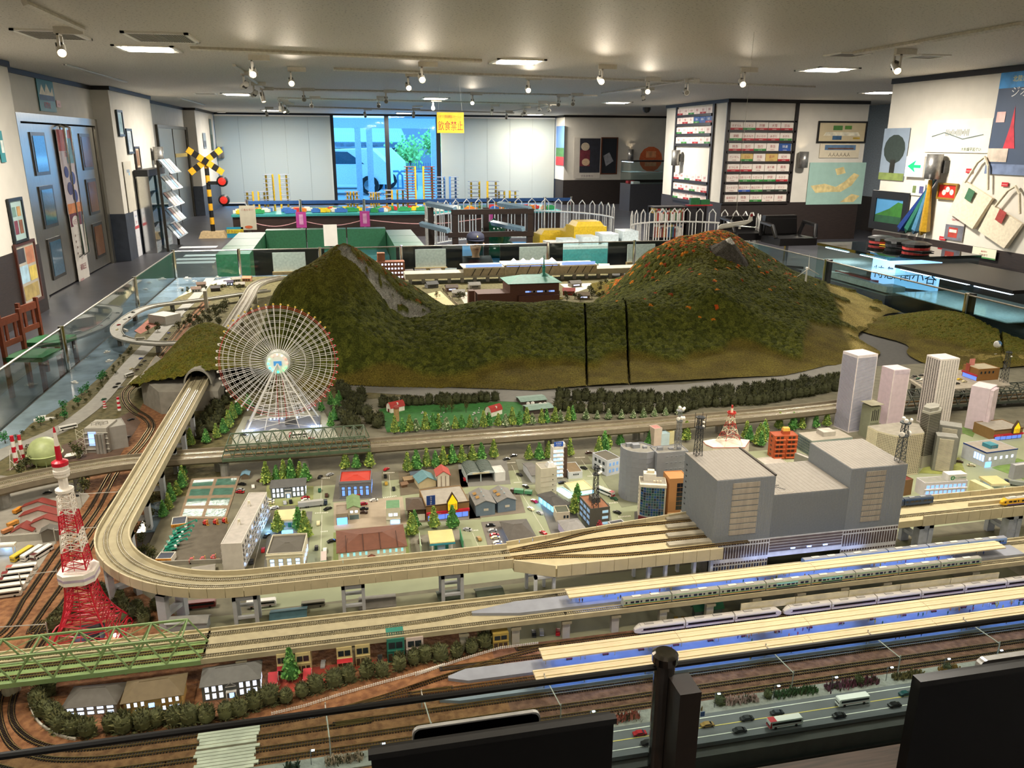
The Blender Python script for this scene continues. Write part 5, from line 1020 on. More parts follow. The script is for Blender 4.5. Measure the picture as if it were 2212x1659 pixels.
deco(b,'lit_bay',MB().box(W*.06,W*.94,-.0008,0,0,H*.62,lit('4f90ff',3.)))
b,W,D,H=bu('corner_shop','small cream shop with green slab roof and lit windows',('C',(605,845),(582,690),(715,682),(582,615)),'d5cfbc','5f8a62',sink=.001,par=0)
wins(b,'F',W,D,2,1,.15,.85,H*.48,H*.7,W*.26,H*.16,WWHITE);deco(b,'shopfront',MB().box(W*.3,W*.95,-.0012,0,H*.04,H*.28,lit('86b4ff',2.5)));deco(b,'awning',MB().box(0,W,-.006,0,H*.33,H*.36,mt('b5b0a0')))
b,W,D,H=bu('old_house','dark brown old timber house with heavy ridged roof',('C',(805,815),(790,700),(950,690),(780,600)),'4a3a2a','54463a','hip',.016,ov=.006)
deco(b,'lattice_front',MB().box(W*.55,W,-.0015,0,.002,H*.55,m7('e8e4d8')))
def stq(lb,spec,face='F',sx=.5,side='R',pole=None):
 b,W,D,H=bu('discount_store',lb,spec,'8a6a3e','9d968a',sink=.003);br=mt('4a3424');Rd=m5('c8203a')
 deco(b,'eave_band',MB().box(-.001,W+.001,-.001,0,H-.004,H,br));deco(b,'fascia',MB().box(0,W,-.007,0,H*.40,H*.56,Rd).text('Bankokuya store',W*.05,-.0073,H*.43,H*.11,mt('f0e0d8'),W*.4,align='LEFT'));deco(b,'shopfront',MB().box(W*.03,W*.97,-.0012,0,.002,H*.34,lit('5a7ad0',1.0)))
 for i in range(5):x=W*(.03+.2*i);deco(b,'shop_mullion',MB().box(x,x+.0012,-.002,0,0,H*.4,br))
 w2=.019;x=W*sx;s=deco(b,'house_sign',MB().add([(x-w2,-.009,H*.56),(x+w2,-.009,H*.56),(x+w2,-.009,H*1.15),(x,-.009,H*1.75),(x-w2,-.009,H*1.15),(x-w2,0,H*.56),(x+w2,0,H*.56),(x+w2,0,H*1.15),(x,0,H*1.75),(x-w2,0,H*1.15)],[(0,1,2,3,4),(9,8,7,6,5),(1,6,7,2),(2,7,8,3),(3,8,9,4),(4,9,5,0)],br))
 k=w2*.86;obj('sign_face',MB().poly([(x-k,-.0094,H*.6),(x+k,-.0094,H*.6),(x+k,-.0094,H*1.12),(x,-.0094,H*1.62),(x-k,-.0094,H*1.12)],lit('e8c818',.5)).text('万国屋',x,-.0097,H*.66,H*.42,mt('b02818'),k*1.8),s)
 return b,W,D,H
b,W,D,H=stq('brown discount store with yellow house-shaped sign and tall blue karaoke board',('C',(975,812),(962,668),(1368,620),(985,505)),sx=.6)
deco(b,'karaoke_board',MB().box(W*.02,W*.02+.03,.004,.006,H-.002,H+.034,m5('1d3f86')).text('カ',W*.02+.015,.0038,H+.025,.008,WH).text('ラ',W*.02+.015,.0038,H+.017,.008,WH).text('オ',W*.02+.015,.0038,H+.009,.008,WH).text('ケ',W*.02+.015,.0038,H+.001,.008,WH))
for sp,l in((('C',(1450,770),(1435,665),(1612,645),(1405,545)),'blue-grey gabled warehouse with rusty roof patches next to the store'),(('C',(1655,735),(1640,635),(1808,612),(1595,525)),'blue-grey gabled warehouse with rusty roof patches by the sloping street')):
 b,W,D,H=bu('warehouse',l,sp,'6f8090','7c7a76','gable',.015,'y')
 for k in range(2):deco(b,'roof_vent',MB().cbox(W/2,D*(.3+.35*k),H+.015,.004,.004,.006,m5('9fb4bc')))
 for k,(x,y)in enumerate(((.2,.3),(.15,.6),(.8,.7))):deco(b,'roof_patch',MB().quad((W*x-.006,D*y,H+.0055+(.005 if 0<x<.3 else.005)),(W*x+.006,D*y,H+.0135 if x<.5 else H+.0045),(W*x+.006,D*y+.02,H+.0135 if x<.5 else H+.0045),(W*x-.006,D*y+.02,H+.0105),m8('9a7436')))
 deco(b,'window',MB().box(W*.4,W*.65,-.0008,0,H*.45,H*.65,mt('d0c8b8')))
o,rz,W,D,H=box3('C',(1350,450),(1345,375),(1610,350),(1322,270));t=tg('bus_depot','bus depot with two dark vaulted roofs and open bays','building',o,rz)
cr=m7('b9c4c4');DV=mt('4c5850',.6,va=.1,scale=80)
obj('wall',MB().box(0,.003,0,D,0,H,cr).box(W-.003,W,0,D,0,H,cr).box(0,W,D-.003,D,0,H,m8('3a3c3c')),t);obj('dark_interior',MB().box(.003,W-.003,D*.35,D*.4,0,H,mt('181816',1)),t)  # near-black slab stands in for the shade deep in the bays
for k in range(3):obj('pillar',MB().box(W*k/2-.002 if k else 0,W*k/2+.002 if k<2 else W,-.002,.002,0,H,cr),t)
for k in range(2):
 mb=MB();n=9;x0,x1=W*k/2,W*(k+1)/2;P=[((x0+x1)/2-(x1-x0)/2*cos(PI*i/n),H+.013*sin(PI*i/n))for i in range(n+1)]
 for(xa,za),(xb,zb)in zip(P,P[1:]):mb.quad((xa,-.004,za),(xb,-.004,zb),(xb,D,zb),(xa,D,za),DV)
 obj('vault_roof',mb,t);obj('vault_front',MB().poly([(x,-.004,z)for x,z in P],cr),t)
 for i in range(8):y=D*i/8;mb=MB();[mb.bar((xa,y,za+.0006),(xb,y,zb+.0006),.0009,DV)for(xa,za),(xb,zb)in zip(P,P[1:])];obj('roof_rib',mb,t)
obj('name_board',MB().box(W*.2,W*.8,-.006,-.0045,H+.001,H+.007,mt('d8d0b0')).text('八幡西観光バス',W/2,-.0063,H+.002,.0045,mt('6a5a3a'),W*.5),t)
bu('depot_annex','white gatehouse annex of the bus depot',('C',(1625,440),(1615,355),(1710,345),(1600,290)),'d8d8d4','c9c9c4')
bu('gabled_house','house with teal gabled roof and cream wall',('C',(900,510),(895,455),(1055,430),(880,385)),'cbbd98','5f8a92','gable',.02,'y')
b,W,D,H=bu('gabled_house','half-timbered white house with steep red roof',('C',(1070,490),(1065,390),(1185,380),(1042,330)),'e4dccb','b0463a','gable',.019,'y')
for k in range(4):deco(b,'timber',MB().box(W*k/3-.0008,W*k/3+.0008,-.0012,0,0,H,m7('5a4030')))
bu('garden_shed','brown thatched shed by the teal-roofed house',('C',(765,460),(760,425),(850,410),(765,395)),'6a5038','8f7a5c','gable',.006,'x');bu('garden_shed','dark slate shed behind the brown shed',('C',(830,400),(822,375),(900,365),(820,350)),'4a4a48','4c5864','gable',.006,'x');bu('garden_shed','tiny brown shed at the street edge of the earthy plot',('C',(740,500),(736,470),(785,460),(740,445)),'6a5038','7a5f48','gable',.005,'x')
b,W,D,H=bu('long_house','long cream western house with brown ridged roof and porch',('C',(150,1225),(132,1105),(770,1040),(130,905)),'ddd6c4','6b4230','hip',.017,ov=.005)
wins(b,'F',W,D,11,2,.01,.99,H*.05,H*.95,W/11*.36,H*.27,lit('86c8d0',.7),frame=mt('f0ece0'),skip={(5,0),(5,1)})
for k in range(4):x=W*(.12+.253*k);deco(b,'roof_band',MB().bar((x,-.005,H+.0005),(x,D/2,H+.018),.0022,m7('4a2c20')))
deco(b,'porch',rgb(W*.11,.014,H*.42,.006,m7('7a4632'),.001,'y').add([],[],WH));pc=[c for c in b.children if c.name.startswith('porch')][0];pc.location=(W*.43,-.014,0)
deco(b,'porch_front',MB().box(W*.44,W*.53,-.012,0,0,H*.42,m7('ddd6c4')))
def canopy_station(lb,spec,col,edge,tall=.03,pumps=True,glow=None):
 o,rz,W,D,H=box3(*spec);t=tg('petrol_station',lb,'petrol station',o,rz);cm=mt(col,.6,va=.04,scale=30)
 obj('canopy',MB().box(0,W,0,D,H-.008,H,cm),t);obj('canopy_edge',MB().box(-.001,W+.001,-.001,0,H-.009,H-.003,mt(edge,.5)),t)
 for i in range(16):x=W*i/16;obj('canopy_rib',MB().box(x,x+.0015,.002,D-.002,H,H+.0008,cm),t)
 for x,y in((.1,.15),(.9,.15),(.1,.85),(.9,.85)):obj('post',MB().box(W*x-.0015,W*x+.0015,D*y-.0015,D*y+.0015,0,H-.008,WH),t)
 if pumps:
  for x in(.25,.7):obj('pump',MB().cbox(W*x,D*.3,0,.01,.006,.017,m5('1f5a40')),t)
 obj('kiosk',MB().box(W*.1,W*.9,D*.75,D,0,H-.008,lit('7fb0ff',1.6)if glow else m5('cfd4d8')),t)
 lg('station_glow','POINT',o+V3((0,0,H*.6))+V3((cos(rz)*W*.5-sin(rz)*D*.2,sin(rz)*W*.5+cos(rz)*D*.2,0)),.05*LIGHT_K if glow else.02,(.4,.65,1),.01)
 return t,W,D,H
t,W,D,H=canopy_station('petrol station with cream ribbed canopy and teal edge',('C',(1000,1120),(1000,1020),(1235,1000),(965,905)),'d8c88a','2f8fa8')
obj('side_wall',MB().box(-.03,-.028,-.02,D*.9,0,H*1.1,mt('b5c8a8')),t);obj('side_wall',MB().box(W+.024,W+.026,-.01,D*.9,0,H*1.1,mt('3a8a5a')),t)
t,W,D,H=canopy_station('petrol station with plain cream canopy glowing blue',('B',(1180,910),(1172,810),(1385,795),(1185,708)),'d9cf9c','e8e4d0',glow=1)
obj('side_canopy',MB().box(W+.003,W+.03,-.01,D*.7,H*.9,H,mt('d4cfb8')),t);obj('forecourt_glow_sign',MB().box(W*.4,W*.9,-.022,-.02,0,.012,WBLUE),t)
lg('station_glow','POINT',Q('B',1130,850,.022),.10*LIGHT_K,(.3,.6,1),.012)
b,W,D,H=bu('diner','dark hip-roofed diner with blue-lit windows beside the parked row',('C',(1800,1040),(1760,985),(1985,960),(1690,820)),'c4ccdc','57524c','hip',.02,ov=.007)
wins(b,'F',W,D,5,1,.3,.98,H*.3,H*.8,W*.1,H*.4,WBLUE);wins(b,'L',W,D,5,1,.1,.95,H*.3,H*.8,D*.1,H*.4,WBLUE)
bu('white_house','three-storey white house with dark gabled roof left of the hotel',('D',(225,800),(215,730),(290,722),(160,615)),'c9ccd2','6b6864','gable',.008,'x')
b,W,D,H=bu('cream_office','blank cream office with small spire on its roof',('D',(300,935),(300,668),(452,650),(282,605)),'cfc9b4','9a968a')
for k in range(4):deco(b,'vent_hole',MB().box(W*.72,W*.78,-.0008,0,H*(.2+.18*k),H*(.2+.18*k)+.003,BK));deco(b,'floor_joint',MB().box(0,W,-.0006,0,H*(.16+.18*k),H*(.16+.18*k)+.0006,m7('9a9480')))
deco(b,'spire_base',MB().box(W*.45,W*.95,D*.1,D*.6,H-.002,H+.014,mt('d6d6d4'),.6));deco(b,'spire',MB().lt([(.005,0),(.005,.006),(.003,.007),(.003,.014),(.0008,.016),(.0006,.028)],mt('d6d6d4'),8,(W*.7,D*.35,H+.012)))
b,W,D,H=bu('tower_hotel','tall narrow white hotel with blue rooftop sign and brown side',('D',(425,765),(415,470),(515,462),(398,435)),'dcd8cc','b0aaa0')
for j in range(7):
 z=H*(.05+.13*j);deco(b,'balcony',MB().box(0,W,-.005,0,z,z+.004,mt('e6e2d6')))
 for i in range(3):obj('window',MB().box(W*(.06+.31*i),W*(.30+.31*i),-.0008,0,z+.0045,z+.0115,lit('7fb2ff',2.)if(i+j)%3 else WWHITE),b)
deco(b,'side_tower',MB().box(W,W+.016,.004,D,0,H*.97,m7('4c3a30')));s=deco(b,'roof_sign',MB().box(W*.1,W*.95,.002,.005,H+.004,H+.022,m5('1c56b8')).text('月光社',W*.52,.0018,H+.013,.008,WH,W*.7).text('ホテル',W*.52,.0018,H+.006,.006,WH,W*.6));deco(b,'sign_frame',MB().box(W*.1,W*.12,.002,.004,H-.003,H+.004,DSTEEL).box(W*.9,W*.92,.002,.004,H-.003,H+.004,DSTEEL));deco(b,'stair_head',MB().box(W*.8,W+.008,.006,D*.8,H-.003,H+.012,mt('dcd8cc')))
b,W,D,H=bu('flat_shop','low white shop with flat brown roof beside the hotel',('D',(565,765),(562,700),(692,690),(560,605)),'cdd2d8','7d6a4c');wins(b,'F',W,D,3,1,.3,.75,H*.5,H*.75,W*.09,H*.2,WDIM)
b,W,D,H=bu('lit_shop','cream flat shop with bright blue-lit yard',('D',(640,930),(605,880),(795,850),(600,785)),'d8d2a8','d8cfa0');deco(b,'lit_front',MB().box(0,W,-.001,0,.002,H*.7,lit('7fd0ff',3.)))
b,W,D,H=bu('lit_yard','low pale walled yard glowing blue-white beside the lit shop',('D',(560,980),(560,950),(655,925),(470,835)),'cfd8c8','bfe0f0',sink=.006);deco(b,'glow_panel',MB().box(W*.2,W*.9,D*.3,D*.9,H-.0055,H-.005,lit('a8dcff',2.2)))
b,W,D,H=bu('lit_house','dark-roofed house with bright cyan-lit windows at the sloping street',('D',(445,1105),(440,1030),(560,1000),(325,900)),'9fc4d8','4c4a48','hip',.012,ov=.006);wins(b,'L',W,D,4,1,.05,.95,H*.1,H*.85,D*.17,H*.6,lit('58c0ff',4.));lg('shop_glow','POINT',Q('D',300,960,.02),.05*LIGHT_K,(.4,.7,1),.01)
b,W,D,H=bu('small_shop','small beige shop with dark green roof in front of the tall conifer',('D',(450,1170),(445,1080),(572,1072),(440,1015)),'cfc6b0','54584a');wins(b,'F',W,D,2,1,.5,.95,H*.3,H*.7,W*.15,H*.3,WDIM)
b,W,D,H=bu('dark_office','dark brown three-storey office carrying a black lattice mast',('D',(768,1235),(770,1045),(950,1022),(680,920)),'54524a','8a5a3c');wins(b,'F',W,D,1,3,.55,.98,H*.06,H*.92,W*.3,H*.12,lit('8fb4c8',.6),frame=mt('c9ccd0'));wins(b,'L',W,D,3,3,.05,.95,H*.06,H*.95,D*.22,H*.16,lit('7a98b8',.5));deco(b,'roof_house',MB().box(W*.35,W*.75,D*.4,D*.75,H-.002,H+.016,m7('54524a')))
b,W,D,H=bu('lilac_house','lilac-lit house with grey hip roof beside the crimson maple',('D',(540,1345),(540,1262),(722,1238),(490,1155)),'c8c0e0','8c8a88','hip',.014,ov=.004);wins(b,'F',W,D,5,2,.05,.95,H*.1,H*.95,W*.1,H*.25,lit('b8b0ff',1.4));lg('shop_glow','POINT',Q('D',560,1370,.02),.03*LIGHT_K,(.6,.6,1),.01)
b,W,D,H=bu('small_cube_house','small white cube house with dark flat roof',('D',(965,1290),(965,1195),(1092,1172),(948,1160)),'c9c9d0','44464a');wins(b,'F',W,D,1,1,.5,.85,H*.35,H*.7,W*.2,H*.28,WDIM,frame=WH)
b,W,D,H=bu('white_station_office','tall white cornered building with flat dark roof left of the department store',('D',(930,740),(925,590),(1050,560),(870,495)),'c9ced8','5a5648');wins(b,'L',W,D,3,2,.1,.9,H*.1,H*.9,D*.14,H*.2,WDIM);wins(b,'F',W,D,3,2,.1,.9,H*.1,H*.9,W*.14,H*.2,lit('6a90c0',.5))
pb=Q('D',1112,968,.0035);H=ht(pb,*zp('D',1125,497))-BASE
GREYW=mt('8b8f96',.65,va=.04,scale=60)
pt_=[(1050,432),(1056,455),(1075,475),(1110,492),(1160,506),(1225,515),(1300,518),(1385,500),(1390,470),(1330,440),(1250,415),(1130,420)]
P=[atZ(*zp('D',*q),BASE+H)for q in pt_];t=tg('department_store','grey department store with rounded corner tower','building',(P[3].x,P[3].y,BASE));R_=[(p.x-P[3].x,p.y-P[3].y)for p in P];cx,cy=sum(a for a,b in R_)/len(R_),sum(b for a,b in R_)/len(R_)
obj('wall',MB().pz(R_,0,H-.003,GREYW,m8('8a8880')),t)
for k in range(9):z=H*(.12+.095*k);obj('band',MB().pz([(cx+(a-cx)*1.012,cy+(b-cy)*1.012)for a,b in R_],z,z+.0012,GREYW),t)
n=len(R_)
for i in range(n):a,b=R_[i],R_[(i+1)%n];obj('parapet',MB().pz([a,b,(cx+(b[0]-cx)*.96,cy+(b[1]-cy)*.96),(cx+(a[0]-cx)*.96,cy+(a[1]-cy)*.96)],H-.003,H+.001,GREYW),t)
for dx,dy,w,d,h in((.0,.012,.026,.02,.014),(.03,.0,.014,.012,.008),(-.02,.03,.02,.014,.012)):obj('roof_plant',MB().cbox(cx+dx,cy+dy,H-.003,w,d,h,GREYW),t)
obj('entrance',MB().box(.004,.03,-.006,.004,.0,.018,mt('5f6670')),t)
b,W,D,H=bu('store_annex','grey panelled annex of the department store carrying a steel mast',('D',(1400,1000),(1398,520),(1690,495),(1340,455)),GREYW,m8('85837c'))
wins(b,'F',W,D,5,7,.25,.98,H*.1,H*.97,W*.07,H*.035,m5('7c8088'),frame=mt('a2a6ac'))
for dx,dy,w,d,h in((.2,.5,.02,.012,.012),(.55,.5,.016,.014,.006),(.8,.4,.012,.012,.008)):deco(b,'roof_plant',MB().cbox(W*dx,D*dy,H-.003,w,d,h,GREYW))
b,W,D,H=bu('glass_office','cream office with curved blue glass front',('D',(1240,1140),(1232,800),(1485,812),(1235,735)),'ddd4c0','8f8a7e')
nx,nz=9,11
for i in range(nx):
 for j in range(nz):
  f0,f1=i/nx,(i+1)/nx;cv=lambda f:-.012*sin(min(1,f*3.2)*PI/2)if f<.5 else-.012
  xa,xb=W*(.05+.88*f0)+.0006,W*(.05+.88*f1)-.0006;z0_=H*(.14+.78*j/nz);z1_=z0_+H*.78/nz*.86
  obj('pane',MB().quad((xa,cv(f0)-.0006,z0_),(xb,cv(f1)-.0006,z0_),(xb,cv(f1)-.0006,z1_),(xa,cv(f0)-.0006,z1_),[mt('1d4a86',.12),mt('24506a',.12),mt('2b5a58',.12),mt('16283a',.12)][(i*5+j*3+(i*j)%3)%4]),b)
mb=MB()
for i in range(nx):f0,f1=i/nx,(i+1)/nx;mb.quad((W*(.05+.88*f0),cv(f0),H*.1),(W*(.05+.88*f1),cv(f1),H*.1),(W*(.05+.88*f1),cv(f1),H*.93),(W*(.05+.88*f0),cv(f0),H*.93),m4('9a9fa0'))
deco(b,'mullion_grid',mb);deco(b,'red_plinth',MB().box(0,W,-.013,0,0,H*.1,mt('6a1f24')));deco(b,'crown_band',MB().box(0,W,-.013,0,H*.93,H,m7('ddd4c0')))
deco(b,'penthouse',MB().box(W*.15,W*.62,D*.4,D*.9,H-.003,H+.024,mt('e0dcd2')));deco(b,'lift_house',MB().box(W*.3,W*.55,D*.5,D*.8,H+.024,H+.034,mt('e0d6b8')))
for k in range(3):deco(b,'air_unit',MB().cbox(W*(.55+.12*k),D*.25,H-.002,.006,.006,.007,mt('d8ccb4')))
wins(b,'L',W,D,1,7,.4,.6,H*.15,H*.9,.004,H*.04,WDIM)
b,W,D,H=bu('tan_office','orange-tan ribbed office with dark window columns',('D',(1482,1130),(1515,762),(1690,752),(1445,690)),mt('b98452',.7,va=.06,scale=30,stretch=(1,1,60)),mt('c08a58',.7,va=.05));deco(b,'plinth',MB().box(-.002,W,-.004,0,H*.08,H*.13,m7('d8b888')))
for i in range(3):
 for j in range(6):obj('window',MB().box(W*(.42+.19*i),W*(.6+.19*i),-.0008,0,H*(.2+.115*j),H*(.3+.115*j),mt('20222a',.15)),b)
bu('small_hotel','small hotel with pink rooftop behind the department store',('D',(1380,480),(1372,290),(1445,280),(1372,250)),'c9b8a8','b88078');bu('small_hotel','small hotel with pale blue rooftop behind the department store',('D',(1440,470),(1438,340),(1515,330),(1440,300)),'b8ccd0','9fb8c0');bu('small_hotel','small yellow-roofed block beside the steel mast',('D',(1520,440),(1515,320),(1560,310),(1505,285)),'cfc89a','c8b878')
YF=1.925
def fy(z,u,v):return atY(*zp(z,u,v),YF)
p0=fy('E',435,870);zt=p0.z;x0=p0.x;x3=atY(1961.7,1002,YF).x;x1=fy('E',990,825).x;x2=fy('E',1705,755).x;zm=fy('E',980,1005).z;zb=fy('E',390,1460).z
D=atZ(*zp('E',160,600),zt).y-YF;zlow=TZ+.004
t=tg('station_building','huge dark grey station building with stepped roof and glazed lower front','',(0,0,0))
SLATE,SROOF=mt('848a90',.65,va=.05,scale=200),mt('8c8780',.85,va=.05,scale=60)
obj('left_block',MB().box(x0,x1,YF,YF+D,zb,zt,SLATE),t);obj('middle_block',MB().box(x1,x2,YF+.001,YF+D,zb,zm,SLATE),t);obj('right_block',MB().box(x2,x3,YF,YF+D,zb,zt,SLATE),t)
e=.0015
for nm,a,b,z in(('left',x0,x1,zt),('middle',x1,x2,zm),('right',x2,x3,zt)):obj(nm+'_roof',MB().box(a+e,b-e,YF+e,YF+D-e,z,z+.0012,SROOF),t)
obj('roof_rim',MB().box(x1-.004,x1+.002,YF,YF+D,zt,zt+.005,m7('3a342e')).box(x0-.0005,x0+.001,YF,YF+D,zt,zt+.002,m7('8a857c')),t)
mb=MB()
for a,b,z in((x0,x1,zt),(x1,x2,zm),(x2,x3,zt)):
 n=int((b-a)/.0042)
 for i in range(n):x=a+(b-a)*(i+.5)/n;mb.box(x-.0007,x+.0007,YF-.0007,YF,zb,z,SLATE)
n=int(D/.0045)
for i in range(n):y=YF+D*(i+.5)/n;mb.box(x0-.0007,x0,y-.0007,y+.0007,zb,zt,SLATE)
o=obj('siding_ribs',mb,t);o['kind']='stuff'
mb=MB()
for a,b,z in((x0,x1,zt),(x1,x2,zm),(x2,x3,zt)):
 for i in range(1,16):x=a+(b-a)*i/16;mb.box(x-.0003,x+.0003,YF+.002,YF+D-.002,z+.0012,z+.0017,m8('8f897f'))
o=obj('roof_seams',mb,t);o['kind']='stuff'
LOUV=mt('b3ab9d',.6,va=.12,scale=120,stretch=(1,1,.05))
for a,b in((x0,x1),(x2,x3)):
 wa,wb=a+(b-a)*.27,a+(b-a)*(.73 if a==x0 else.62)
 for j in range(9):
  z1_=zt-.012-(zt-zb-.03)*j/9;w=obj('louvre_window',MB().box(wa,wb,YF-.002,YF,z1_-(zt-zb)*.075,z1_,LOUV),t)
  mb=MB();k=20
  for i in range(k):x=wa+(wb-wa)*(i+.5)/k;mb.box(x-.0005,x+.0005,YF-.0026,YF-.002,z1_-(zt-zb)*.075,z1_,mt('8f887c'))
  g=obj('louvre_bars',mb,w);g['kind']='stuff'
for j in range(8):z=zt-.03-(zt-zb)*.095*j;obj('side_window',MB().box(x0-.0014,x0,YF+D*.9,YF+D*.93,z-.004,z,BK),t)
GF=m5('d5d6da');GW=mt('5c4f4e',.15)
for a,b,nm in((x0,x1,'glazed_front'),(x2,x3,'glazed_front')):
 f_=obj(nm,MB().box(a,b,YF,YF+.004,zlow,zb,GF),t);n=21;hb=zb-zlow
 for i in range(n):
  xa,xb=a+(b-a)*(i+.16)/n,a+(b-a)*(i+.84)/n
  for q0,q1,m in((.90,.96,GW),(.55,.86,GW),(.40,.45,GW),(.02,.36,mt('3c4468',.12)if i%3 else GW)):obj('pane',MB().box(xa,xb,YF-.0006,YF,zlow+hb*q0,zlow+hb*q1,m),f_)  # lowest panes coloured blue, a painted reflection in the glass
f_=obj('concourse_front',MB().box(x1,x2,YF,YF+.004,zb-(zb-zlow)*.52,zb,GF),t);hb=zb-zlow
for k in range(5):obj('long_pane',MB().box(x1+.002,x2-.002,YF-.0006,YF,zb-hb*(.09+.075*k),zb-hb*(.035+.075*k),mt('6d6264',.2)),f_)
for i in range(3):obj('lamp_spot',MB().box(x1+(x2-x1)*(.3+.22*i),x1+(x2-x1)*(.36+.22*i),YF-.001,YF,zb-hb*.36,zb-hb*.33,lit('8fb4ff',6)),f_)
lg('concourse_glow','AREA',((x1+x2)/2,YF-.02,TZ+.06),.05*LIGHT_K,(.35,.5,1),.4,aim=((x1+x2)/2,YF,TZ+.12),sy=.02)
for a in(x0+.001,x3-.012):obj('pillar',MB().box(a,a+.011,YF+.005,YF+D,zlow,zlow+.1,m7('7d7a74')).box(a,a+.011,YF+.005,YF+.02,zlow,zb,m7('7d7a74')),t)
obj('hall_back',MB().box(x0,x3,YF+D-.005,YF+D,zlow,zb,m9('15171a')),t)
obj('side_ledge',MB().box(x0-.003,x0,YF,YF+D,zb-.004,zb+.001,m7('c9c0a8')),t)
obj('roof_grille',MB().at(x1+.02,YF+.01,zm+.0015).box(0,.03,.05,.052,0,.001,BK).box(0,.05,.0,.001,0,.0012,m5('c9c2b6')),t)
for i in range(10):obj('roof_tread',MB().at(x1+.012+.004*i,YF+.075-.005*i,zm+.0013).box(0,.006,0,.0025,0,.0008,BK),t)
def bands(t,W,D,H,n,m,faces='FL',f=.5,z0=.02,z1=.97,name='stripe'):
 mb=MB()
 for k in range(n):
  a=H*(z0+(z1-z0)*k/n);b=a+H*(z1-z0)/n*f
  if 'F' in faces:mb.box(.002,W-.002,-.0006,0,a,b,m)
  if 'L' in faces:mb.box(-.0006,0,.002,D-.002,a,b,m)
 o=obj(name,mb,t);o['kind']='stuff';return o
b,W,D,H=bu('skyscraper','tallest white skyscraper with fine blue-grey floor lines',('F',(525,852),(620,125),(805,105),(510,75)),'e2d9dc','e6d4d6',sink=.0005,par=0)
bands(b,W,D,H,62,mt('8288a0',.3),'FL',.5);deco(b,'corner_strip',MB().box(-.001,.002,-.001,.002,0,H,mt('f0e6e6')).box(W-.002,W+.001,-.001,.002,0,H,mt('f0e6e6')))
b,W,D,H=bu('skyscraper','pink paper-wrapped skyscraper between two patterned towers',('F',(893,790),(962,262),(1110,250),(848,218)),'dcc8d0','e8d8da',sink=.0005,par=0)
deco(b,'corner_strip',MB().box(-.0012,.002,-.0012,.002,0,H,mt('f0e4e2')).box(W-.002,W+.0012,-.0012,.002,0,H,mt('f0e4e2')));deco(b,'wrap_edge',MB().box(.002,W-.002,-.0005,0,H*.92,H*.99,mt('cdbcc8')))
b,W,D,H=bu('skyscraper','white skyscraper with dense grid of dark window slots',('F',(1294,800),(1405,160),(1582,148),(1283,112)),'ece4dc','ecdcd8',sink=.0005,par=0)
wins(b,'F',W,D,7,60,.03,.97,H*.02,H*.98,W/7*.4,H/60*.42,m4('8f8a84'),True);wins(b,'L',W,D,6,60,.03,.97,H*.02,H*.98,D/6*.6,H/60*.55,m4('3c3834'),True)
b,W,D,H=bu('skyscraper','short pink paper-wrapped tower at the right',('F',(1618,800),(1690,405),(1868,440),(1790,372)),'d6c4cc','e4d2d4',sink=.0005,par=0,);deco(b,'side_fin',MB().box(W,W+.014,.004,D*.8,0,H*.97,mt('dccad0')))
b,W,D,H=bu('green_tower','grey-green office tower with overhanging roof plate',('F',(690,905),(745,610),(838,600),(672,572)),'8d8f78','85836e',sink=.0005,par=0);deco(b,'roof_plate',MB().box(-.008,W+.008,-.008,D+.006,H+.008,H+.010,m7('9a957e')));deco(b,'roof_neck',MB().box(W*.3,W*.8,D*.2,D*.8,H,H+.008,m7('9a957e')))
for i in range(4):deco(b,'window_slot',MB().box(W*(.16+.19*i),W*(.26+.19*i),-.0008,0,H*.56,H*(.88+.03*(i%2)),m4('3c3a34')))
wins(b,'F',W,D,6,8,.05,.95,H*.05,H*.5,W*.07,H*.03,m4('4a483e'),True)
bu('cream_tower','tiny cream round-cornered tower in front of the pink skyscraper',('F',(890,752),(893,655),(945,652),(890,643)),'d8c488','dccb92',sink=.0005,par=0)
def facet(name,lb,zone,base,basetop,roof,wall,roofc,rise=.0):
 pb=Q(zone,*base,h=.0035);H=ht(pb,*zp(zone,*basetop))-BASE;P=[atZ(*zp(zone,*q),BASE+H)for q in roof];o=V3((P[0].x,P[0].y,BASE));R_=[(p.x-o.x,p.y-o.y)for p in P]
 t=tg(name,lb,'building',o);obj('wall',MB().pz(R_,0,H,mt(wall,.7,va=.05),mt(roofc,.8)),t);return t,R_,H
def facade_grid(t,a,b,H,nx,nz,m,z0=.04,z1=.97,fx=.5,fz=.5):
 a,b=V3((*a,0)),V3((*b,0));d=(b-a);L=d.length;d.normalize();n=V3((d.y,-d.x,0));mb=MB().frame(a+n*.0003,d,-n,V3((0,0,1)))
 for i in range(nx):
  for j in range(nz):x=L*(i+.5)/nx;z=H*(z0+(z1-z0)*(j+.5)/nz);w,h=L/nx*fx/2,H*(z1-z0)/nz*fz/2;mb.box(x-w,x+w,-.0006,.0003,z-h,z+h,m)
 o=obj('window_grid',mb,t);o['kind']='stuff'
t,R_,H=facet('cream_block','broad cream office block with faceted front and square window grid','F',(1185,1243),(1245,850),[(710,785),(805,835),(985,880),(1245,850),(1190,765),(1060,745)],'ddd3b8','8f897c')
facade_grid(t,R_[1],R_[2],H,12,24,m5('6a6250'));facade_grid(t,R_[2],R_[3],H,15,24,m5('6a6250'));facade_grid(t,R_[0],R_[1],H,8,24,mt('c4bca4'))
t,R_,H=facet('striped_hex_tower','hexagonal tower striped black and white','F',(1252,1195),(1298,665),[(1222,640),(1298,665),(1400,645),(1412,612),(1340,590),(1255,602)],'a9a698','8f8d80')
for(a,b)in((R_[0],R_[1]),(R_[1],R_[2]),(R_[2],R_[3])):facade_grid(t,a,b,H,1,26,mt('2c2a26',.3),.22,.97,.96,.5)
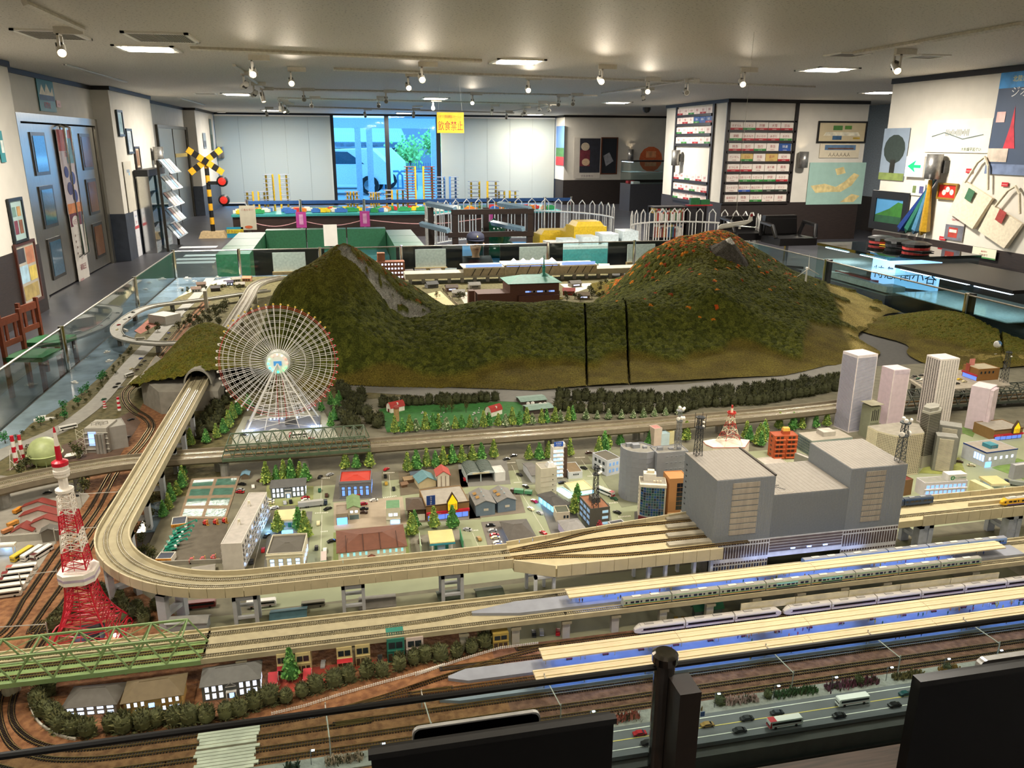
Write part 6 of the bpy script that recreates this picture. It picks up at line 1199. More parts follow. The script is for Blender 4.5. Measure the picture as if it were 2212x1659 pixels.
obj('roof_crown',MB().pz([(a*.8+.008,b*.8+.004)for a,b in R_],H,H+.014,m7('97958a')),t)
for sp,l in((('F',(1335,1120),(1390,775),(1600,805),(1412,735)),'taller grey office tower with cream louvre stripes behind its twin'),(('F',(1315,1208),(1365,880),(1567,902),(1395,845)),'grey office tower with cream louvre stripes in front of its twin')):
 b,W,D,H=bu('striped_office',l,sp,'85857c','8d8c84',sink=.0005,par=0);mb=MB()
 for k in range(26):z=H*(.03+.92*k/26);mb.box(W*.14,W*.82,-.0016,0,z,z+H*.019,mt('d6cdb6'))
 o=obj('louvre_stripes',mb,b);o['kind']='stuff'
b,W,D,H=bu('orange_apartments','orange stepped apartment block with many balconies',('E',(990,668),(978,445),(1198,438),(930,402)),'b4552c','a04a28',sink=.002)
for j in range(5):
 for i in range(2):
  k=obj('balcony',MB().box(W*(.03+.5*i),W*(.47+.5*i),-.008,0,H*(.04+.19*j),H*(.04+.19*j)+.005,m7('c05f34')),b)
  for q in range(2):obj('window',MB().box(W*(.1+.5*i+.17*q),W*(.22+.5*i+.17*q),-.0008,0,H*(.1+.19*j),H*(.2+.19*j),mt('3a2018',.3)),b)
 obj('window',MB().box(-.0008,0,D*.4,D*.6,H*(.1+.19*j),H*(.17+.19*j),mt('3a2018',.3)),b)
deco(b,'roof_tower',MB().box(W*.42,W*.72,D*.3,D*.7,H-.002,H+.013,m7('b4552c')));deco(b,'roof_cap',MB().box(W*.42,W*.72,D*.3,D*.7,H+.013,H+.026,m7('d8a848'),.85))
b,W,D,H=bu('glass_block','low grey-green glazed office block with rooftop box',('E',(1318,640),(1328,492),(1712,455),(1222,412)),'8f9c98','a29a8c',sink=.0005,par=0);deco(b,'roof_box',MB().box(W*.38,W*.68,D*.3,D*.8,H,H+.02,m7('b5b0a6')))
wins(b,'F',W,D,18,5,.02,.98,H*.04,H*.92,W/18*.7,H*.12,mt('5a7078',.15),True);wins(b,'L',W,D,8,5,.02,.98,H*.04,H*.92,D/8*.75,H*.12,mt('5a7078',.15),True)
bu('concrete_block','small stained concrete block behind the station building',('E',(1165,760),(1165,605),(1320,665),(1130,570),'L','L',.05),'8d8a82','b0aaa0');bu('flat_hall','low white flat hall behind the left station block',('E',(1090,760),(900,720),(1100,700),(830,650)),'cfc8bc','b5aea4')
t,R_,H=facet('studio_building','white studio building with red roof edge carrying a red and white tower','E',(600,700),(600,560),[(300,490),(325,520),(395,550),(695,548),(740,480),(560,465),(400,472)],'e2dacc','ddd6c8')
n=len(R_)
for i in range(n):a,b2=R_[i],R_[(i+1)%n];d=V3((b2[0]-a[0],b2[1]-a[1],0));L=d.length;d.normalize();nn=V3((d.y,-d.x,0));obj('red_edge',MB().frame((a[0],a[1],H-.004),d,-nn,(0,0,1)).box(0,L,-.0012,.0005,0,.002,mt('a83028')),t)
STUD=V3((t.location.x,t.location.y,BASE+H))
b,W,D,H=bu('hospital','white hospital with green cross mark on its rooftop box and lit windows',('F',(1250,1460),(1252,1325),(1655,1300),(1138,1275)),'d6d2da','8f8f86',sink=.002)
wins(b,'F',W,D,9,2,.03,.97,H*.08,H*.9,W/9*.62,H*.2,lit('6a92e8',1.6),frame=mt('e8e6ea'))
for z in(.1,.5):deco(b,'ledge',MB().box(0,W,-.004,0,H*z-.001,H*z+.003,mt('e4e0e4')))
s=deco(b,'roof_box',MB().box(W*.55,W*.98,D*.1,D*.8,H-.002,H+.024,mt('dcdad6')));deco(b,'green_mark',MB().at(W*.65,D*.1-.0006,H+.011).poly([(.0085*cos(a/9*PI),0,.0085*sin(a/9*PI))for a in range(18)],mt('2f8a50')).box(-.001,.001,-.0004,0,-.006,.006,WH).box(-.005,.005,-.0004,0,-.001,.001,WH));deco(b,'name_text',MB().text('駅ヶ丘中央病院',W*.83,D*.1-.0006,H+.008,.007,mt('2f8a50'),W*.26))
bu('brown_block','narrow brown block wedged beside the hospital',('F',(1062,1450),(1072,1298),(1140,1285),(1095,1245)),'7a5a38','6a2a22')
b,W,D,H=stq('brown discount store with yellow house-shaped sign by the short pink tower',('F',(1905,930),(1908,828),(2178,800),(1712,748)),sx=.72)
b,W,D,H=bu('blue_trim_shop','white shop with blue roof trim and teal rooftop sign box',('F',(1832,1185),(1832,1038),(2125,1000),(1622,942)),'cfd2da','a39a8e',sink=.002);deco(b,'blue_trim',MB().box(-.001,W+.001,-.001,0,H-.004,H+.001,m5('1d3f8a')).box(-.001,0,0,D,H-.004,H+.001,m5('1d3f8a')))
deco(b,'sign_box',MB().box(W*.3,W*.55,D*.25,D*.6,H-.001,H+.014,m5('3f8a9a')).text('ビデオ',W*.42,D*.25-.0004,H+.004,.007,mt('e8a0a0'),W*.2));wins(b,'F',W,D,5,1,.05,.95,H*.4,H*.7,W*.06,H*.18,WWHITE);deco(b,'lit_door',MB().box(W*.02,W*.2,-.001,0,0,H*.35,lit('5a9aff',3)));wins(b,'L',W,D,4,1,.5,.95,H*.3,H*.8,D*.08,H*.4,WLIT)
b,W,D,H=bu('cream_terminal','cream low terminal building at the right station',('F',(1880,1490),(1850,1380),(1900,1372),(1655,1300)),'d8cf9a','ddd3a2',sink=.001);t2,W,D,H=canopy_station('cream canopy on posts beside the low terminal',('F',(1890,1420),(1880,1335),(2050,1330),(1745,1260)),'e0d29c','e8e0bc',pumps=False)
bu('grey_fluted_block','grey fluted block at the right edge of the town',('F',(2110,1300),(2105,1160),(2260,1140),(2130,1130)),'a8a8ac','b8b8b8')
gd('lawn',[('F',1190,1240),('F',1640,1260),('F',1570,1090),('F',1230,1190)],.0036,.0046,mt('8a8f4a',.9,va=.15),'olive lawn at the foot of the striped towers','lawn');gd('lawn',[('F',1880,1190),('F',2183,1300),('F',2183,1120),('F',2120,1100)],.0036,.0046,mt('6f8a44',.9,va=.15),'green lawn beside the blue-trimmed shop','lawn');gd('lawn',[('F',1600,800),('F',1720,850),('F',1700,900),('F',1600,860)],.0036,.0046,mt('5f7a3c',.9,va=.15),'small green lawn by the short pink tower','lawn')
dk=[(1095,345),(1220,425),(1540,436),(2055,402),(2040,375),(1760,240),(1230,292)];DH=.10
P=[atZ(*zp('F',*q),TZ+DH)for q in dk];t=tg('parking_deck','raised parking deck with cars and a brown shop on it','');obj('deck',MB().pz([p[:2]for p in P],TZ+DH-.012,TZ+DH,m8('a39a8a')),t)
for i in range(4):q=P[0].lerp(P[3],(i+.5)/4);obj('support',MB().cyl(q.x,q.y+.05,TZ+.003,TZ+DH-.012,.012,m8('6d6a62'),8),t)
for i in range(5):q=P[0].lerp(P[1],i/5);obj('deck_grate',MB().cbox(q.x+.03,q.y+.01,TZ+DH,.02,.014,.001,BK),t)
sp=box3('F',(1752,365),(1758,252),(1958,238),(1575,205),'L','L',None,DH);b,W,D,H=bu('discount_store','brown shop with red fascia standing on the raised parking deck',sp,'8f6430','b0a68c');deco(b,'fascia',MB().box(-.006,0,0,D,H*.36,H*.5,mt('b83040')));deco(b,'shopfront',MB().box(-.001,0,D*.05,D*.95,.001,H*.32,lit('5a78e0',1.)));wins(b,'F',W,D,4,1,.05,.8,H*.5,H*.85,W*.07,H*.2,WDIM);deco(b,'gable_sign',MB().box(-.004,-.002,D*.55,D*.8,H*.5,H*1.2,mt('a04a3a')));deco(b,'pink_sign',MB().box(W*.05,W*.3,D*.7,D*.72,H,H+.035,mt('d88a80')))
a=Q('F',1060,640,.03);c=Q('F',2183,560,.03);yq=(a.y+c.y)/2
truss('truss_bridge','dark steel truss viaduct behind the skyscrapers',a.x,a.x+1.5,yq,yq+.11,TZ+.045,.05,26,mt('3f463c'),m8('5a5648'),(yq+.03,yq+.08),bw=.002)
for i in range(6):round_pier(t,a.x+.1+.25*i,yq+.05,.014,.03)
def mast(lb,base,H,w0,w1,m,name='lattice_mast',dishes=(),decks=(),n=7,top=None,bw=.0011):
 t=tg(name,lb,'mast',base);L_=lambda f:w0+(w1-w0)*f
 for sx in(-1,1):
  for sy in(-1,1):obj('leg',MB().bar((sx*w0/2,sy*w0/2,0),(sx*w1/2,sy*w1/2,H),bw*1.3,m),t)
 for k in range(n):
  a,b=L_(k/n)/2,L_((k+1)/n)/2;za,zb_=H*k/n,H*(k+1)/n;mb=MB()
  for(s1,s2)in(((-1,-1),(1,-1)),((1,-1),(1,1)),((1,1),(-1,1)),((-1,1),(-1,-1))):
   mb.bar((s1[0]*a,s1[1]*a,za),(s2[0]*b,s2[1]*b,zb_),bw*.8,m);mb.bar((s2[0]*a,s2[1]*a,za),(s1[0]*b,s1[1]*b,zb_),bw*.8,m);mb.bar((s1[0]*b,s1[1]*b,zb_),(s2[0]*b,s2[1]*b,zb_),bw*.8,m)
  obj('bracing',mb,t)
 for f,r in decks:obj('platform',MB().cyl(0,0,H*f-.001,H*f+.002,r,m,12),t)
 for f,ang,r in dishes:
  mb=MB();q=L_(f)/2+.006;mb.M=M4.Translation((q*cos(ang),q*sin(ang),H*f))@M4.Rotation(ang,4,'Z')@M4.Rotation(PI/2,4,'Y');mb.lt([(0,-.002),(r,0),(r,.003),(r*.7,.006),(0,.007)],WH,12);obj('dish',mb,t)
 return t
GST,DST=mt('85888a',.5,.3),mt('33373a',.5,.3)
o_=lambda z,u,v,H_:atZ(*zp(z,u,v),H_)
SO=bpy.data.objects
def roof_z(name):o=SO[name];return o.location.z+o['h']
mp=o_('D',1590,478,roof_z('store_annex'));mh=ht(mp,*zp('D',1605,110))-mp.z
mast('grey lattice mast with white dishes on the department store annex',mp,mh,.018,.010,GST,dishes=[(1.04,-1.2,.006),(1.04,-.3,.006),(1.08,-2.2,.006),(.80,-.4,.007),(.80,-2.4,.007),(.82,-1.5,.007)],decks=[(.98,.014),(.72,.012)],n=9)
mp=atZ(*zp('E',250,628),zt);mh=ht(mp,*zp('E',272,262))-mp.z
t=mast('black lattice mast with antenna cage on the near station roof corner',mp,mh,.020,.013,DST,decks=[(.72,.014),(.98,.014)],dishes=[(.9,-1.3,.003),(.8,-1.3,.003)],n=8)
for dx,dy in((-.012,-.012),(.012,-.012),(.012,.012),(-.012,.012)):obj('antenna',MB().box(dx-.0006,dx+.0006,dy-.0006,dy+.0006,mh*.7,mh*1.08,DST),t)
mp=atZ(*zp('D',810,1025),roof_z('dark_office'));mh=ht(mp,*zp('D',830,640))-mp.z
mast('black lattice mast on the dark brown office',mp,mh,.018,.011,DST,decks=[(.80,.013),(.97,.011)],dishes=[(.86,-1.2,.005),(.86,-.4,.005),(1.,-.6,.004)],n=8)
mp=atZ(*zp('F',1010,1125),zt);mh=ht(mp,*zp('F',1055,745))-mp.z
mast('dark grey lattice mast with white dishes on the right station block',mp,mh,.022,.012,mt('4c5458',.5,.3),dishes=[(1.05,-2.2,.007),(1.05,-.6,.007),(1.1,-2.8,.006),(.72,-2.6,.008),(.72,-.3,.008)],decks=[(.98,.016),(.65,.014)],n=8)
mp=o_('F',1990,370,TZ+DH);mh=ht(mp,*zp('F',2045,80))-mp.z;mast('dark lattice mast next to the brown shop on the parking deck',mp,mh,.026,.014,DST,decks=[(.95,.016)],dishes=[(.85,-1.4,.004)],n=8)
mp=o_('E',545,512,STUD.z);mh=ht(mp,*zp('E',538,150))-mp.z
Rm,Wm=m5('b82c24'),m5('e8dfc4');t=tg('studio_tower','small red and cream lattice tower on the studio building','',mp)
for k in range(6):
 f0,f1=k/6,(k+1)/6;m=Wm if k%2==0 else Rm;a,b=.032*(1-f0)**1.6+.008,.032*(1-f1)**1.6+.008;za,zb_=mh*.82*f0,mh*.82*f1;mb=MB();R4=((-1,-1),(1,-1),(1,1),(-1,1))
 for i in range(4):p,q=R4[i],R4[(i+1)%4];mb.bar((p[0]*a,p[1]*a,za),(p[0]*b,p[1]*b,zb_),.0016,m);mb.bar((p[0]*a,p[1]*a,za),(q[0]*b,q[1]*b,zb_),.001,m);mb.bar((q[0]*a,q[1]*a,za),(p[0]*b,p[1]*b,zb_),.001,m);mb.bar((p[0]*b,p[1]*b,zb_),(q[0]*b,q[1]*b,zb_),.001,m)
 obj('lattice_section',mb,t)
obj('gallery',MB().lt([(.016,0),(.018,.002),(.018,.008),(.016,.008),(.016,.003),(0,.003)],Rm,12,(0,0,mh*.78)),t);obj('top_mast',MB().cyl(0,0,mh*.8,mh*.92,.005,Wm,8).cyl(0,0,mh*.92,mh,.004,Rm,8),t)
CARC={'black':'17181a','dark grey':'2c2e30','silver':'a9abac','white':'e4e2da','red':'a81f28','crimson':'b02048','tan':'9a7a44','cream':'ddd2a8','green':'2f5a44','blue':'3a4a9a','gold':'a88a3c','brown':'4a342c','pale cyan':'b8e0ea','teal':'1d4a4c','yellow':'e0c040'}
CARM={}
def car_meshes(col):
 if col in CARM:return CARM[col]
 m=mt(CARC[col],.25,va=.03);g=mt('101418',.1)
 a=MB()
 prof=[(-.0155,.0018),(-.0155,.0048),(-.0145,.0056),(-.0085,.0060),(-.0045,.0088),(.0060,.0090),(.0105,.0062),(.0150,.0056),(.0155,.0018)]
 a.M=M4.Rotation(PI/2,4,'Z');a.extr(prof,-.0055,.0055,m);a.M=M4()
 for sx in(-.0095,.0095):
  for sy in(-.0050,.0050):
   a.M=M4.Translation((sx,sy,.0022))@M4.Rotation(PI/2,4,'X');a.lt([(0,-.0008),(.0022,-.0008),(.0022,.0008),(0,.0008)],BK,8)
 w=MB()
 for s in(-1,1):
  y=s*.0056
  f=[(.0078,y,.0062),(.0042,y,.0085),(-.0056,y,.0086),(-.0090,y,.0063)];w.poly(f if s>0 else f[::-1],g)
 w.quad((-.0048,-.0045,.0087),(-.0048,.0045,.0087),(-.0086,.005,.0061),(-.0086,-.005,.0061),g);w.quad((.0063,.0045,.0089),(.0063,-.0045,.0089),(.0104,-.005,.0064),(.0104,.005,.0064),g)
 CARM[col]=(a.mesh('body'),w.mesh('car_windows'));return CARM[col]
LCOUNT={}
def car(zone,u,v,col,rz,place,h=.0045,sc=1.):
 p=Q(zone,u,v,h);b,w=car_meshes(col);lab='%s model car %s'%(col,place)
 t=tg('model_car',lab,'car',p,rz,'model cars '+place);t.scale=(sc,)*3;obj('body',b,t);obj('car_windows',w,t);return t
def cars(place,lst,h=.0045,sc=1.):
 for c in lst:car(*c,place,h,sc)
V_=PI/2
cars('on the near road',[('K',283,1410,'red',0),('K',788,1345,'tan',0),('L',1050,1112,'teal',0),('L',1140,1170,'silver',0)],.0125)
cars('in the lane of the near road next to the glass',[('K',345,1480,'black',0),('K',628,1440,'black',0),('K',1030,1386,'dark grey',0),('K',1775,1275,'black',0),('L',970,1196,'black',0)],.0125)
cars('in the lane of the near road next to the flowers',[('K',1085,1298,'dark grey',0),('K',1310,1255,'dark grey',0)],.0125)
cars('beside the fish ponds',[('B',885,470,'black',-.4),('B',872,522,'silver',-.4),('B',868,545,'red',-.3),('B',990,490,'white',1.7),('B',1062,432,'brown',.6)])
cars('in the car park of the grey house',[('B',1290,645,'silver',1.7),('B',1345,635,'black',1.7),('B',1483,598,'red',.3),('B',1485,620,'white',.3),('B',1150,625,'white',-.2),('B',1150,648,'cream',-.2)])
cars('at the street by the grey house',[('B',1190,692,'white',.3),('B',1622,402,'black',1.2),('B',1715,378,'silver',.5),('B',1618,528,'green',V_),('B',1682,575,'brown',V_),('B',1695,702,'black',.6),('B',1085,748,'black',.1),('B',1385,718,'silver',0)])
cars('on the street by the cream bank',[('B',1052,855,'pale cyan',1.6),('B',1120,955,'black',1.1),('B',1085,1092,'red',1.6),('B',978,1202,'dark grey',1.6),('B',1605,838,'cream',V_),('B',1588,1070,'dark grey',V_),('B',1668,1095,'white',V_),('B',1732,1008,'black',.3)])
cars('near the red-roofed bank',[('C',588,328,'red',.9),('C',578,395,'black',V_),('C',586,463,'gold',V_),('C',657,513,'dark grey',V_),('C',470,622,'white',.1),('C',370,658,'red',.1),('C',378,703,'black',-.1),('C',372,738,'brown',-.1)])
cars('on the street by the bus depot',[('C',1722,232,'dark grey',.2),('C',1788,200,'black',.2),('C',1842,380,'dark grey',2.),('C',1900,490,'black',2.),('C',1326,422,'red',1.5)])
cars('at the cream petrol station',[('C',1352,898,'silver',-.5),('C',1462,985,'tan',V_+.1),('C',1178,1105,'crimson',0),('C',905,1010,'brown',1.5)])
cars('in the parked row beside the diner',[('C',1570,860,'black',0),('C',1588,908,'silver',0),('C',1606,950,'red',0),('C',1616,975,'cream',0),('C',1636,1022,'white',0),('C',1646,1048,'blue',0)])
cars('on the sloping street past the diner',[('C',1982,630,'crimson',2.),('C',1952,703,'cream',2.),('C',2037,740,'silver',2.),('C',2067,930,'red',2.),('C',2165,970,'dark grey',2.)])
cars('near the rounded department store',[('D',750,523,'brown',.1),('D',702,665,'dark grey',2.2),('D',500,808,'black',0),('D',987,955,'green',2.1),('D',1017,1085,'black',2.2),('D',1168,1185,'red',2.3),('D',1125,1255,'cream',0)])
cars('on the raised parking deck',[('F',1150,325,'black',.1),('F',1215,315,'dark grey',.1),('F',1190,345,'green',.1),('F',1225,355,'white',.1),('F',1575,352,'yellow',.1),('F',1620,372,'cream',.1),('F',1550,392,'black',.1)],.1005)
cars('near the hospital',[('F',1685,1165,'cream',2.6),('F',1570,1130,'brown',2.4),('F',1655,1460,'white',2.6),('F',1722,1500,'black',2.6),('F',1785,1490,'red',2.6)])
cars('on the coast road far from the crossing',[('d',1190,505,'dark grey',1.),('d',1165,548,'silver',1.),('d',1140,575,'black',1.),('d',1112,605,'white',1.),('d',1082,652,'blue',1.),('d',1230,460,'silver',1.),('d',1060,690,'black',1.)],.0075,.9)
cars('on the coast road near the crossing',[('d',902,815,'blue',1.),('d',925,832,'dark grey',1.),('d',900,857,'black',1.),('d',842,882,'cream',1.),('d',877,887,'brown',1.),('d',757,977,'dark grey',1.),('d',770,1000,'silver',1.),('d',738,998,'black',1.),('d',665,1077,'green',1.)],.0075,.9)
cars('on the elevated road loop',[('d',852,520,'black',.6),('d',832,552,'dark grey',.8),('d',800,563,'white',.8),('d',760,600,'red',1.),('d',750,630,'cream',1.5),('d',798,670,'silver',-.5)],.0605,.9)
cars('in the factory yard',[('A',1235,35,'black',.7),('A',1200,200,'dark grey',1.),('A',660,700,'black',.3),('A',700,760,'dark grey',.5),('A',450,720,'dark grey',.2)])
cars('under the front viaduct arches',[('J',1050,660,'dark grey',1.4),('J',1108,650,'silver',1.4),('J',1230,650,'red',1.3),('I',1033,890,'silver',1.5),('I',1458,850,'dark grey',1.5)])
cars('parked between the viaduct pillars',[('K',555,560,'gold',1.2),('K',610,560,'tan',1.2),('L',1260,310,'dark grey',.3),('L',1530,290,'cream',.3)])
cars('on the plaza of the ferris wheel',[('d',1555,1305,'dark grey',0),('d',1990,1330,'red',.1),('d',1660,1345,'white',0)])
BUSM={}
def bus_mesh(body,front=None,stripe=None):
 k=(body,front,stripe)
 if k in BUSM:return BUSM[k]
 m=mt(body,.3,va=.03);L,w,h=.04,.0083,.021
 a=MB();a.M=M4.Rotation(PI/2,4,'Z');a.extr([(-L,.003),(-L,.018),(-L+.003,h),(L-.002,h),(L,h-.002),(L,.003)],-w,w,m);a.M=M4()
 for sx in(-.026,.024):
  for sy in(-w,w):a.M=M4.Translation((sx,sy,.0034))@M4.Rotation(PI/2,4,'X');a.lt([(0,-.001),(.0033,-.001),(.0033,.001),(0,.001)],BK,10)
 a.M=M4();b=MB();g=mt('14161a',.1)
 for s in(-1,1):
  y=s*(w+.0002);f=[(-L+.005,y,.011),(L-.004,y,.011),(L-.004,y,.017),(-L+.005,y,.017)];b.poly(f if s<0 else f[::-1],g)
  if stripe:f=[(-L+.012,y,.0062),(L-.003,y,.0078),(L-.003,y,.0088),(-L+.006,y,.0072)];a.poly(f if s<0 else f[::-1],mt(stripe,.5))
 b.quad((-L-.0002,w-.001,.009),(-L-.0002,-w+.001,.009),(-L+.0005,-w+.001,.0182),(-L+.0005,w-.001,.0182),g)
 c=None
 if front:
  c=MB();fm=mt(front,.3);c.quad((-L-.0003,w,.004),(-L-.0003,-w,.004),(-L-.0003,-w,.009),(-L-.0003,w,.009),fm);c.quad((-L,-w,h+.0003),(-L+.016,-w,h+.0003),(-L+.016,w,h+.0003),(-L,w,h+.0003),fm)
  for s in(-1,1):y=s*(w+.0001);f=[(-L,y,.004),(-L+.006,y,.004),(-L+.003,y,h-.001),(-L+.001,y,.018)];c.poly(f if s<0 else f[::-1],fm)
  c=c.mesh('front_panel')
 BUSM[k]=(a.mesh('body'),b.mesh('bus_windows'),c);return BUSM[k]
def bus(zone,u,v,rz,lb,body='e6e2da',front=None,stripe=None,h=.0045,sc=1.,gp=None):
 p=Q(zone,u,v,h);a,b,c=bus_mesh(body,front,stripe);t=tg('model_bus',lb,'bus',p,rz,gp);t.scale=(sc,)*3;obj('body',a,t);obj('bus_windows',b,t)
 if c:obj('front_panel',c,t)
bus('K',1365,1340,0,'white coach with red nose on the near road','ece8e0','c01828','b03038',.0125);bus('L',655,1175,0,'white coach with red swoosh stripes on the near road','f0eee8',None,'a03038',.0125)
bus('A',215,1320,1.15,'yellow bus parked beside the bus canopy','d8b83a');bus('A',310,1312,1.15,'plain white bus parked beside the yellow one','e4e0d8');bus('A',400,1305,1.15,'white bus with maroon roof parked by the coast tracks','e4e0d8','5a2424')
for i,(u,v,c,f)in enumerate(((210,1455,'e6e0d4','b05a4a'),(170,1515,'e6e0d4','7a2a2a'),(130,1575,'e6e0d4','6a2424'),(95,1640,'e6e0d4','b02a2a'),(60,1700,'d8d4c8','a02a2a'))):bus('A',u,v,.08,['white bus in the depot row nearest the yellow bus','white bus second in the depot row','white bus with maroon roof, middle of the depot row','white bus with red end, fourth in the depot row','white bus at the near end of the depot row'][i],c,f,None,gp='depot row buses')
bus('A',645,118,.55,'white bus with dark windows on the coast road','dcdad2',None,None,.0075,.95);bus('d',828,925,1.0,'white bus on the coast road before the plank crossing','d8d6ce',None,None,.0075,.8)
bus('d',805,640,-1.,'white bus on the bend of the elevated loop','d8d6ce',None,None,.0605,.75);bus('d',900,692,0,'cream bus on the near side of the elevated loop','cfc8b0',None,None,.0605,.7)
bus('D',1425,1225,.05,'white and red bus in front of the blue glass office','e6e2de','b02038','5a1a20');bus('D',1625,1200,1.3,'white minibus between glass office and station','dcdad6',None,None,.0045,.7);bus('D',905,905,2.1,'white and red coach beside the blue-lit shop','e6e2de','b83040',None)
bus('B',1070,1615,0,'white bus with red stripe seen under the curved viaduct','e2e0da',None,'a03030');bus('B',500,1625,0,'dark red bus in the shadow under the curved viaduct','6a2420');bus('B',1560,1615,0,'grey bus under the curved viaduct by the bent lamp','7a7668',None,None,.0045,.8)
bus('B',1660,1205,V_,'bus with green front on the street beside the brown-roofed house','c8b8b0','2f6a48');bus('C',1140,240,.2,'bright yellow bus half hidden by conifers','d8d030');bus('d',1910,1315,.05,'white and red bus on the ferris wheel plaza','e6e2de','b02038')
bus('C',1450,232,.1,'pale green bus half hidden behind the bus depot','a8d088',None,None,.0045,.8)
def truck(zone,u,v,rz,lb,cab,loads,h=.0045):
 p=Q(zone,u,v,h);t=tg('model_truck',lb,'truck',p,rz);obj('chassis',MB().box(-.04,.04,-.007,.007,.0035,.005,BK),t);obj('cab',MB().box(.029,.041,-.0078,.0078,.003,.019,mt(cab,.4)),t);obj('windscreen',MB().box(.0405,.0413,-.007,.007,.010,.017,mt('14161a',.1)),t)
 for a,b,z,c in loads:obj('cargo_box',MB().box(a,b,-.0082,.0082,.005,z,mt(c,.5,va=.06)),t)
 for x in(-.033,-.026,.018,.034):
  for y in(-.0075,.0075):mb=MB();mb.M=M4.Translation((x,y,.0034))@M4.Rotation(PI/2,4,'X');mb.lt([(0,-.001),(.0034,-.001),(.0034,.001),(0,.001)],BK,8);obj('wheel',mb,t)
truck('B',1580,668,.08,'long silver box lorry crossing the junction by the grey house','2a3648',[(-.06,.027,.022,'a8a8a4')]);truck('C',1862,555,2.75,'lorry loaded with green crates at the depot corner','4a3a30',[(-.04,-.012,.017,'4a8a60'),(-.008,.027,.019,'4a8a60')]);truck('F',2110,1350,2.5,'grey box lorry at the right edge of the town','2a3648',[(-.055,.027,.02,'8d928c')])
for u,v,rz,c,l in((172,905,1.2,'d0882a','orange tipper truck beside the red-roofed warehouses'),(125,1030,1.0,'c88a3a','orange tipper truck in the middle of the warehouse yard'),(75,1095,.9,'b87a4a','pale orange truck at the near end of the warehouse yard')):
 p=Q('A',u,v,.0045);t=tg('model_truck',l,'truck',p,rz);obj('body',MB().box(-.018,.008,-.007,.007,.005,.016,mt(c,.5)),t);obj('cab',MB().box(.009,.018,-.007,.007,.003,.016,mt(c,.5)),t);obj('wheels_block',MB().box(-.014,.014,-.0068,.0068,.0,.005,BK),t)
def train(lb,x0,y,z,spec,L=.140,gap=.003,w=.0098,h=.0245,nose=None,name='model_train',rz=0,taper_tail=False):
 t=tg(name,lb,'train',(x0,y,z+.0046),rz)
 for i,s in enumerate(spec):
  a,b=i*(L+gap),i*(L+gap)+L;body=mt(s['body'],.35,va=.03);roof=mt(s['roof'],.6,va=.05);n0=.016 if s.get('nose')=='L' else 0;n1=.016 if s.get('nose')=='R' else 0
  mb=MB();prof=[(-w,.003),(-w,h*.82),(-w*.8,h*.97),(w*.8,h*.97),(w,h*.82),(w,.003)];mb.extr(prof,a+n0,b-n1,body)
  for n_,s_,xe in((n0,-1,a+n0),(n1,1,b-n1)):
   if n_:
    m_=[(y_*.75,zz*.72+.001)for y_,zz in prof];e2=[(y_*.5,.003+zz*.42)for y_,zz in prof];k=len(prof)
    V1=[(xe,a_,b_)for a_,b_ in prof]+[(xe+s_*n_*.6,a_,b_)for a_,b_ in m_]+[(xe+s_*n_,a_,b_)for a_,b_ in e2];F_=[]
    for q in range(2):F_+=[(q*k+j,q*k+(j+1)%k,(q+1)*k+(j+1)%k,(q+1)*k+j)for j in range(k)]
    F_.append(tuple(range(2*k,3*k)));mb.add(V1,F_,body)
    mb.quad((xe-s_*.001,-w*.6,h*.9),(xe-s_*.001,w*.6,h*.9),(xe+s_*n_*.55,w*.5,h*.72),(xe+s_*n_*.55,-w*.5,h*.72),mt('14161a',.1))
  c=obj('carriage',mb,t)
  obj('roof',MB().extr([(-w*.82,h*.965),(-w*.6,h*1.02),(w*.6,h*1.02),(w*.82,h*.965)],a+n0,b-n1,roof),c)
  g=s.get('win',mt('1a1c20',.12))
  if s.get('band'):obj('window_band',MB().box(a+n0+.006,b-n1-.004,-w-.0003,-w,h*.46,h*.68,g),c)
  else:
   k=s.get('nw',9);mb=MB()
   for q in range(k):xa=a+.005+(L-.01)*q/k;mb.box(xa+.001,xa+(L-.01)/k*(.78 if q%3 else.4),-w-.0003,-w,h*.46,h*.7,g)
   obj('window_row',mb,c)
   if s.get('deck2'):obj('upper_window_row',MB().box(a+.03,b-.04,-w-.0004,-w,h*.66,h*.82,mt('8fd0d0',.2)),c);obj('lower_window_row',MB().box(a+.03,b-.04,-w-.0004,-w,h*.2,h*.32,mt('303830',.2)),c)
  for zz,hh,cc in s.get('stripes',()):obj('stripe',MB().box(a+n0+.001,b-n1-.001,-w-.00025,-w,h*zz,h*(zz+hh),mt(cc,.5)),c)
  for f in(.2,.58):obj('roof_unit',MB().box(a+L*f,a+L*(f+.18),-w*.45,w*.45,h*1.01,h*1.09,mt(s.get('unit','c9c6bc'),.6)),c)
  obj('underframe',MB().box(a+.01,b-.01,-w*.8,w*.8,-.0006,.004,m8('1a1a1a')),c)
 return t
GRN=dict(body='a8ac9c',roof='8c8a82',stripes=((.22,.07,'d07a2a'),(.3,.09,'3a8a4a'),(.86,.05,'4a8a5a')),nw=9);GDD=dict(GRN,deck2=1)
train('grey commuter train with green and orange stripes at the raised platform',.675,1.747,FZ,[GRN,GRN,GRN,GDD,GDD,GRN,GRN,GRN],.1345,.003)
WEX=dict(body='d4d0c6',roof='b5b0a8',band=1,stripes=((.38,.06,'6a4a6a'),),unit='9a968e')
train('white express train with dark window band and slanted noses, leading set',.70,1.716,gt,[dict(WEX,nose='L'),WEX,dict(WEX,nose='R')],.1395,.003)
train('white express train with dark window band, following set',.70+3*.1425+.006,1.716,gt,[dict(WEX,nose='L')]+[WEX]*6,.1395,.003)
BLU=dict(body='6a8ab8',roof='8a8e98',stripes=((.3,.12,'2a5ac8'),),nw=10)
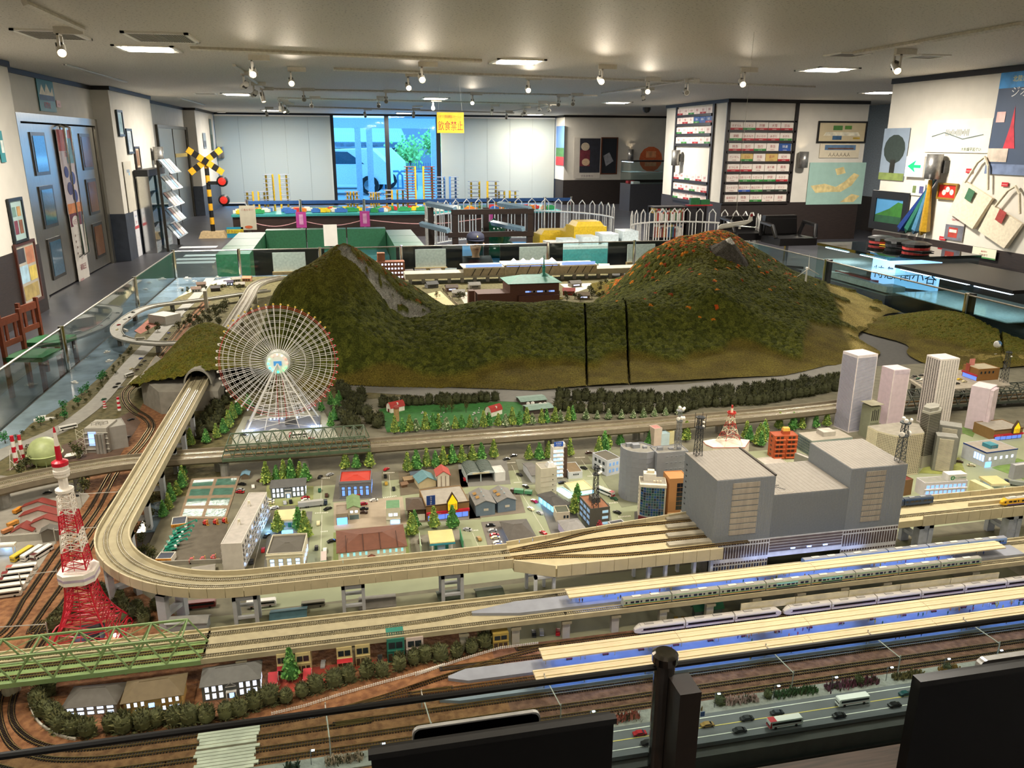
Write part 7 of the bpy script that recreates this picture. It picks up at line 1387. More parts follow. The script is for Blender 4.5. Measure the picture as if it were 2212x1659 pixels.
xb=atY(*zp('G',95,690),1.838).x;train('blue and silver commuter train at the back of the raised platform',xb,1.838,FZ,[BLU]*5,.1345,.003)
t=tg('right_viaduct','ivory elevated tracks leaving the station building to the right','');xa=x3+.004
obj('deck',MB().box(xa,4.2,1.935,2.06,VZ-.022,VZ,mt('b9ad88',.8,va=.06)),t)
for i in range(28):x=xa+.09+i*.041;obj('wall_panel',MB().box(x,x+.0398,1.932,1.936,VZ-.022,VZ+.013,IVORY),t)
for i in range(28):x=xa+.16+i*.041;obj('wall_panel',MB().box(x,x+.0398,2.056,2.06,VZ-.006,VZ+.016,IVORY),t)
for y in(1.965,2.03):tk(straight(xa,4.2,y),VZ,'',.006,False,parent=t)
for x in(xa+.12,xa+.45,xa+.8,xa+1.3):pl(t,x,1.96,0,.05,.106,m=mt('aeb4c0'));pl(t,x,2.0,PI/2,.1,.106,m=mt('aeb4c0'))
obj('inner_wall',MB().box(xa+.3,4.2,1.988,1.991,VZ,VZ+.012,IVORY),t)
DBL=dict(body='1f3a5c',roof='3a4450',nw=6,stripes=((.5,.08,'14283c'),),unit='8a8e92');train('dark blue locomotive-hauled train beside the hospital',xa-.02,2.03,VZ,[DBL,DBL],.105,.003)
YEL=dict(body='d8a828',roof='a8a498',nw=8,stripes=((.12,.12,'5a4a9a'),));train('yellow inspection express train entering on the right viaduct',atY(*zp('G',1925,300),1.966).x,1.966,VZ,[dict(YEL,nose='L'),YEL,YEL],.14,.003)
fb=T(612,918,.0045);fc=V3((fb.x,fb.y,ht(fb,610,781)));FR_=.262
t=tg('ferris_wheel','tall white ferris wheel with glowing coloured hub','ferris wheel',fb);hz_=fc.z-fb.z;WS=mt('e4e2dc',.4,va=.02);RS=m5('b03a34')
def ring(r,y,w,m,n=72):return MB().tube([(r*cos(2*PI*k/n),y,hz_+r*sin(2*PI*k/n))for k in range(n)],w,m,4,True)
for r in(.120,.155,.185,.212,.236):
 for y in(-.016,.016):obj('inner_ring',ring(r,y,.0008,WS),t)
for y in(-.018,.018):obj('rim',ring(FR_*.955,y,.0013,RS),t)
NS=52
for k in range(NS):
 a=2*PI*k/NS;c,s=cos(a),sin(a);mb=MB()
 for y in(-.018,.018):mb.bar((.045*c,y*.8,hz_+.045*s),(FR_*c,y,hz_+FR_*s),.0016,WS)
 mb.bar((FR_*.955*c,-.018,hz_+FR_*.955*s),(FR_*.955*c,.018,hz_+FR_*.955*s),.001,WS);obj('spoke',mb,t)
 col='c02a2a' if-1.0<math.atan2(s,c)<.6 else('d8b83a' if s>.5 else 'd8d4cc')
 obj('gondola',MB().ball((FR_*1.0*c,0,hz_+FR_*1.0*s),.0048,mt(col,.4),6,4),t)
def disc(r,y0,y1,m,n=32):mb=MB();mb.M=M4.Translation((0,0,hz_))@M4.Rotation(PI/2,4,'X');mb.lt([(0,-y1),(r,-y1),(r,-y0),(0,-y0)],m,n);return mb
obj('hub',disc(.046,-.026,.026,lit('dfe8dc',.12)),t);obj('hub_rim',disc(.053,-.022,.022,m4('c9cfc8')),t)
for k,c in enumerate(['ff6a5a','ffd8b0','ff9a8a','ff8070','7dffa0','5affc0','40e8ff','3ae0ff','3affb0','3aff60','60ff70','ff7a6a']):a=PI*2*k/12+.5;obj('hub_lamp',MB().ball((.040*cos(a),-.027,hz_+.040*sin(a)),.005,lit(c,2.5),8,5),t)
obj('hub_screen',MB().box(-.017,.017,-.029,-.0265,hz_-.010,hz_+.010,lit('3a78a8',.8)),t)
for y in(-.034,.034):
 for sx in(-1,1):obj('leg',MB().bar((0,y*.9,hz_),(sx*.155,y*2.1,.006),.006,WS),t);obj('inner_leg',MB().bar((0,y*.9,hz_),(sx*.075,y*2.1,.006),.003,WS),t)
 for f in(.25,.42,.6,.8):x=.155*f;z=hz_*(1-f);obj('cross_brace',MB().bar((-x,y*(.9+1.2*f),z),(x,y*(.9+1.2*f),z),.0026,WS),t)
 for f0,f1 in((.25,.42),(.42,.6),(.6,.8),(.8,1.)):
  mb=MB();ya,yb=y*(.9+1.2*f0),y*(.9+1.2*f1);mb.bar((-.155*f0,ya,hz_*(1-f0)),(.155*f1,yb,hz_*(1-f1)+.004),.0015,WS);mb.bar((.155*f0,ya,hz_*(1-f0)),(-.155*f1,yb,hz_*(1-f1)+.004),.0015,WS);obj('diagonal_brace',mb,t)
for x in(-.018,.018):obj('red_mast',MB().bar((x,0,.006),(x*.7,0,hz_*.8),.0025,RS),t)
obj('base_platform',MB().box(-.165,.165,-.08,.09,0,.006,mt('6a707c')),t);obj('boarding_house',MB().box(.01,.06,-.02,.03,.006,.03,mt('4a4844')),t)
for sx in(-1,1):
 for k in range(5):obj('base_lamp',MB().cbox(sx*.15-.02+.01*k,-.075,.006,.005,.005,.008,lit('a8c8ff',9)),t)
 lg('wheel_glow','POINT',fb+V3((sx*.13,-.06,.03)),.12*LIGHT_K,(.55,.7,1),.01)
for k in range(8):obj('base_lamp',MB().cbox(-.06+.017*k,.07,.006,.005,.005,.008,lit('a8c8ff',7)),t)
p=Q('d',1757,1330,.0045);t=tg('glass_dome','small white wire dome pavilion in front of the ferris wheel','pavilion',p)
for k in range(12):
 a=PI*2*k/12;obj('rib',MB().tube([(.036*cos(b)*cos(a),.036*cos(b)*sin(a),.012+.036*sin(b))for b in np.linspace(-.3,PI/2,7)],.0008,WS,3),t)
for b in(-.2,.15,.5,.85,1.15):r=.036*cos(b);z=.012+.036*sin(b);obj('hoop',MB().tube([(r*cos(q*PI/8),r*sin(q*PI/8),z)for q in range(16)],.0008,WS,3,True),t)
gd('wheel_plaza',[('d',1560,1190),('d',2070,1150),('d',2130,1260),('d',2180,1330),('d',1480,1380),('d',1500,1300)],.0035,.0043,mt('a9a998',.8,va=.05),'pale plaza under the ferris wheel','plaza')
rb=T(196,1384,.0045);zt_=lambda px,py:ht(rb,px,py)-rb.z
t=tg('lattice_tower','tall red and white lattice observation tower','',rb);RD,WT=mt('c01a30',.4,va=.04),mt('ece6dc',.45,va=.03)
h1,h2,h3,h4,h5=zt_(160,1240),zt_(130,1060),zt_(126,1022),zt_(118,985),zt_(103,923)
def hw_(z):f=z/h1;return.028+.062*max(0,1-f)**2.3 if z<h1 else.028-.014*min(1,(z-h1)/(h2-h1))
def section(z0,z1,m,n,bw=.0022,nm='lattice_section'):
 for k in range(n):
  za,zb_=z0+(z1-z0)*k/n,z0+(z1-z0)*(k+1)/n;a,b=hw_(za),hw_(zb_);R4=((-1,-1),(1,-1),(1,1),(-1,1));mb=MB()
  for i in range(4):
   p,q=R4[i],R4[(i+1)%4];A1,B1,A2,B2=[V3((c[0]*w,c[1]*w,zz))for c,w,zz in((p,a,za),(p,b,zb_),(q,a,za),(q,b,zb_))];ins=.82
   mb.bar(A1,B1,bw*1.7,m);C1,D1=A1.lerp(A2,.16),B1.lerp(B2,.16);C2,D2=A1.lerp(A2,.84),B1.lerp(B2,.84)
   mb.bar(A1,B2,bw*.8,m);mb.bar(A2,B1,bw*.8,m);mb.bar(B1,B2,bw*.9,m)
   mid0,mid1=A1.lerp(A2,.5),B1.lerp(B2,.5);mb.bar(mid0,mid1,bw*.6,m)
  obj(nm,mb,t)
section(.0,h1-.02,RD,9,.0024);seg=(h2-h1)/4
for k,m in enumerate((RD,WT,RD,WT)):section(h1+.02+(h2-h1-.03)*k/4,h1+.02+(h2-h1-.03)*(k+1)/4,m,3,.0019)
for sx in(-1,1):
 mb=MB();n=9;A=[(hw_(0)*(.78)*cos(q),-hw_(0)*.95,.001+.035*sin(q))for q in np.linspace(0,PI,n)]
 mb.tube(A if sx<0 else[(y_,x_,z)for x_,y_,z in A],.0022,RD,4);obj('base_arch',mb,t);mb=MB();mb.tube([(-x_,-y_,z)for x_,y_,z in A]if sx<0 else[(-y_,-x_,z)for x_,y_,z in A],.0022,RD,4);obj('base_arch',mb,t)
obj('main_deck',MB().pz([(c*.043*k,s*.043*j)for c,s,k,j in((-1,-.55,1,1),(-.55,-1,1,1),(.55,-1,1,1),(1,-.55,1,1),(1,.55,1,1),(.55,1,1,1),(-.55,1,1,1),(-1,.55,1,1))],h1-.014,h1+.014,WT),t)
obj('deck_windows',MB().pz([(c*.0435,s*.0435)for c,s in((-1,-.55),(-.55,-1),(.55,-1),(1,-.55),(1,.55),(.55,1),(-.55,1),(-1,.55))],h1-.004,h1+.003,mt('b8a8c0',.3)),t)
obj('upper_ring',MB().lt([(.017,-.005),(.021,-.003),(.021,.004),(.017,.006)],WT,16,(0,0,h2)),t);obj('upper_shaft',MB().cyl(0,0,h2,h3,.011,WT,10),t)
obj('top_deck',MB().lt([(.013,0),(.017,.004),(.017,.010),(.0185,.012),(.0185,.02),(.017,.022),(.0175,.032),(0,.033)],WT,18,(0,0,h3-.012)),t)
obj('red_cap',MB().lt([(.0185,0),(.0185,.009),(.012,.013),(.007,.014),(.006,.05),(0,.05)],RD,16,(0,0,h3+.02)),t)
za,zb_=h3+.065,h5;obj('antenna',MB().lt([(.0058,za),(.0038,za+(zb_-za)*.72),(0,za+(zb_-za)*.72)],WT,8),t);obj('antenna_tip',MB().lt([(.0036,za+(zb_-za)*.70),(.0022,zb_-.004),(0,zb_)],RD,8),t)
obj('tower_hall',MB().box(-.03,.03,-.02,.03,0,.03,m4('1c2430')),t)
for x,y in((-.03,-.06),(.06,.0)):obj('foot_lamp',MB().ball((x,y,.008),.005,lit('e8f0ff',14),8,5),t);lg('tower_lamp','POINT',rb+V3((x,y,.02)),.06*LIGHT_K,(.85,.92,1),.006)
def sw(name,pts,hw,z,th,m,lb,cat,k=8):P=sm_([p[:2]for p in pts],k);return so(name,sx_(MB(),P,[(-hw,-th),(hw,-th),(hw,0),(-hw,0)],z,m),lb,cat)
rp=[T(*p)for p in((-40,1010),(20,975),(75,955),(130,930),(170,905),(215,868),(252,825),(290,780),(330,738),(372,692),(415,650),(440,622),(455,602))]
sw('coast_road',rp,.042,TZ+.0075,.004,mt('96938a',.8,va=.08),'pale grey road along the sea shore','road')
lp=[Q('d',*p,h=.06)for p in((1720,375),(1540,400),(1320,432),(1100,458),(960,480),(860,520),(770,585),(742,622),(765,672),(860,700),(1010,715),(1150,712))]
t=vi('elevated_loop','elevated road looping out over the sea',sm_([p[:2]for p in lp]),.034,TZ+.06,.006,.014,m8('a7a49a'),0,.002)
for i in(1,3,5,6,8,10):q=lp[i];obj('pier',MB().box(q.x-.012,q.x+.012,q.y-.02,q.y+.02,TZ+.002,TZ+.046,m8('54524c')),t)
q=Q('h',330,550);obj('slab_pillar',MB().box(q.x-.012,q.x+.012,q.y-.02,q.y+.02,TZ+.003,TZ+.16,CONCG),t)
fp=[Q('h',*p,h=.13)for p in((520,790),(590,690),(680,540),(760,410),(820,300),(900,245),(1000,215),(1140,190))]
t=vi('far_coast_viaduct','grey viaduct with two tracks climbing behind the tunnel hill',sm_([p[:2]for p in fp]),.045,VZ,.012,.02,m8('a09a8a'),0,.002)
for s in(-.018,.018):tk(offs(rs(sm_([p[:2]for p in fp]),.03),s),VZ,'',.012,False,parent=t)
for i in(1,2,3,4):q=fp[i];obj('pier',MB().box(q.x-.02,q.x+.02,q.y-.015,q.y+.015,TZ+.003,VZ-.02,CONCG),t)
def boat(z,u,v,l,sc,rz):
 p=Q(z,u,v,.001);t=tg('model_boat',l,'boat',p,rz);t.scale=(sc,)*3;W_=m4('e8e6de')
 obj('hull',MB().pz([(-.02,-.006),(.012,-.006),(.024,0),(.012,.006),(-.02,.006)],0,.006,W_,None,[(-.021,-.007),(.013,-.007),(.027,0),(.013,.007),(-.021,.007)]),t);obj('cabin',MB().box(-.01,.006,-.0045,.0045,.006,.013,W_),t);obj('cabin_window',MB().box(.0055,.0065,-.004,.004,.008,.012,mt('20262c',.1)),t)
for a in(('d',685,775,'white motor boat below the elevated loop',1.,.9),('d',700,832,'white motor boat second from the elevated loop',1.,.7),('d',478,970,'white motor boat alone in the open water',1.,2.6),('d',280,1212,'long white ship at the near shore',1.9,.25),('h',120,208,'white boat by the far corner of the glass',1.6,0),('h',192,235,'small white boat off the beach',1.,.1),('h',55,310,'white boat nearest the loop off the beach',1.1,.5),('h',445,195,'white boat behind the seaside village',1.2,0)):boat(*a)
b,W,D,H=bu('harbour_hall','pale harbour hall with curved wall inside the road loop',('d',(950,585),(945,530),(1055,545),(985,500)),'c0bcb2','cfcac0');gd('red_square',[('d',860,640),('d',960,560),('d',1060,590),('d',990,610),('d',900,660)],.004,.005,m9('a86a58'),'red paved square by the harbour hall','plaza')
rv=random.Random(5)
for i,(u,v,c,r,l)in enumerate(((215,350,'b8b4a8','6a5444','grey house with brown roof at the beach end of the seaside village'),(270,300,'6a5a4c','5a4434','brown house behind the first seaside house'),(420,340,'4a4038','44403c','dark wooden house in the seaside village'),(490,300,'c8c0b0','b0aca4','white flat shed in the seaside village'),(560,280,'2a3a6a','3a3448','dark blue shop with lit windows in the seaside village'),(640,245,'8a8478','8a8478','grey hall behind the seaside village'),(745,235,'c89070','c07a58','salmon house beside the far viaduct'),(680,300,'7a7060','8f897c','grey-brown house beside the far viaduct'))):
 p=Q('h',u,v,.004);t=tg('village_house',l,'house',p,rv.uniform(-.2,.3));w,d,h=.075,.055,.03;wm=mt(c,.8)
 obj('wall',MB().box(-w/2,w/2,0,d,0,h,wm).add([(-w/2,0,h),(-w/2,d,h),(-w/2,d/2,h+.015)],[(0,2,1)],wm).add([(w/2,0,h),(w/2,d,h),(w/2,d/2,h+.015)],[(0,1,2)],wm),t);o=obj('roof',rgb(w,d,h,.016,mt(r,.8),.005),t);o.location.x=-w/2
 for k in range(3):obj('window',MB().box(-.028+.022*k,-.016+.022*k,-.001,0,.008,.02,WWHITE if i==4 else mt('3a3c40',.3)),t)
b,W,D,H=bu('process_plant','grey process plant tower with pipes and a blue-lit bay',('A',(815,345),(790,112),(1000,108),(770,30)),'9a968c','a9a599',par=0,sink=.0005);deco(b,'lit_bay',MB().box(W*.15,W*.5,-.001,0,H*.3,H*.85,lit('7a9aff',2.2)))
for k in range(4):deco(b,'walkway',MB().box(-.004,W+.004,-.006,0,H*(.15+.22*k),H*(.15+.22*k)+.0015,mt('b8b4a8')))
for k in range(3):deco(b,'stack',MB().cyl(W*(.55+.15*k),-.012,0,H*.8,.007,mt('a8a6a0',.4,.5),10))
for k in range(3):deco(b,'pipe',MB().tube([(W*(.2+.2*k),D*.3,H),(W*(.2+.2*k),D*.3,H+.012),(W*(.2+.2*k)+.02,D*.5,H+.012),(W*(.2+.2*k)+.02,D*.5,H)],.003,mt('bab6ac',.4,.4),6))
mb=MB()
for i in range(5):
 for s in(-1,1):mb.bar((-.03,-.01,H*i/5),(.0,-.01,H*(i+1)/5),.0012,m5('cfc9b4'))if s>0 else mb.bar((0,-.01,H*i/5),(-.03,-.01,H*(i+1)/5),.0012,m5('cfc9b4'))
for x in(-.03,0):mb.bar((x,-.01,0),(x,-.01,H),.0016,m5('cfc9b4'))
deco(b,'stair_frame',mb);bu('plant_block','grey concrete plant block with storage drums beside the tower',('A',(1045,320),(1012,105),(1185,75),(1090,20)),'8f8c84','97948a')
p=Q('A',440,440,.0045);zc_=ht(p,*zp('A',440,330))-p.z;t=tg('gas_tank','pale green spherical gas tank on legs','',p);GT=mt('a8b47c',.45);obj('sphere',MB().ball((0,0,zc_),.062,GT,24,14),t,True);obj('girdle',MB().lt([(.062,-.002),(.067,0),(.062,.002)],GT,24,(0,0,zc_-.005)),t)
for k in range(10):a=k*PI/5;obj('leg',MB().bar((.058*cos(a),.058*sin(a),0),(.058*cos(a),.058*sin(a),zc_),.0022,mt('8d9a6a')),t)
def chimney(z,u,v,top,l,r=.009,frame=False,base=.0):
 p=Q(z,u,v,.0045+base);h=ht(p,*zp(z,*top))-p.z;t=tg('chimney',l,'chimney',p)
 for k in range(6):obj('band',MB().lt([(r*(1-.05*k),h*k/6),(r*(.95-.05*k),h*(k+1)/6)],RD if k%2 else WT,12),t)
 if frame:
  mb=MB()
  for s in(-1,1):
   for q in(-1,1):mb.bar((s*.02,q*.02,0),(s*.011,q*.011,h*.6),.002,WT);mb.bar((s*.02,q*.02,0),(-s*.015,q*.015,h*.3),.0014,WT)
  obj('support_frame',mb,t)
for a in(('A',165,485,(140,175),'red and white chimney in a lattice frame by the gas tank',.010,True),('A',225,440,(188,172),'plain red and grey striped chimney by the gas tank'),('d',765,1145,(752,1060),'red and white chimney behind the process plant'),('d',672,1130,(668,1085),'short red chimney on the process plant')):chimney(*a)
t=tg('pipe_bundle','pair of silver horizontal vessels in the plant yard','tank',Q('A',680,400,.0045))
for k in range(3):mb=MB();mb.tube([(-.03,-.012+.014*k,.004),(-.025,-.012+.014*k,.014),(.025,.01+.014*k,.014),(.03,.01+.014*k,.004)],.005,mt('b5b3ac',.3,.7),8);obj('vessel',mb,t)
for sp,l,rh in((('A',(200,925),(205,860),(540,850),(245,830)),'red-roofed white warehouse at the back of the row by the coast tracks',.022),(('A',(185,1000),(188,945),(555,930),(215,905)),'red-roofed white warehouse in the middle of the row',.022),(('A',(300,1090),(290,1015),(560,1000),(300,980)),'red-roofed white warehouse at the front of the row',.02),(('A',(120,1130),(112,1098),(300,1085),(160,1040)),'low red-roofed shed in front of the warehouses',.018)):bu('red_roof_warehouse',l,sp,'d8cfc6','7a2a20','gable',rh,'y')
bu('grey_shed','dark grey shed with twin gable beside the bus row',('A',(400,1195),(385,1100),(530,1080),(400,1060)),'6f6a60','57534c','gable',.012,'y');b,W,D,H=bu('sheet_wall','grey corrugated wall behind the parked buses',('A',(10,1200),(0,1130),(385,1100),(5,1122),'L','L',.004),'a8a498','a8a498');t,W,D,H=canopy_station('white bus canopy beside the yellow bus',('A',(20,1320),(-60,1215),(130,1205),(-50,1190)),'e4e0d6','e4e0d6',pumps=False)
gd('yard_ground',[('A',-40,560),('A',700,640),('A',850,760),('A',500,1240),('A',230,1659),('A',-150,1659)],.004,.0052,mt('8a857a',.85,va=.08),'grey paved yard of the warehouses and buses','yard');gd('plant_yard',[('A',60,520),('A',640,440),('A',1130,380),('A',1330,60),('A',1230,-40),('A',800,200),('A',200,430)],.004,.0052,mt('5a4638',.9,va=.1),'dark brown yard of the process plant','yard')
b,W,D,H=bu('western_house','dark-roofed house with lit windows nearest the track bend',('H',(562,1185),(542,1100),(985,1062),(1035,895),'L','R'),'8d887e','5a564f','hip',.02,ov=.005);wins(b,'F',W,D,5,2,.02,.98,H*.05,H*.95,W*.12,H*.25,WWHITE)
b,W,D,H=bu('western_house','yellow house with brown hip roof between the two dark houses',('H',(1068,1195),(1050,1055),(1545,980),(1585,815),'L','R'),'bd9a58','6a5c42','hip',.022,ov=.006);wins(b,'F',W,D,8,2,.02,.98,H*.08,H*.95,W*.05,H*.24,WWHITE,frame=mt('e0d8b8'),skip={(0,0),(3,0),(4,0),(3,1),(4,1)});deco(b,'centre_window',MB().box(W*.42,W*.52,-.001,0,H*.45,H*.7,WLIT))
lit_house('grey house with lit windows and portico beside the red stalls',('I',(128,1170),(118,1050),(555,985),(560,855),'L','R'),'5f6460','62625e',.02)
def shop(u0,u1,v0,v1,zone,col,lb,awn=None,dark=False):
 a,c=atY(*zp(zone,u0,v0),1.728),atY(*zp(zone,u1,v1),1.728);w=c.x-a.x;h=a.z-TZ-.004;t=tg('arcade_shop',lb,'shop',(a.x,1.728,TZ+.004));obj('front',MB().box(0,w,0,.05,0,h,mt(col,.7,va=.05)),t)
 for k in range(2):obj('upper_window',MB().box(w*(.1+.42*k),w*(.46+.42*k),-.001,0,h*.6,h*.85,mt('2c3438',.15)),t)
 for k in range(3):obj('lower_window',MB().box(w*(.06+.31*k),w*(.3+.31*k),-.001,0,h*.08,h*.38,mt('4a3c30',.2)),t)
 obj('ledge',MB().box(0,w,-.002,0,h*.48,h*.52,mt(col,.6)),t)
 if awn:obj('awning',MB().add([(0,-.001,h*.5),(w,-.001,h*.5),(w,-.012,h*.4),(0,-.012,h*.4)],[(0,3,2,1)],mt(awn,.7)),t)
for a in((680,760,815,940,'I','d8c890','cream arcade shop behind the bright conifer','b02030'),(822,945,805,915,'I','d8c890','cream arcade shop right of the bright conifer'),(1130,1255,765,885,'I','d8c890','cream arcade shop with red awning','c0202c'),(1270,1388,745,865,'I','d4c48c','cream arcade shop beside the red-awning shop'),(1508,1646,700,845,'I','2f7a6a','teal green arcade shop'),(1652,1785,690,805,'I','d8c8c0','pale pink arcade shop next to the teal one'),(745,862,660,735,'J','b0984c','ochre arcade shop with arched doors')):shop(*a)
gd('red_paving',[('I',600,1090),('I',960,1110),('I',1120,1010),('I',1450,890),('I',1570,850),('I',1250,880),('I',960,920),('I',650,955)],.0046,.0054,mt('9a3a2a',.85,va=.08),'red paved square in front of the arcade shops','plaza')
for u0,u1,v,l in((620,690,1075,'red awning stall left of the bright conifer'),(885,945,1045,'red awning stall right of the bright conifer')):
 p=Q('I',u0,v,.005);w=(Q('I',u1,v,.005)-p).length;t=tg('market_stall',l,'stall',p);obj('awning',MB().add([(0,-.004,.018),(w,-.004,.018),(w,.034,.024),(0,.034,.024)],[(0,1,2,3)],m7('a82c34')),t)
 for x in(0,w):obj('post',MB().box(x-.0008,x+.0008,-.001,.001,0,.018,WH).box(x-.0008,x+.0008,.03,.032,0,.023,WH),t)
fpt=[Q(*a)for a in(('I',650,1275),('I',900,1215),('I',1160,1130),('I',1440,1050),('I',1700,980),('I',1940,905),('J',160,985),('J',500,870),('J',800,780),('J',1080,745))]
P=rs([p[:2]for p in fpt],.0055);n_,d_=norms(P);t=tg('picket_fence','white picket fence along the near hedge','');mb=MB()
for i,p in enumerate(P):mb.box(p[0]-.0009,p[0]+.0009,p[1]-.0005,p[1]+.0005,TZ+.004,TZ+.0125,WH)
o=obj('pickets',mb,t);o['kind']='stuff'
for zz in(.006,.010):obj('fence_rail',sx_(MB(),P,[(-.0004,0),(.0004,0),(.0004,.0009),(-.0004,.0009)],TZ+zz,WH),t)
sw('kerb_wall',[Q('H',*p)for p in((250,1000),(255,1090),(330,1240),(450,1330),(560,1375),(650,1392))],.002,TZ+.010,.006,m8('d0ccc0'),'low pale wall round the near hedge at the track bend','wall')
for sp,c,r,l in((('H',(1420,460),(1415,385),(1760,370),(1480,325)),'9aa0a4','aeb0ae','grey corrugated shed between the two viaducts by the red tower'),(('I',(640,580),(640,560),(900,530),(650,485)),'4a5a60','4f7480','shed with teal roof between the viaducts'),(('I',(1310,500),(1310,470),(1570,445),(1310,385)),'cfcac0','7d7a74','long grey-roofed shed between the viaducts'),(('J',(345,440),(345,420),(520,400),(340,340)),'3a423a','4c5648','dark green roofed shed under the station throat'),(('J',(640,420),(640,395),(825,370),(640,320)),'3a423a','4c5648','second dark green roofed shed under the station throat'),(('B',(430,1360),(415,1330),(620,1300),(500,1240)),'9a968c','8f8a80','grey gabled house behind the curved viaduct wall'),(('K',(705,540),(700,480),(905,455),(700,450)),'54605a','2a6a44','dark shed with bright green roof under the raised platform')):bu('long_shed',l,sp,c,r,'gable',.008,'x')
b=tg('cream_screen','long cream sound screen below the raised platform','');
for i in range(5):xa_=atY(*zp('K',1040,440),1.733).x+.165*i;obj('screen_panel',MB().box(xa_,xa_+.163,1.7305,1.7335,TZ+.026,TZ+.048,m7('d8cfae')),b);obj('screen_post',MB().box(xa_+.08,xa_+.086,1.731,1.735,TZ+.004,TZ+.026,CONCG),b)
def lamp(zone,u,v,l,on=True,h=.04):
 p=Q(zone,u,v,.006);t=tg('street_lamp',l,'street lamp',p,0,'near street lamps');obj('pole',MB().tube([(0,0,0),(0,0,h),(.004,-.004,h+.003)],.0008,m5('5a5a58'),5),t);obj('lamp_head',MB().cbox(.006,-.006,h+.0015,.006,.003,.002,lit('dfeaff',16)),t);lg('lamp_glow','POINT',p+V3((.006,-.006,h-.003)),.006*LIGHT_K,(.8,.9,1),.003)
for a in(('I',945,1640,'street lamp left of the propped tablet'),('I',1470,1590,'street lamp above the propped tablet'),('J',1468,1345,'street lamp behind the black monitor'),('K',840,1210,'street lamp beside the blue road sign'),('K',1283,1150,'street lamp behind the red-nosed coach'),('K',1712,1085,'street lamp left of the white coach'),('L',905,1010,'brightest street lamp, right of the white coach'),('L',1330,945,'street lamp beside the silver device'),('L',1720,880,'street lamp at the right edge')):lamp(*a)
def gantry(a,c,h,l,legs=(1,1)):
 t=tg('track_gantry',l,'gantry',a);d=c-a;G_=mt('b0aca2');obj('beam',MB().bar((0,0,h),(d.x,d.y,h),.0022,G_),t)
 for k,q in enumerate((V3(),d)):
  if legs[k]:obj('mast',MB().bar((q.x,q.y,0),(q.x,q.y,h+.006),.0022,G_),t)
for a,l in((('J',1210,1215),'catenary gantry right of the propped tablet'),(('K',1372,1005),'catenary gantry above the red-nosed coach'),(('L',930,885),'catenary gantry above the brightest lamp'),(('L',1655,775),'catenary gantry at the right, over the station tracks'),(('I',1090,1570),'catenary gantry right of the plank crossings'),(('I',1825,1330),'catenary gantry at the tapered platform end')):p=Q(*a,h=.0045);p.y=1.434;gantry(p,V3((p.x-.01,1.546,p.z)),.043,l)
for a,c,l in((('A',530,1200),('A',930,1175),'catenary gantry over the coast tracks beside the red tower shaft'),(('A',775,850),('A',1140,830),'catenary gantry over the coast tracks by the warehouses'),(('A',210,1640),('A',560,1600),'catenary gantry over the coast tracks by the bus row'),(('H',-30,560),('H',420,530),'catenary gantry over the coast tracks at the foot of the red tower')):gantry(Q(*a,h=.0045),Q(*c,h=.0045),.05,l)
p=Q('K',710,1300,.008);t=tg('road_sign','small blue road sign on a white pole beside the tan car','',p);obj('pole',MB().bar((0,0,0),(.002,0,.035),.0016,WH),t);obj('sign_board',MB().box(.002,.012,-.012,-.011,.018,.03,m5('1f4a8a')),t)
PM={}
def person_mesh(c):
 if c not in PM:m=mt(c,.7);PM[c]=MB().lt([(.0008,0),(.0012,.004),(.0017,.005),(.0019,.0085),(.0007,.0092),(.001,.0097),(.0011,.0106),(0,.0115)],m,6).mesh('person')
 return PM[c]
rp_=random.Random(9);PC_=['c04a4a','d8c04a','3a4a8a','e0e0e0','4a3a30','d88a50','3a6a4a','8a4a7a']
for y0,y1,z,xa_,xb_,n,l,g in((1.545,1.572,TZ+.0125,.5,2.,62,'tiny figure waiting on the near platform','figures on the near platform'),(1.612,1.65,TZ+.0125,.7,2.1,52,'tiny figure waiting on the platform beside the express train','figures on the second platform'),(1.768,1.80,FZ+.008,.56,1.85,36,'tiny figure waiting on the raised platform','figures on the raised platform')):
 for i in range(n):x=rp_.uniform(xa_,xb_)if rp_.random()<.55 or z>FZ else rp_.choice([.95,1.15,1.35,1.6,1.8])+rp_.gauss(0,.03);o=obj('person',person_mesh(rp_.choice(PC_)),None,loc=(x,rp_.uniform(y0,y1),z));tag(o,l,'person',g)
 bm=MB().box(-.008,.008,-.002,.002,.003,.0042,mt('7a2a30')).box(-.008,.008,.0015,.0022,.004,.008,mt('8a8a90')).box(-.007,-.006,-.002,.002,0,.003,DSTEEL).box(.006,.007,-.002,.002,0,.003,DSTEEL).mesh('bench')
 if z<FZ:
  for i in range(16):o=obj('bench',bm,None,loc=(.5+i*.095,(y0+y1)/2+.006,z));tag(o,l.replace('tiny figure waiting','small bench standing'),'bench',g.replace('figures','benches'))
gd('farm_meadow',[('j',-5,140),('j',120,115),('j',920,85),('j',960,190),('j',700,230),('j',50,290)],.0035,.0048,mt('2f6a2c',.95,va=.15,scale=60),'bright green farm meadow','meadow')
row('hd',[('j',20,125),('j',250,110),('j',500,100),('j',750,85)],18,'dark round shrub in the hedge behind the farm','hedge behind the farm',.004,1.3,.01)
for u in(400,432,472,565):p=Q('j',u,160);o=pn('dk',p.x,p.y,TZ+.0045,'slim brownish tree standing in the farm meadow','slim meadow trees',1.);o.scale=(.8,.8,1.5)
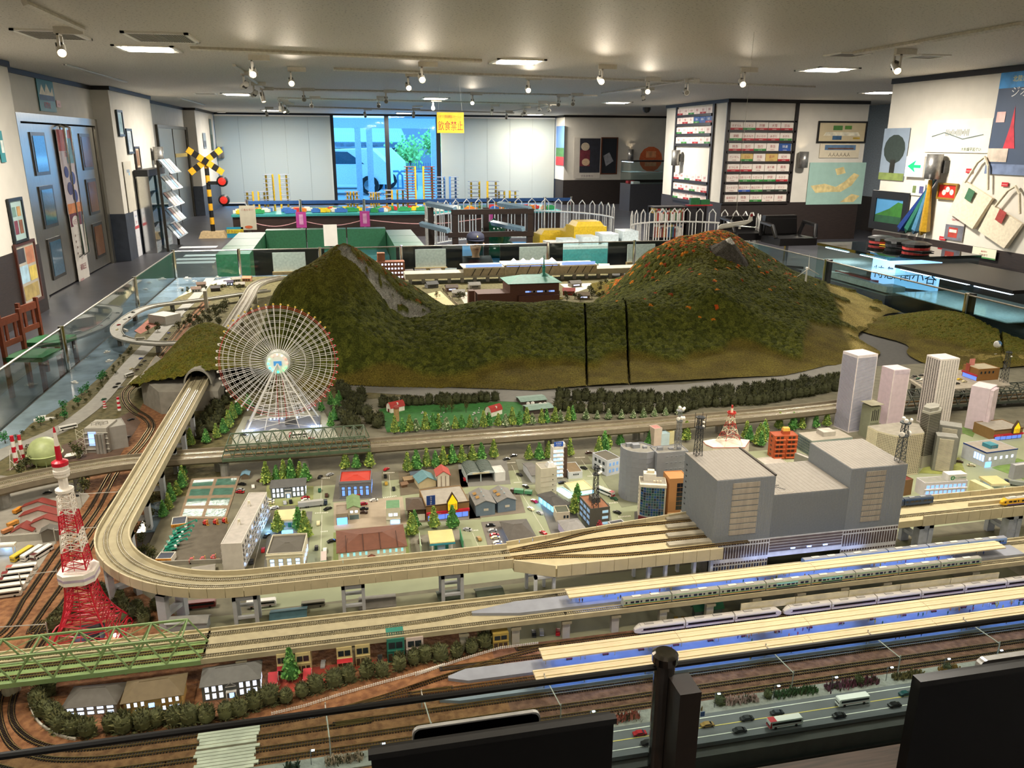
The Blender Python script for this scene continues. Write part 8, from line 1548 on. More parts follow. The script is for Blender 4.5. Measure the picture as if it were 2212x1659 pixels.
def barn(u,v,rz,l,W=.075,D=.045):
 p=Q('j',u,v,.0045);t=tg('barn',l,'barn',p,rz);h=.024;Wm_=m7('e4ded2');Rf=m7('a02c26');g=[(-.002,h-.002),(D*.16,h+.016),(D/2,h+.024),(D*.84,h+.016),(D+.002,h-.002)]
 obj('wall',MB().extr([(0,0),(D,0),(D,h)]+[(y,z)for y,z in g[3:0:-1]]+[(0,h)],0,W,Wm_),t);mb=MB()
 for(ya,za_),(yb,zb2)in zip(g,g[1:]):mb.quad((-.003,ya,za_+.001),(W+.003,ya,za_+.001),(W+.003,yb,zb2+.001),(-.003,yb,zb2+.001),Rf)
 obj('roof',mb,t);obj('door',MB().box(-.001,0,D*.35,D*.65,0,h*.7,m7('6a2a24')),t);obj('dormer',MB().box(W*.5,W*.58,.004,.014,h+.01,h+.02,Wm_),t)
barn(75,160,.45,'white barn with red gambrel roof beside the brick silo');barn(730,185,.55,'white barn with red gambrel roof near the white fence',.07)
p=Q('j',112,210,.0045);t=tg('silo','tan brick silo with red domed cap','',p);obj('shaft',MB().cyl(0,0,0,.062,.0125,mt('a8885a',.85,va=.15,scale=200),16),t);obj('dome',MB().lt([(.0135,.062),(.012,.070),(.007,.075),(0,.077)],m7('8a3a30'),16),t)
for sp,l in((('j',(930,108),(925,85),(1090,70),(925,50)),'dark cowshed with sage roof behind the white tanks'),(('j',(985,170),(975,140),(1135,122),(970,105)),'dark cowshed with sage roof in front of the white tanks')):bu('cowshed',l,sp,'3a302a','7a9488','gable',.006,'x')
for u,v in((970,125),(1000,122),(1050,128),(1080,126)):so('milk_tank',MB().cyl(0,0,0,.026,.009,WH,12).lt([(.0095,.026),(.004,.030),(0,.031)],m5('c9c6be'),12),'white upright tank between the two cowsheds','tank','white tanks between cowsheds',Q('j',u,v,.0045))
cw=MB().box(-.005,.005,-.0018,.0018,.002,.0055,WH).box(.0045,.0075,-.001,.001,.004,.0065,BK).box(-.002,.002,-.0019,.0019,.0035,.0056,BK)
for x in(-.004,.0035):
 for y in(-.0015,.0007):cw.box(x,x+.001,y,y+.0008,0,.002,BK)
cw=cw.mesh('cow')
for i in range(16):u,v=rp_.choice([(270,170),(330,190),(400,175),(630,140),(640,160),(690,140),(490,185),(600,110)]);o=obj('cow',cw,None,loc=Q('j',u+rp_.uniform(-30,30),v+rp_.uniform(-15,15),.0048),rz=rp_.uniform(0,6));tag(o,'tiny black and white cow grazing in the farm meadow','cow','cows in the meadow')
yv=5.9;gv=lambda u,v,y=yv:atY(*zp('g',u,v),y)
xl,xr,zr=gv(640,140).x,gv(920,140).x,gv(640,140).z;t=tg('brown_factory','large brown factory with teal roof in the valley','building');BRM=mt('5a3626',.75,va=.08,scale=80);TEA=mt('2f8a78')
obj('main_block',MB().box(xl,xr,yv,yv+.28,TZ+.004,zr,BRM),t);zf=gv(700,205).z;obj('front_step',MB().box(xl+.06,xr-.005,yv-.04,yv,TZ+.004,zf,BRM),t);wgz=gv(450,200).z;obj('wing',MB().box(gv(455,200).x,xl,yv+.0,yv+.2,TZ+.004,wgz,BRM).box(gv(410,185).x,gv(442,185).x,yv+.05,yv+.12,TZ+.004,gv(420,188).z,BRM),t)
mb=rhp(xr-xl,.28,zr,.045,TEA,.02);mb.v=[(x+xl,y+yv,z)for x,y,z in mb.v];obj('roof',mb,t);obj('spire',MB().lt([(.05,0),(.012,.02),(.012,.06),(.02,.065),(.006,.08),(.003,.15),(0,.16)],TEA,6,(gv(858,100).x,yv+.14,zr+.035)),t)
for j in range(4):
 for i in range(7):x=xl+.12+(xr-xl-.17)*i/7;z=zf-.02-.045*j if j>0 else zf+.03;y=yv-.041 if j>0 else yv-.001;obj('window',MB().box(x,x+.045,y,y+.002,z-.012,z,lit('7a98e0',1.2)if(i+j)%3==0 else mt('8a8a94',.3)),t)
yq=7.25;gq=lambda u,v:atY(*zp('g',u,v),yq);t=tg('elevated_station','white elevated station with zigzag skylights on the far viaduct','');dz=gq(200,82).z
obj('deck',MB().box(gq(40,80).x,3.4,yq,yq+.2,dz-.05,dz,CONCG),t)
for u0,u1,v,nm in((372,604,38,'platform_roof'),(606,922,22,'hall_roof'),(922,1135,24,'platform_roof')):
 xa_,xb_,zz=gq(u0,v).x,gq(u1,v).x,gq(u0,v+8).z;obj(nm,MB().box(xa_,xb_,yq-.03,yq+.23,zz-.012,zz,m5('e8e2d2')),t);obj('station_wall',MB().box(xa_,xb_,yq-.012,yq-.002,dz-.03,dz+.045,m7('b0a48c')),t);obj('window_strip',MB().box(xa_+.02,xb_-.02,yq-.014,yq-.012,dz+.045,dz+.075,lit('8aa8ff',.8)),t)
 for k in range(4):x=xa_+(xb_-xa_)*(.2+.2*k);obj('brace',MB().bar((x,yq-.014,dz-.03),(x+.04,yq-.014,zz-.012),.006,mt('2a2826')),t)
for k in range(5):x=gq(670+55*k,30).x;obj('skylight',MB().lt([(.06,0),(0,.05)],m5('efe9dc'),4,(x,yq+.08,gq(606,30).z-.005)),t)
for k in range(26):x=gq(60,80).x+.12*k;obj('pier',MB().box(x,x+.03,yq+.02,yq+.05,TZ+.004,dz-.05,m8('8f8c84')),t)
gd('valley_sand',[('g',170,200),('g',240,185),('g',350,290),('g',200,290)],.004,.006,mt('c8b68a',.95,va=.08),'pale sandy clearing in the valley','clearing');gd('valley_street',[('g',340,195),('g',430,190),('g',440,290),('g',400,290)],.004,.006,m9('c9c4b4'),'pale street beside the brown factory','street');gd('valley_road',[('g',925,145),('g',1000,200),('g',1110,160),('g',1200,200),('g',1120,290),('g',1150,290),('g',1230,205),('g',1100,140)],.004,.006,m9('c9c4b4'),'pale winding road right of the brown factory','road')
tk([Q('g',255,170)[:2],Q('g',310,235)[:2],Q('g',385,310)[:2]],TZ+.005,'single track running through the valley',.012)
for i,(u,v,c,r,y)in enumerate(((60,60,'9a8a80','5a5450',7.7),(130,60,'8a8478','54504c',7.7),(220,55,'a09890','6a6660',7.7),(300,60,'7a8a88','5f6a68',7.7),(470,25,'a02a24','8a2420',7.85),(345,215,'c8c4bc','9a968e',0),(310,185,'6a5444','54463a',0),(440,170,'a8a298','77736a',0),(975,205,'a03a2c','8a3028',0),(1060,230,'7a6a50','6a5a40',0),(1180,40,'b8b4ac','d8d2c4',7.7),(200,165,'6a6a68','4a4a48',0),(1020,160,'8a8478','6a665e',0))):
 p=Q('g',u,v,.004)if not y else V3((gq(u,v).x*y/yq,y,TZ+.004));t=tg('valley_house',['grey house left of the far station behind the viaduct','second grey house behind the far viaduct','third pale house behind the far viaduct','teal-grey house behind the far viaduct','red house behind the far station roof','white house by the valley track','brown shed by the valley track','pale hall behind the factory wing','small red house right of the brown factory','tan house among trees right of the brown factory','pale flat house at the right end of the far viaduct','dark signal house left of the valley track','grey house behind the winding road'][i],'house',p,rv.uniform(-.3,.3));w,d,h=.1,.08,.045 if y else.035
 obj('wall',MB().box(-w/2,w/2,0,d,0,h,mt(c,.8)),t);o=obj('roof',rgb(w,d,h,.02,mt(r,.8),.006),t);o.location.x=-w/2;obj('window',MB().box(-.03,.03,-.001,0,h*.4,h*.7,lit('cfd8ff',1.)if i%3==0 else mt('3a3a3c',.3)),t)
p=atY(*zp('e',310,250),7.5);p.z=TZ+.004;t=tg('brick_block','brick apartment block peeking over the left mountain','building',p);zh=atY(*zp('e',310,195),7.5).z-p.z;obj('wall',MB().box(-.13,.13,0,.12,0,zh,m8('8a5a44')),t);obj('roof_house',MB().box(-.12,-.05,.02,.1,zh,zh+.08,m8('97664e')),t)
for i in range(8):
 for j in range(5):obj('window',MB().box(-.115+.03*i,-.1+.03*i,-.002,0,zh-.03-.04*j,zh-.015-.04*j,WWHITE),t)
p=atY(*zp('f',795,315),5.55);p.z=ground_z(p.x,p.y);t=tg('wind_turbine','small white wind turbine on the mountain shoulder','wind turbine',p);hh_=ht(p,*zp('f',800,235))-p.z;obj('mast',MB().tube([(0,0,-.02),(0,0,hh_)],[.008,.005],WH,8),t);obj('nacelle',MB().box(-.008,.008,-.02,.01,hh_-.006,hh_+.008,WH),t)
for k in range(3):a=PI/2+k*2.094+.05;obj('blade',MB().tube([(0,-.022,hh_),(.11*cos(a),-.022,hh_+.11*sin(a))],[.005,.0015],WH,4),t)
p=atY(*zp('f',2022,722),4.0);t=tg('football_balloon','small football-patterned balloon with hanging streamer above the right hill','',p);obj('ball',MB().ball((0,0,0),.022,m4('e8e8e4'),12,8),t);obj('streamer',MB().box(-.008,.008,-.002,.002,-.2,-.06,WH),t);obj('patches',MB().ball((.004,-.004,.004),.0195,m4('3a6a9a'),6,5),t)
p=atY(*zp('c',345,1440),5.6);t=tg('model_aeroplane','white airliner model hanging over the autumn mountain','',p,0);L_=atY(*zp('c',455,1440),5.6).x-atY(*zp('c',232,1440),5.6).x;k=L_/2
mb=MB();mb.M=M4.Rotation(.13,4,'Y').inverted();mb.tube([(-k,0,-.01),(-k*.93,0,0),(-k*.8,0,.005),(k*.5,0,.005),(k*.85,0,.012),(k,0,.016)],[.002,.012,.018,.018,.010,.003],WH,12);obj('fuselage',mb,t,True);mb=MB();mb.M=M4.Rotation(.13,4,'Y').inverted()
for s in(-1,1):mb.pz([(-k*.15,s*.01),(k*.1,s*.01),(k*.35,s*.22),(k*.25,s*.22)],-.004,-.001,m4('b8bcc4'));mb.cyl(-k*.05,s*.08,-.02,-.008,.009,WH,8)
obj('wings',mb,t);mb=MB();mb.M=M4.Rotation(.13,4,'Y').inverted();mb.add([(k*.7,-.002,.012),(k*.98,-.002,.015),(k*1.02,-.002,.075),(k*.9,-.002,.075),(k*.7,.002,.012),(k*.98,.002,.015),(k*1.02,.002,.075),(k*.9,.002,.075)],[(0,1,2,3),(7,6,5,4),(0,3,7,4),(1,5,6,2),(3,2,6,7)],WH);obj('tail_fin',mb,t);obj('tail_mark',MB().at(k*.88,-.004,.055+k*.11).poly([(.012*cos(a),0,.012*sin(a))for a in np.linspace(0,5.6,9)],m5('b02a30')),t)
tp=ht(p,*zp('c',345,1345))-p.z
for x in(-k*.35,k*.5):obj('thread',MB().tube([(x,0,.02+x*.13),(0,0,tp)],.0012,m5('d8d4c8'),3),t)
obj('thread',MB().tube([(0,0,tp),(.02,0,CEIL-p.z)],.0012,m5('d8d4c8'),3),t)
def bxs(t,nm,m,*B):
 for b in B:obj(nm,MB().box(*b,m),t)
t=tg('door_1','double steel door with small windows, posters and long chrome handles','door',(XL,9.9,0),PI/2);t['kind']='structure';dw,dh=3.1,2.02
bxs(t,'door_frame',STEEL,(0,dw,-.06,.06,dh-.07,dh+.02),(0,.1,-.06,.06,0,dh-.07),(dw-.12,dw,-.06,.06,0,dh-.07))
for k in range(2):
 a=.12+k*1.44;lf=obj('door_leaf',MB().box(a,a+1.4,-.02,.02,.02,dh-.09,STEEL),t)
 for j in range(3):
  z=.2+.6*j;x=a+(.35 if k==0 else.75);obj('window_frame',MB().box(x-.05,x+.42,-.035,.035,z-.04,z+.44,DSTEEL),lf);obj('pane',MB().box(x,x+.37,-.04,.04,z,z+.4,mt('4a6a80',.08)if k==0 else mt('6a4a34',.2)),lf)
 x=1.44 if k==0 else 1.66;obj('handle',MB().tube([(x,-.03,.3),(x,-.1,.34),(x,-.1,1.9),(x,-.03,1.94)],.02,CHROME,8),lf)
PST=[('door_poster','tall colourful cartoon-bubble poster on the steel door','','L',XL+.03,('a',345,828),('a',510,1350),'d8c8c8',[(.0,.75,1,1,'c86a6a'),(.5,.6,1,.9,'6aa8b8'),('t',.5,.68,.09,'c03a5a','10th'),('c',.3,.5,.16,.07,'2a3a8a'),('c',.7,.42,.2,.08,'2f4a9a'),('c',.4,.3,.2,.08,'3a3a7a'),('c',.7,.2,.18,.08,'2a3a8a'),(0,0,1,.12,'e08a4a')]),('door_poster','tall white timetable poster with maroon head on the steel door','','L',XL+.03,('a',430,1355),('d',580,375),'e4dcd2',[(0,.82,1,1,'6a2438'),('c',.45,.87,.3,.07,'e8e0d8'),('t',.45,.84,.07,'a02438','10万人'),('t',.5,.7,.035,'7a5a50','■ ───── ─'),('t',.5,.63,.035,'7a5a50','■ ── ────'),('t',.5,.56,.035,'7a5a50','■ ─────'),('t',.5,.49,.035,'7a5a50','■ ───── ─'),('t',.5,.3,.08,'8a3040','運転日'),(.1,.05,.4,.2,'c8a0a0')]),('door_notice','teal and white mountain poster above the steel door','poster','L',XL,('a',218,500),('a',355,720),'2f7a80',[('p',((.05,.5),(.25,.85),(.4,.6),(.55,.9),(.75,.6),(.9,.8),(.95,.4)),'e8dcc0'),(.05,.35,.95,.52,'3a5a7a'),('t',.45,.12,.22,'b02430','祝雪枝')]),('price_tag','small pink price tag beside the mountain poster','','L',XL,('a',350,642),('a',382,688),'d8a8a0',[('t',.5,.3,.3,'8a3a40','非売品')]),('picture_frame','topmost small dark-framed print on the pier beside the doors','picture','L',XP,('a',737,715),('a',785,860),'b8c8cc',[(.1,.1,.9,.9,'8fb0b8')],'1a2a30'),('picture_frame','middle small dark-framed print on the pier beside the doors','picture','L',XP,('a',798,835),('a',845,970),'c8d0d4',[(.1,.1,.9,.9,'a8b4bc')],'1a2a30'),('picture_frame','lowest small dark-framed print beside the wall lamp','picture','L',XP,('a',853,950),('a',893,1070),'c8b8a0',[(.1,.1,.9,.9,'8a6a50')],'241a14'),('wall_panel','pale narrow control panel on the pier above the dark wainscot','','L',XP,('a',778,1035),('a',868,1345),'cfc8b8',[(.3,.78,.7,.84,'8a98a8'),('c',.6,.75,.05,0,'70c8ff')]),('notice','white notice with red print below the control panel','','L',XP,('a',845,1350),('a',880,1445),'e0e0e4',[('t',.5,.6,.14,'3a4a9a','おねがい'),('t',.5,.2,.2,'b03040','禁止')]),('notice','long white notice strip with red header beside the showcase','','L',XP,('a',855,1450),('d',915,215),'d8d8dc',[(.0,.93,1,1,'b84a50'),('t',.5,.7,.05,'5a5a60','─ ── ──'),('t',.5,.5,.05,'5a5a60','── ─ ──')]),('picture_frame','black-framed tray of badges on the near pier','picture','L',XP,('o',24,452),('o',94,588),'a8c0bc',[(.15,.6,.45,.85,'6a8a80'),(.55,.6,.85,.85,'b8905a'),(.15,.15,.45,.5,'7a3a4a'),(.55,.15,.85,.5,'8a5a40')],'10181a'),('picture_frame','brown-framed collage of photo prints on the near pier','picture','L',XP,('o',48,625),('o',152,810),'b8b0a0',[(.05,.7,.45,.95,'3a3a40'),(.5,.65,.95,.95,'c08060'),(.05,.35,.5,.65,'a8c8d8'),(.55,.35,.95,.6,'d8c060'),(.1,.05,.9,.3,'b09a60')],'4a2418'),('wall_poster','teal poster at the very left edge on the near pier','','L',XP,('o',-20,180),('o',18,300),'2f8a90',[(.3,.3,.9,.7,'d8e0d8')]),('wall_poster','grey photograph beside the crossing sign','','L',-3.2,('a',1292,850),('a',1320,950),'8a96a0',[(.1,.1,.9,.5,'5a646c')]),('wall_poster','dark landscape photograph near the window corner','','L',-3.2,('a',1333,760),('a',1365,960),'6a7a78',[(.0,.0,1,.5,'4a5a50')])]
PST+=[('wall_poster','sea view poster with red foot on the return wall','','R',6.46,('b',1372,808),('b',1418,1060),'5a80b8',[(0,.22,1,.45,'3a6a3a'),(0,0,1,.22,'b02a34')]),('wall_poster','castle poster with red foot on the return wall','','R',6.46,('b',1300,870),('b',1345,1110),'6a7a8a',[(0,.3,1,.6,'8a4a3a'),(0,0,1,.3,'b02a34')]),('wall_poster','large dark travel poster with pale border on the far wall','','Y',YW-.11,('b',1482,880),('b',1645,1140),'c8c0b4',[(.22,.14,.98,.98,'23242e'),(.22,.3,.6,.7,'6a2430'),('c',.42,.78,.16,.1,'b8a890'),('c',.45,.4,.15,.09,'c8a888'),('t',.5,.03,.07,'5a3a5a','ブラタモリ')]),('picture_frame','dark photograph in a tall wooden frame on the far wall','picture','Y',YW-.11,('b',1662,885),('b',1748,1108),'181c24',[('p',((.1,.5),(.5,.6),(.8,.35),(.3,.2)),'8a8a90')],'5a2f18'),('seal_banner','white banner with big round orange-red seal on the far wall','','Y',YW-.11,('b',1840,915),('b',2075,1120),'d8d0c4',[('c',.55,.5,.3,0,'d86a3a'),(.42,.55,.68,.75,'e09a6a'),(.4,.28,.7,.4,'e09a6a')]),('map_poster','pale teal railway map of the islands on the pillar wall','map','Y',PY0-.015,('c',822,1040),('c',1148,1305),'9fc0b4',[('p',((.05,.45),(.3,.5),(.5,.42),(.65,.55),(.8,.75),(.9,.7),(.78,.45),(.6,.3),(.4,.3),(.15,.28)),'d8c48a'),('p',((.45,.85),(.6,.9),(.65,.75),(.5,.7)),'d8c48a'),('p',((.6,.05),(.8,.25),(.95,.2),(.85,.05)),'d8c48a')]),('picture_frame','wide black-framed layout drawing on the pillar wall','picture','Y',PY0-.015,('c',885,785),('c',1165,905),'c9b894',[(.3,.6,.5,.85,'4a7a3a'),(.55,.65,.7,.85,'5a8a3a'),('p',((.15,.5),(.85,.5),(.9,.3),(.1,.3)),'e0d8c0'),(.3,.08,.5,.3,'3a5a7a'),(.75,.12,.9,.22,'b89a3a')],'14100e'),('wall_poster','crowd drawing poster under the wide black frame','','Y',PY0-.015,('c',888,918),('c',1130,1010),'d8cbb0',[(.12,.55,.9,.9,'5a7898'),(.2,.6,.85,.7,'6a4a3a'),('t',.5,.12,.3,'4a3a30','人人人人人人')]),('tree_scroll','hanging scroll photograph of a big dark tree','','R',XR,('c',1310,822),('c',1425,1158),'8a98a8',[('c',.5,.6,.42,.28,'2f3a34'),(.4,.1,.6,.4,'24241c'),(0,0,1,.14,'7a8a4a')]),('framed_landscape','lake and green hill painting in a wide black frame','picture','R',XR,('c',1262,1265),('c',1412,1440),'4a8ab8',[('p',((0,.3),(.5,.6),(.8,.9),(1,.85),(1,.3)),'2f6a24'),(0,0,1,.3,'1f4a30')],'0e0e10',.09),('route_banner','white cloth banner with a dotted railway route map','','R',XR,('c',1590,770),('c',1968,980),'e8e0d0',[('t',.5,.55,.22,'3a4a4a','|||ıı||ıı||||ıı|ı||'),('t',.75,.06,.12,'2f5a44','大糸線平岩ぐい'),('p',((.1,.5),(.3,.62),(.6,.42),(.9,.55),(.9,.52),(.6,.39),(.3,.59),(.1,.47)),'5a6a6a')]),('shop_poster','big collage poster of the diorama with red tower','','R',XR,('c',2062,445),('c',2330,1130),'3a4a64',[(0,.82,1,1,'3a8ac8'),('t',.5,.88,.06,'e8d860','北陸鉄道糸魚川',.6),('t',.45,.74,.11,'e8e8e8','ジオパ',.7),('p',((.25,.25),(.45,.25),(.38,.45),(.34,.65),(.31,.45)),'c8283c'),(.05,.5,.2,.6,'e8b8b0'),(.0,.12,.35,.25,'c8b8a8'),(0,0,1,.1,'6a7a9a')]),('notice','small notice card of bird prints below the exit sign','','R',XR,('c',1485,1172),('c',1560,1255),'d8d8cc',[(.1,.2,.35,.8,'6a7a4a'),(.6,.2,.9,.8,'4a4a7a')]),('badge_board','red board of round badges in a wooden frame','','R',XR,('c',1665,1180),('c',1760,1270),'c02418',[('c',.3,.4,.12,0,'f0d8c0'),('c',.5,.65,.12,0,'f0d8c0'),('c',.75,.45,.12,0,'f0d8c0')],'8a6a2a',.02),('geo_poster','GeoPark poster with red railcar','','R',XR,('c',1712,1370),('c',1802,1545),'d0c8c0',[(.0,.0,1,.6,'6a6a74'),(.2,.1,.7,.5,'a83a30'),(.25,.3,.65,.42,'e0d8c8'),('t',.5,.78,.12,'b02434','GeoPark')]),('time_notice','green-edged notice reading 17:00まで','','R',XR-.02,('f',1875,95),('f',2015,185),'e4e4c8',[(0,0,1,.14,'4a8a4a'),('t',.5,.6,.2,'b02a2a','最終受付'),('t',.5,.24,.28,'8a2a2a','17:00まで')])]
for a in PST:po(a[0],a[1],a[2],a[3],a[4],zp(*a[5]),zp(*a[6]),a[7],a[8],*(a[9:11]if len(a)>9 else()))
for u,v in((1832,1078),(2060,1165),(1660,1510)):po('price_card','small red price card on the shop wall','tag','R',XR,zp('c',u,v),zp('c',u+36,v+30),'c02430',[(.1,.4,.9,.5,'e8c0b8')],gp='red price cards')
o,rz,w,h=wframe('R',XR-.05,zp('c',1445,1005),zp('c',1535,1130));t=tg('exit_sign','lit green arrow exit sign on the shop wall','exit sign',o,rz);obj('sign_case',MB().box(-.01,w+.01,0,.05,-.01,h+.01,WH),t);obj('sign_face',MB().box(0,w,-.004,0,0,h,lit('9fe8e8',.9)),t);obj('arrow',MB().poly([(w*a,-.006,h*b)for a,b in((.12,.52),(.6,.85),(.5,.6),(.9,.6),(.9,.44),(.5,.44),(.6,.2))],lit('10a860',.8)),t)
def wall_lamp(side,c,tl,br,l):
 o,rz,w,h=wframe(side,c,zp(*tl),zp(*br));r=.085;t=tg('wall_lamp',l,'wall lamp',o,rz);obj('bracket',MB().box(w*.5,w*.5+.1,-.06,0,h*.25,h*.75,m5('4a4a4a')),t);obj('shade',MB().lt([(r,0),(r,h),(r-.006,h),(r-.006,0),(r,0)],mt('9a9894',.35,.7),20,(w*.5,-.12,0)),t,True);obj('bulb',MB().ball((w*.5,-.12,h*.5),.03,lit('ffd8a0',20),8,5),t)
 lg('lamp_glow','POINT',o+M4.Rotation(rz,3,'Z')@V3((w*.5,-.12,h*.5)),22*LIGHT_K,WARM,.03)
for a in(('L',XP,('a',925,940),('a',1010,1050),'brushed steel wall lamp above the left showcase'),('L',-3.2,('a',1365,940),('a',1400,1010),'steel wall lamp behind the crossing sign'),('R',XR,('c',1615,985),('c',1735,1150),'large steel wall lamp over the shop neckties'),('Y',PY0,('c',715,970),('c',800,1072),'steel wall lamp left of the map'),('Y',YW-.1,('b',1815,955),('b',1855,1025),'steel wall lamp beside the round seal'),('R',PX0-.02,('b',2150,960),('b',2185,1060),'steel wall lamp in the middle of the left sign rack'),('R',6.46,('b',1305,950),('b',1340,1015),'steel wall lamp on the return wall beside the blind')):wall_lamp(*a)
o,rz,w,h=wframe('L',XP+.02,zp('a',862,1130),zp('a',1035,1590));t=tg('wall_showcase','glazed wall showcase of model trains beside the brochure rack','',o,rz);obj('backing',MB().box(0,w,-.01,0,0,h,m5('7a9098')),t);obj('header',MB().box(-.03,w+.03,-.2,0,h,h+.1,m5('2a2a2c')),t);bxs(t,'frame',CHROME,(0,.02,-.2,0,0,h),(w-.02,w,-.2,0,0,h),(w*.5-.008,w*.5+.008,-.2,-.19,0,h),(0,w,-.2,0,-.03,0))
obj('glass_door',MB().box(.02,w-.02,-.2,-.196,0,h,gls()),t)
for j in range(4):obj('shelf',MB().box(.02,w-.02,-.19,-.01,h*(.12+.22*j),h*(.12+.22*j)+.01,mt('a8b8bc',.2)),t);obj('display_train',MB().box(w*.15,w*.85,-.12,-.08,h*(.12+.22*j)+.011,h*(.12+.22*j)+.06,mt(['3a5aa8','a83a34','d8b84a','4a7a9a'][j],.4)),t)
t=tg('brochure_rack','steel floor rack with five tiers of brochures','',(XP+.35,14.6,0),PI/2);bxs(t,'upright',DSTEEL,(-.5,-.47,-.02,.02,0,1.45),(.47,.5,-.02,.02,0,1.45))
for j in range(5):s=obj('tier',MB().add([(-.47,-.18,.2+.26*j),(.47,-.18,.2+.26*j),(.47,0,.42+.26*j),(-.47,0,.42+.26*j)],[(0,1,2,3)],mt('a8b4bc',.3,.5)),t);[obj('brochure',MB().add([(-.44+.22*k,-.17,.22+.26*j),(-.26+.22*k,-.17,.22+.26*j),(-.26+.22*k,-.02,.42+.26*j),(-.44+.22*k,-.02,.42+.26*j)],[(0,1,2,3)],mt(['d8e0e4','7a98b0','c8a8a0','e4e0d8'][(j+k)%4],.5)),s)for k in range(4)]
t=tg('door_2','plain steel door with a yellow stripe in the far bay','door',(-3.45,17.6,0),PI/2);t['kind']='structure';bxs(t,'door_leaf',STEEL,(.1,1.6,-.02,.02,0,2.0),(1.7,3.2,-.02,.02,0,2.0));bxs(t,'door_frame',DSTEEL,(0,3.4,-.05,.05,2.0,2.06),(0,.08,-.05,.05,0,2.),(3.25,3.4,-.05,.05,0,2.));obj('stripe',MB().box(1.72,3.18,-.026,-.02,1.4,1.48,mt('c8a83a')),t)
p=V3((atY(461,505,16.1).x,16.1,0));t=tg('crossing_sign','yellow and black railway crossing signal with crossed boards','crossing signal',p);Yc=m5('d8a01c');zX=atY(447,348,16.1).z
for k in range(10):obj('post_band',MB().cyl(0,0,.12+(zX-.12)*k/10,.12+(zX-.12)*(k+1)/10,.04,Yc if k%2 else BK,12),t)
obj('foot',MB().box(-.25,.25,-.15,.15,0,.12,m7('b8a078'),.8),t)
for s in(-1,1):
 bd=obj('cross_board',MB().at(0,-.06-.01*s,zX,0,0,s*.62).box(-.36,.36,-.008,.008,-.055,.055,Yc),t)
 for k in(-.2,.0,.2):obj('black_band',MB().at(0,-.06-.01*s,zX,0,0,s*.62).box(k-.05,k+.05,-.01,.01,-.0555,.0555,BK),bd)
obj('lamp_arm',MB().box(0,.28,-.05,-.01,zX-.42,zX-.36,BK),t)
for z in(zX-.36,zX-.7):mb=MB();mb.M=M4.Translation((.26,-.06,z))@M4.Rotation(PI/2,4,'X');mb.lt([(0,-.05),(.1,-.05),(.1,.03),(.07,.05),(0,.05)],BK,14);mb.lt([(.07,.052),(0,.06)],mt('c02a20',.3),12);obj('signal_lamp',mb,t)
for x,y,l in((-2.2,6.1,'small brown wooden chair with green seat outside the glass, nearer one'),(-2.23,6.55,'small brown wooden chair with green seat outside the glass, farther one')):
 t=tg('child_chair',l,'chair',(x,y,0),-.2);t.scale=(.66,)*3;Bw,Gs=m5('7a3a20'),m5('1f6a3a');obj('seat',MB().box(-.2,.22,-.2,.2,.40,.45,Gs),t);bxs(t,'leg',Bw,(-.2,-.16,-.2,-.16,0,.9),(-.2,-.16,.16,.2,0,.9),(.17,.21,-.2,-.16,0,.4),(.17,.21,.16,.2,0,.4));bxs(t,'back_rail',Bw,(-.19,-.165,-.16,.16,.78,.86),(-.19,-.165,-.16,.16,.55,.61));bxs(t,'back_slat',Bw,(-.187,-.17,-.1,-.06,.61,.78),(-.187,-.17,.06,.1,.61,.78))
for i,(u,v)in enumerate(((120,327),(150,370),(110,390),(95,408))):p=atZ(*zp('k',u,v),.001);o=so('floor_notice',MB().box(-.3,.3,-.12,.12,0,.002,m5('c8ccd0')),'white notice sheet taped on the dark floor of the aisle','notice','floor notices',p)
ya,yb=15.6,17.3;zt=atY(*zp('k',700,152),ya).z;xa,xb=atY(*zp('k',290,150),ya).x,atY(*zp('l',830,92),ya).x
t=tg('play_table','long low dark play table with teal top before the windows','');obj('table_top',MB().box(xa,xb,ya,yb,zt-.04,zt,m5('2f8a8a')),t);obj('front_panel',MB().box(xa+.02,xb-.02,ya+.02,yb,0,zt-.04,DARKWOOD),t)
def toy_tower(z,u0,u1,v,c,l,y=16.4,n=None,c2='8a94a8'):
 a,b=atY(*zp(z,u0,v),y),atY(*zp(z,u1,v),y);h=a.z-zt;w=b.x-a.x;t=tg('toy_tower',l,'toy',(a.x,y,zt));m=mt(c,.45);n=n or max(4,int(h/.07))
 for x in(0,w*.33,w*.66,w):obj('column',MB().box(x-.018,x+.018,-.02,.02,0,h,m),t)
 for k in range(n):z_=h*(k+1)/n;obj('car_deck',MB().box(-.05,w*.3,-.12,.12,z_-.012,z_-.002,mt(c2,.5)).box(w*.7,w+.05,-.12,.12,z_-.012,z_-.002,mt(c2,.5)),t)
for a in(('a',1700,1830,1115,'d8b020','tall yellow toy tower with stacked car decks left of the clear windows'),('a',1580,1690,1225,'d8b020','short yellow toy tower next to the tall one'),('b',410,570,1065,'c8a830','tallest toy tower with red cars in front of the clear window',16.2,16,'6a2a2a'),('b',615,722,1130,'4a7ab8','blue and white toy tower beside the window post'),('b',822,980,1160,'d8b020','yellow toy tower in front of the right blind'),('b',1000,1105,1220,'d8b020','low yellow toy tower at the right end of the play table'),('b',30,90,1225,'d8a820','low yellow toy pillars in front of the left clear window'),('b',180,230,1230,'d8a820','thin yellow toy pillars beside the pink arch'),('b',280,385,1215,'d8a820','low yellow toy frame beside the tallest tower')):toy_tower(*a)
rg=random.Random(4);TC=['c03030','d8b828','2f8a50','3a6ab0','d8d4c8','d87a28']
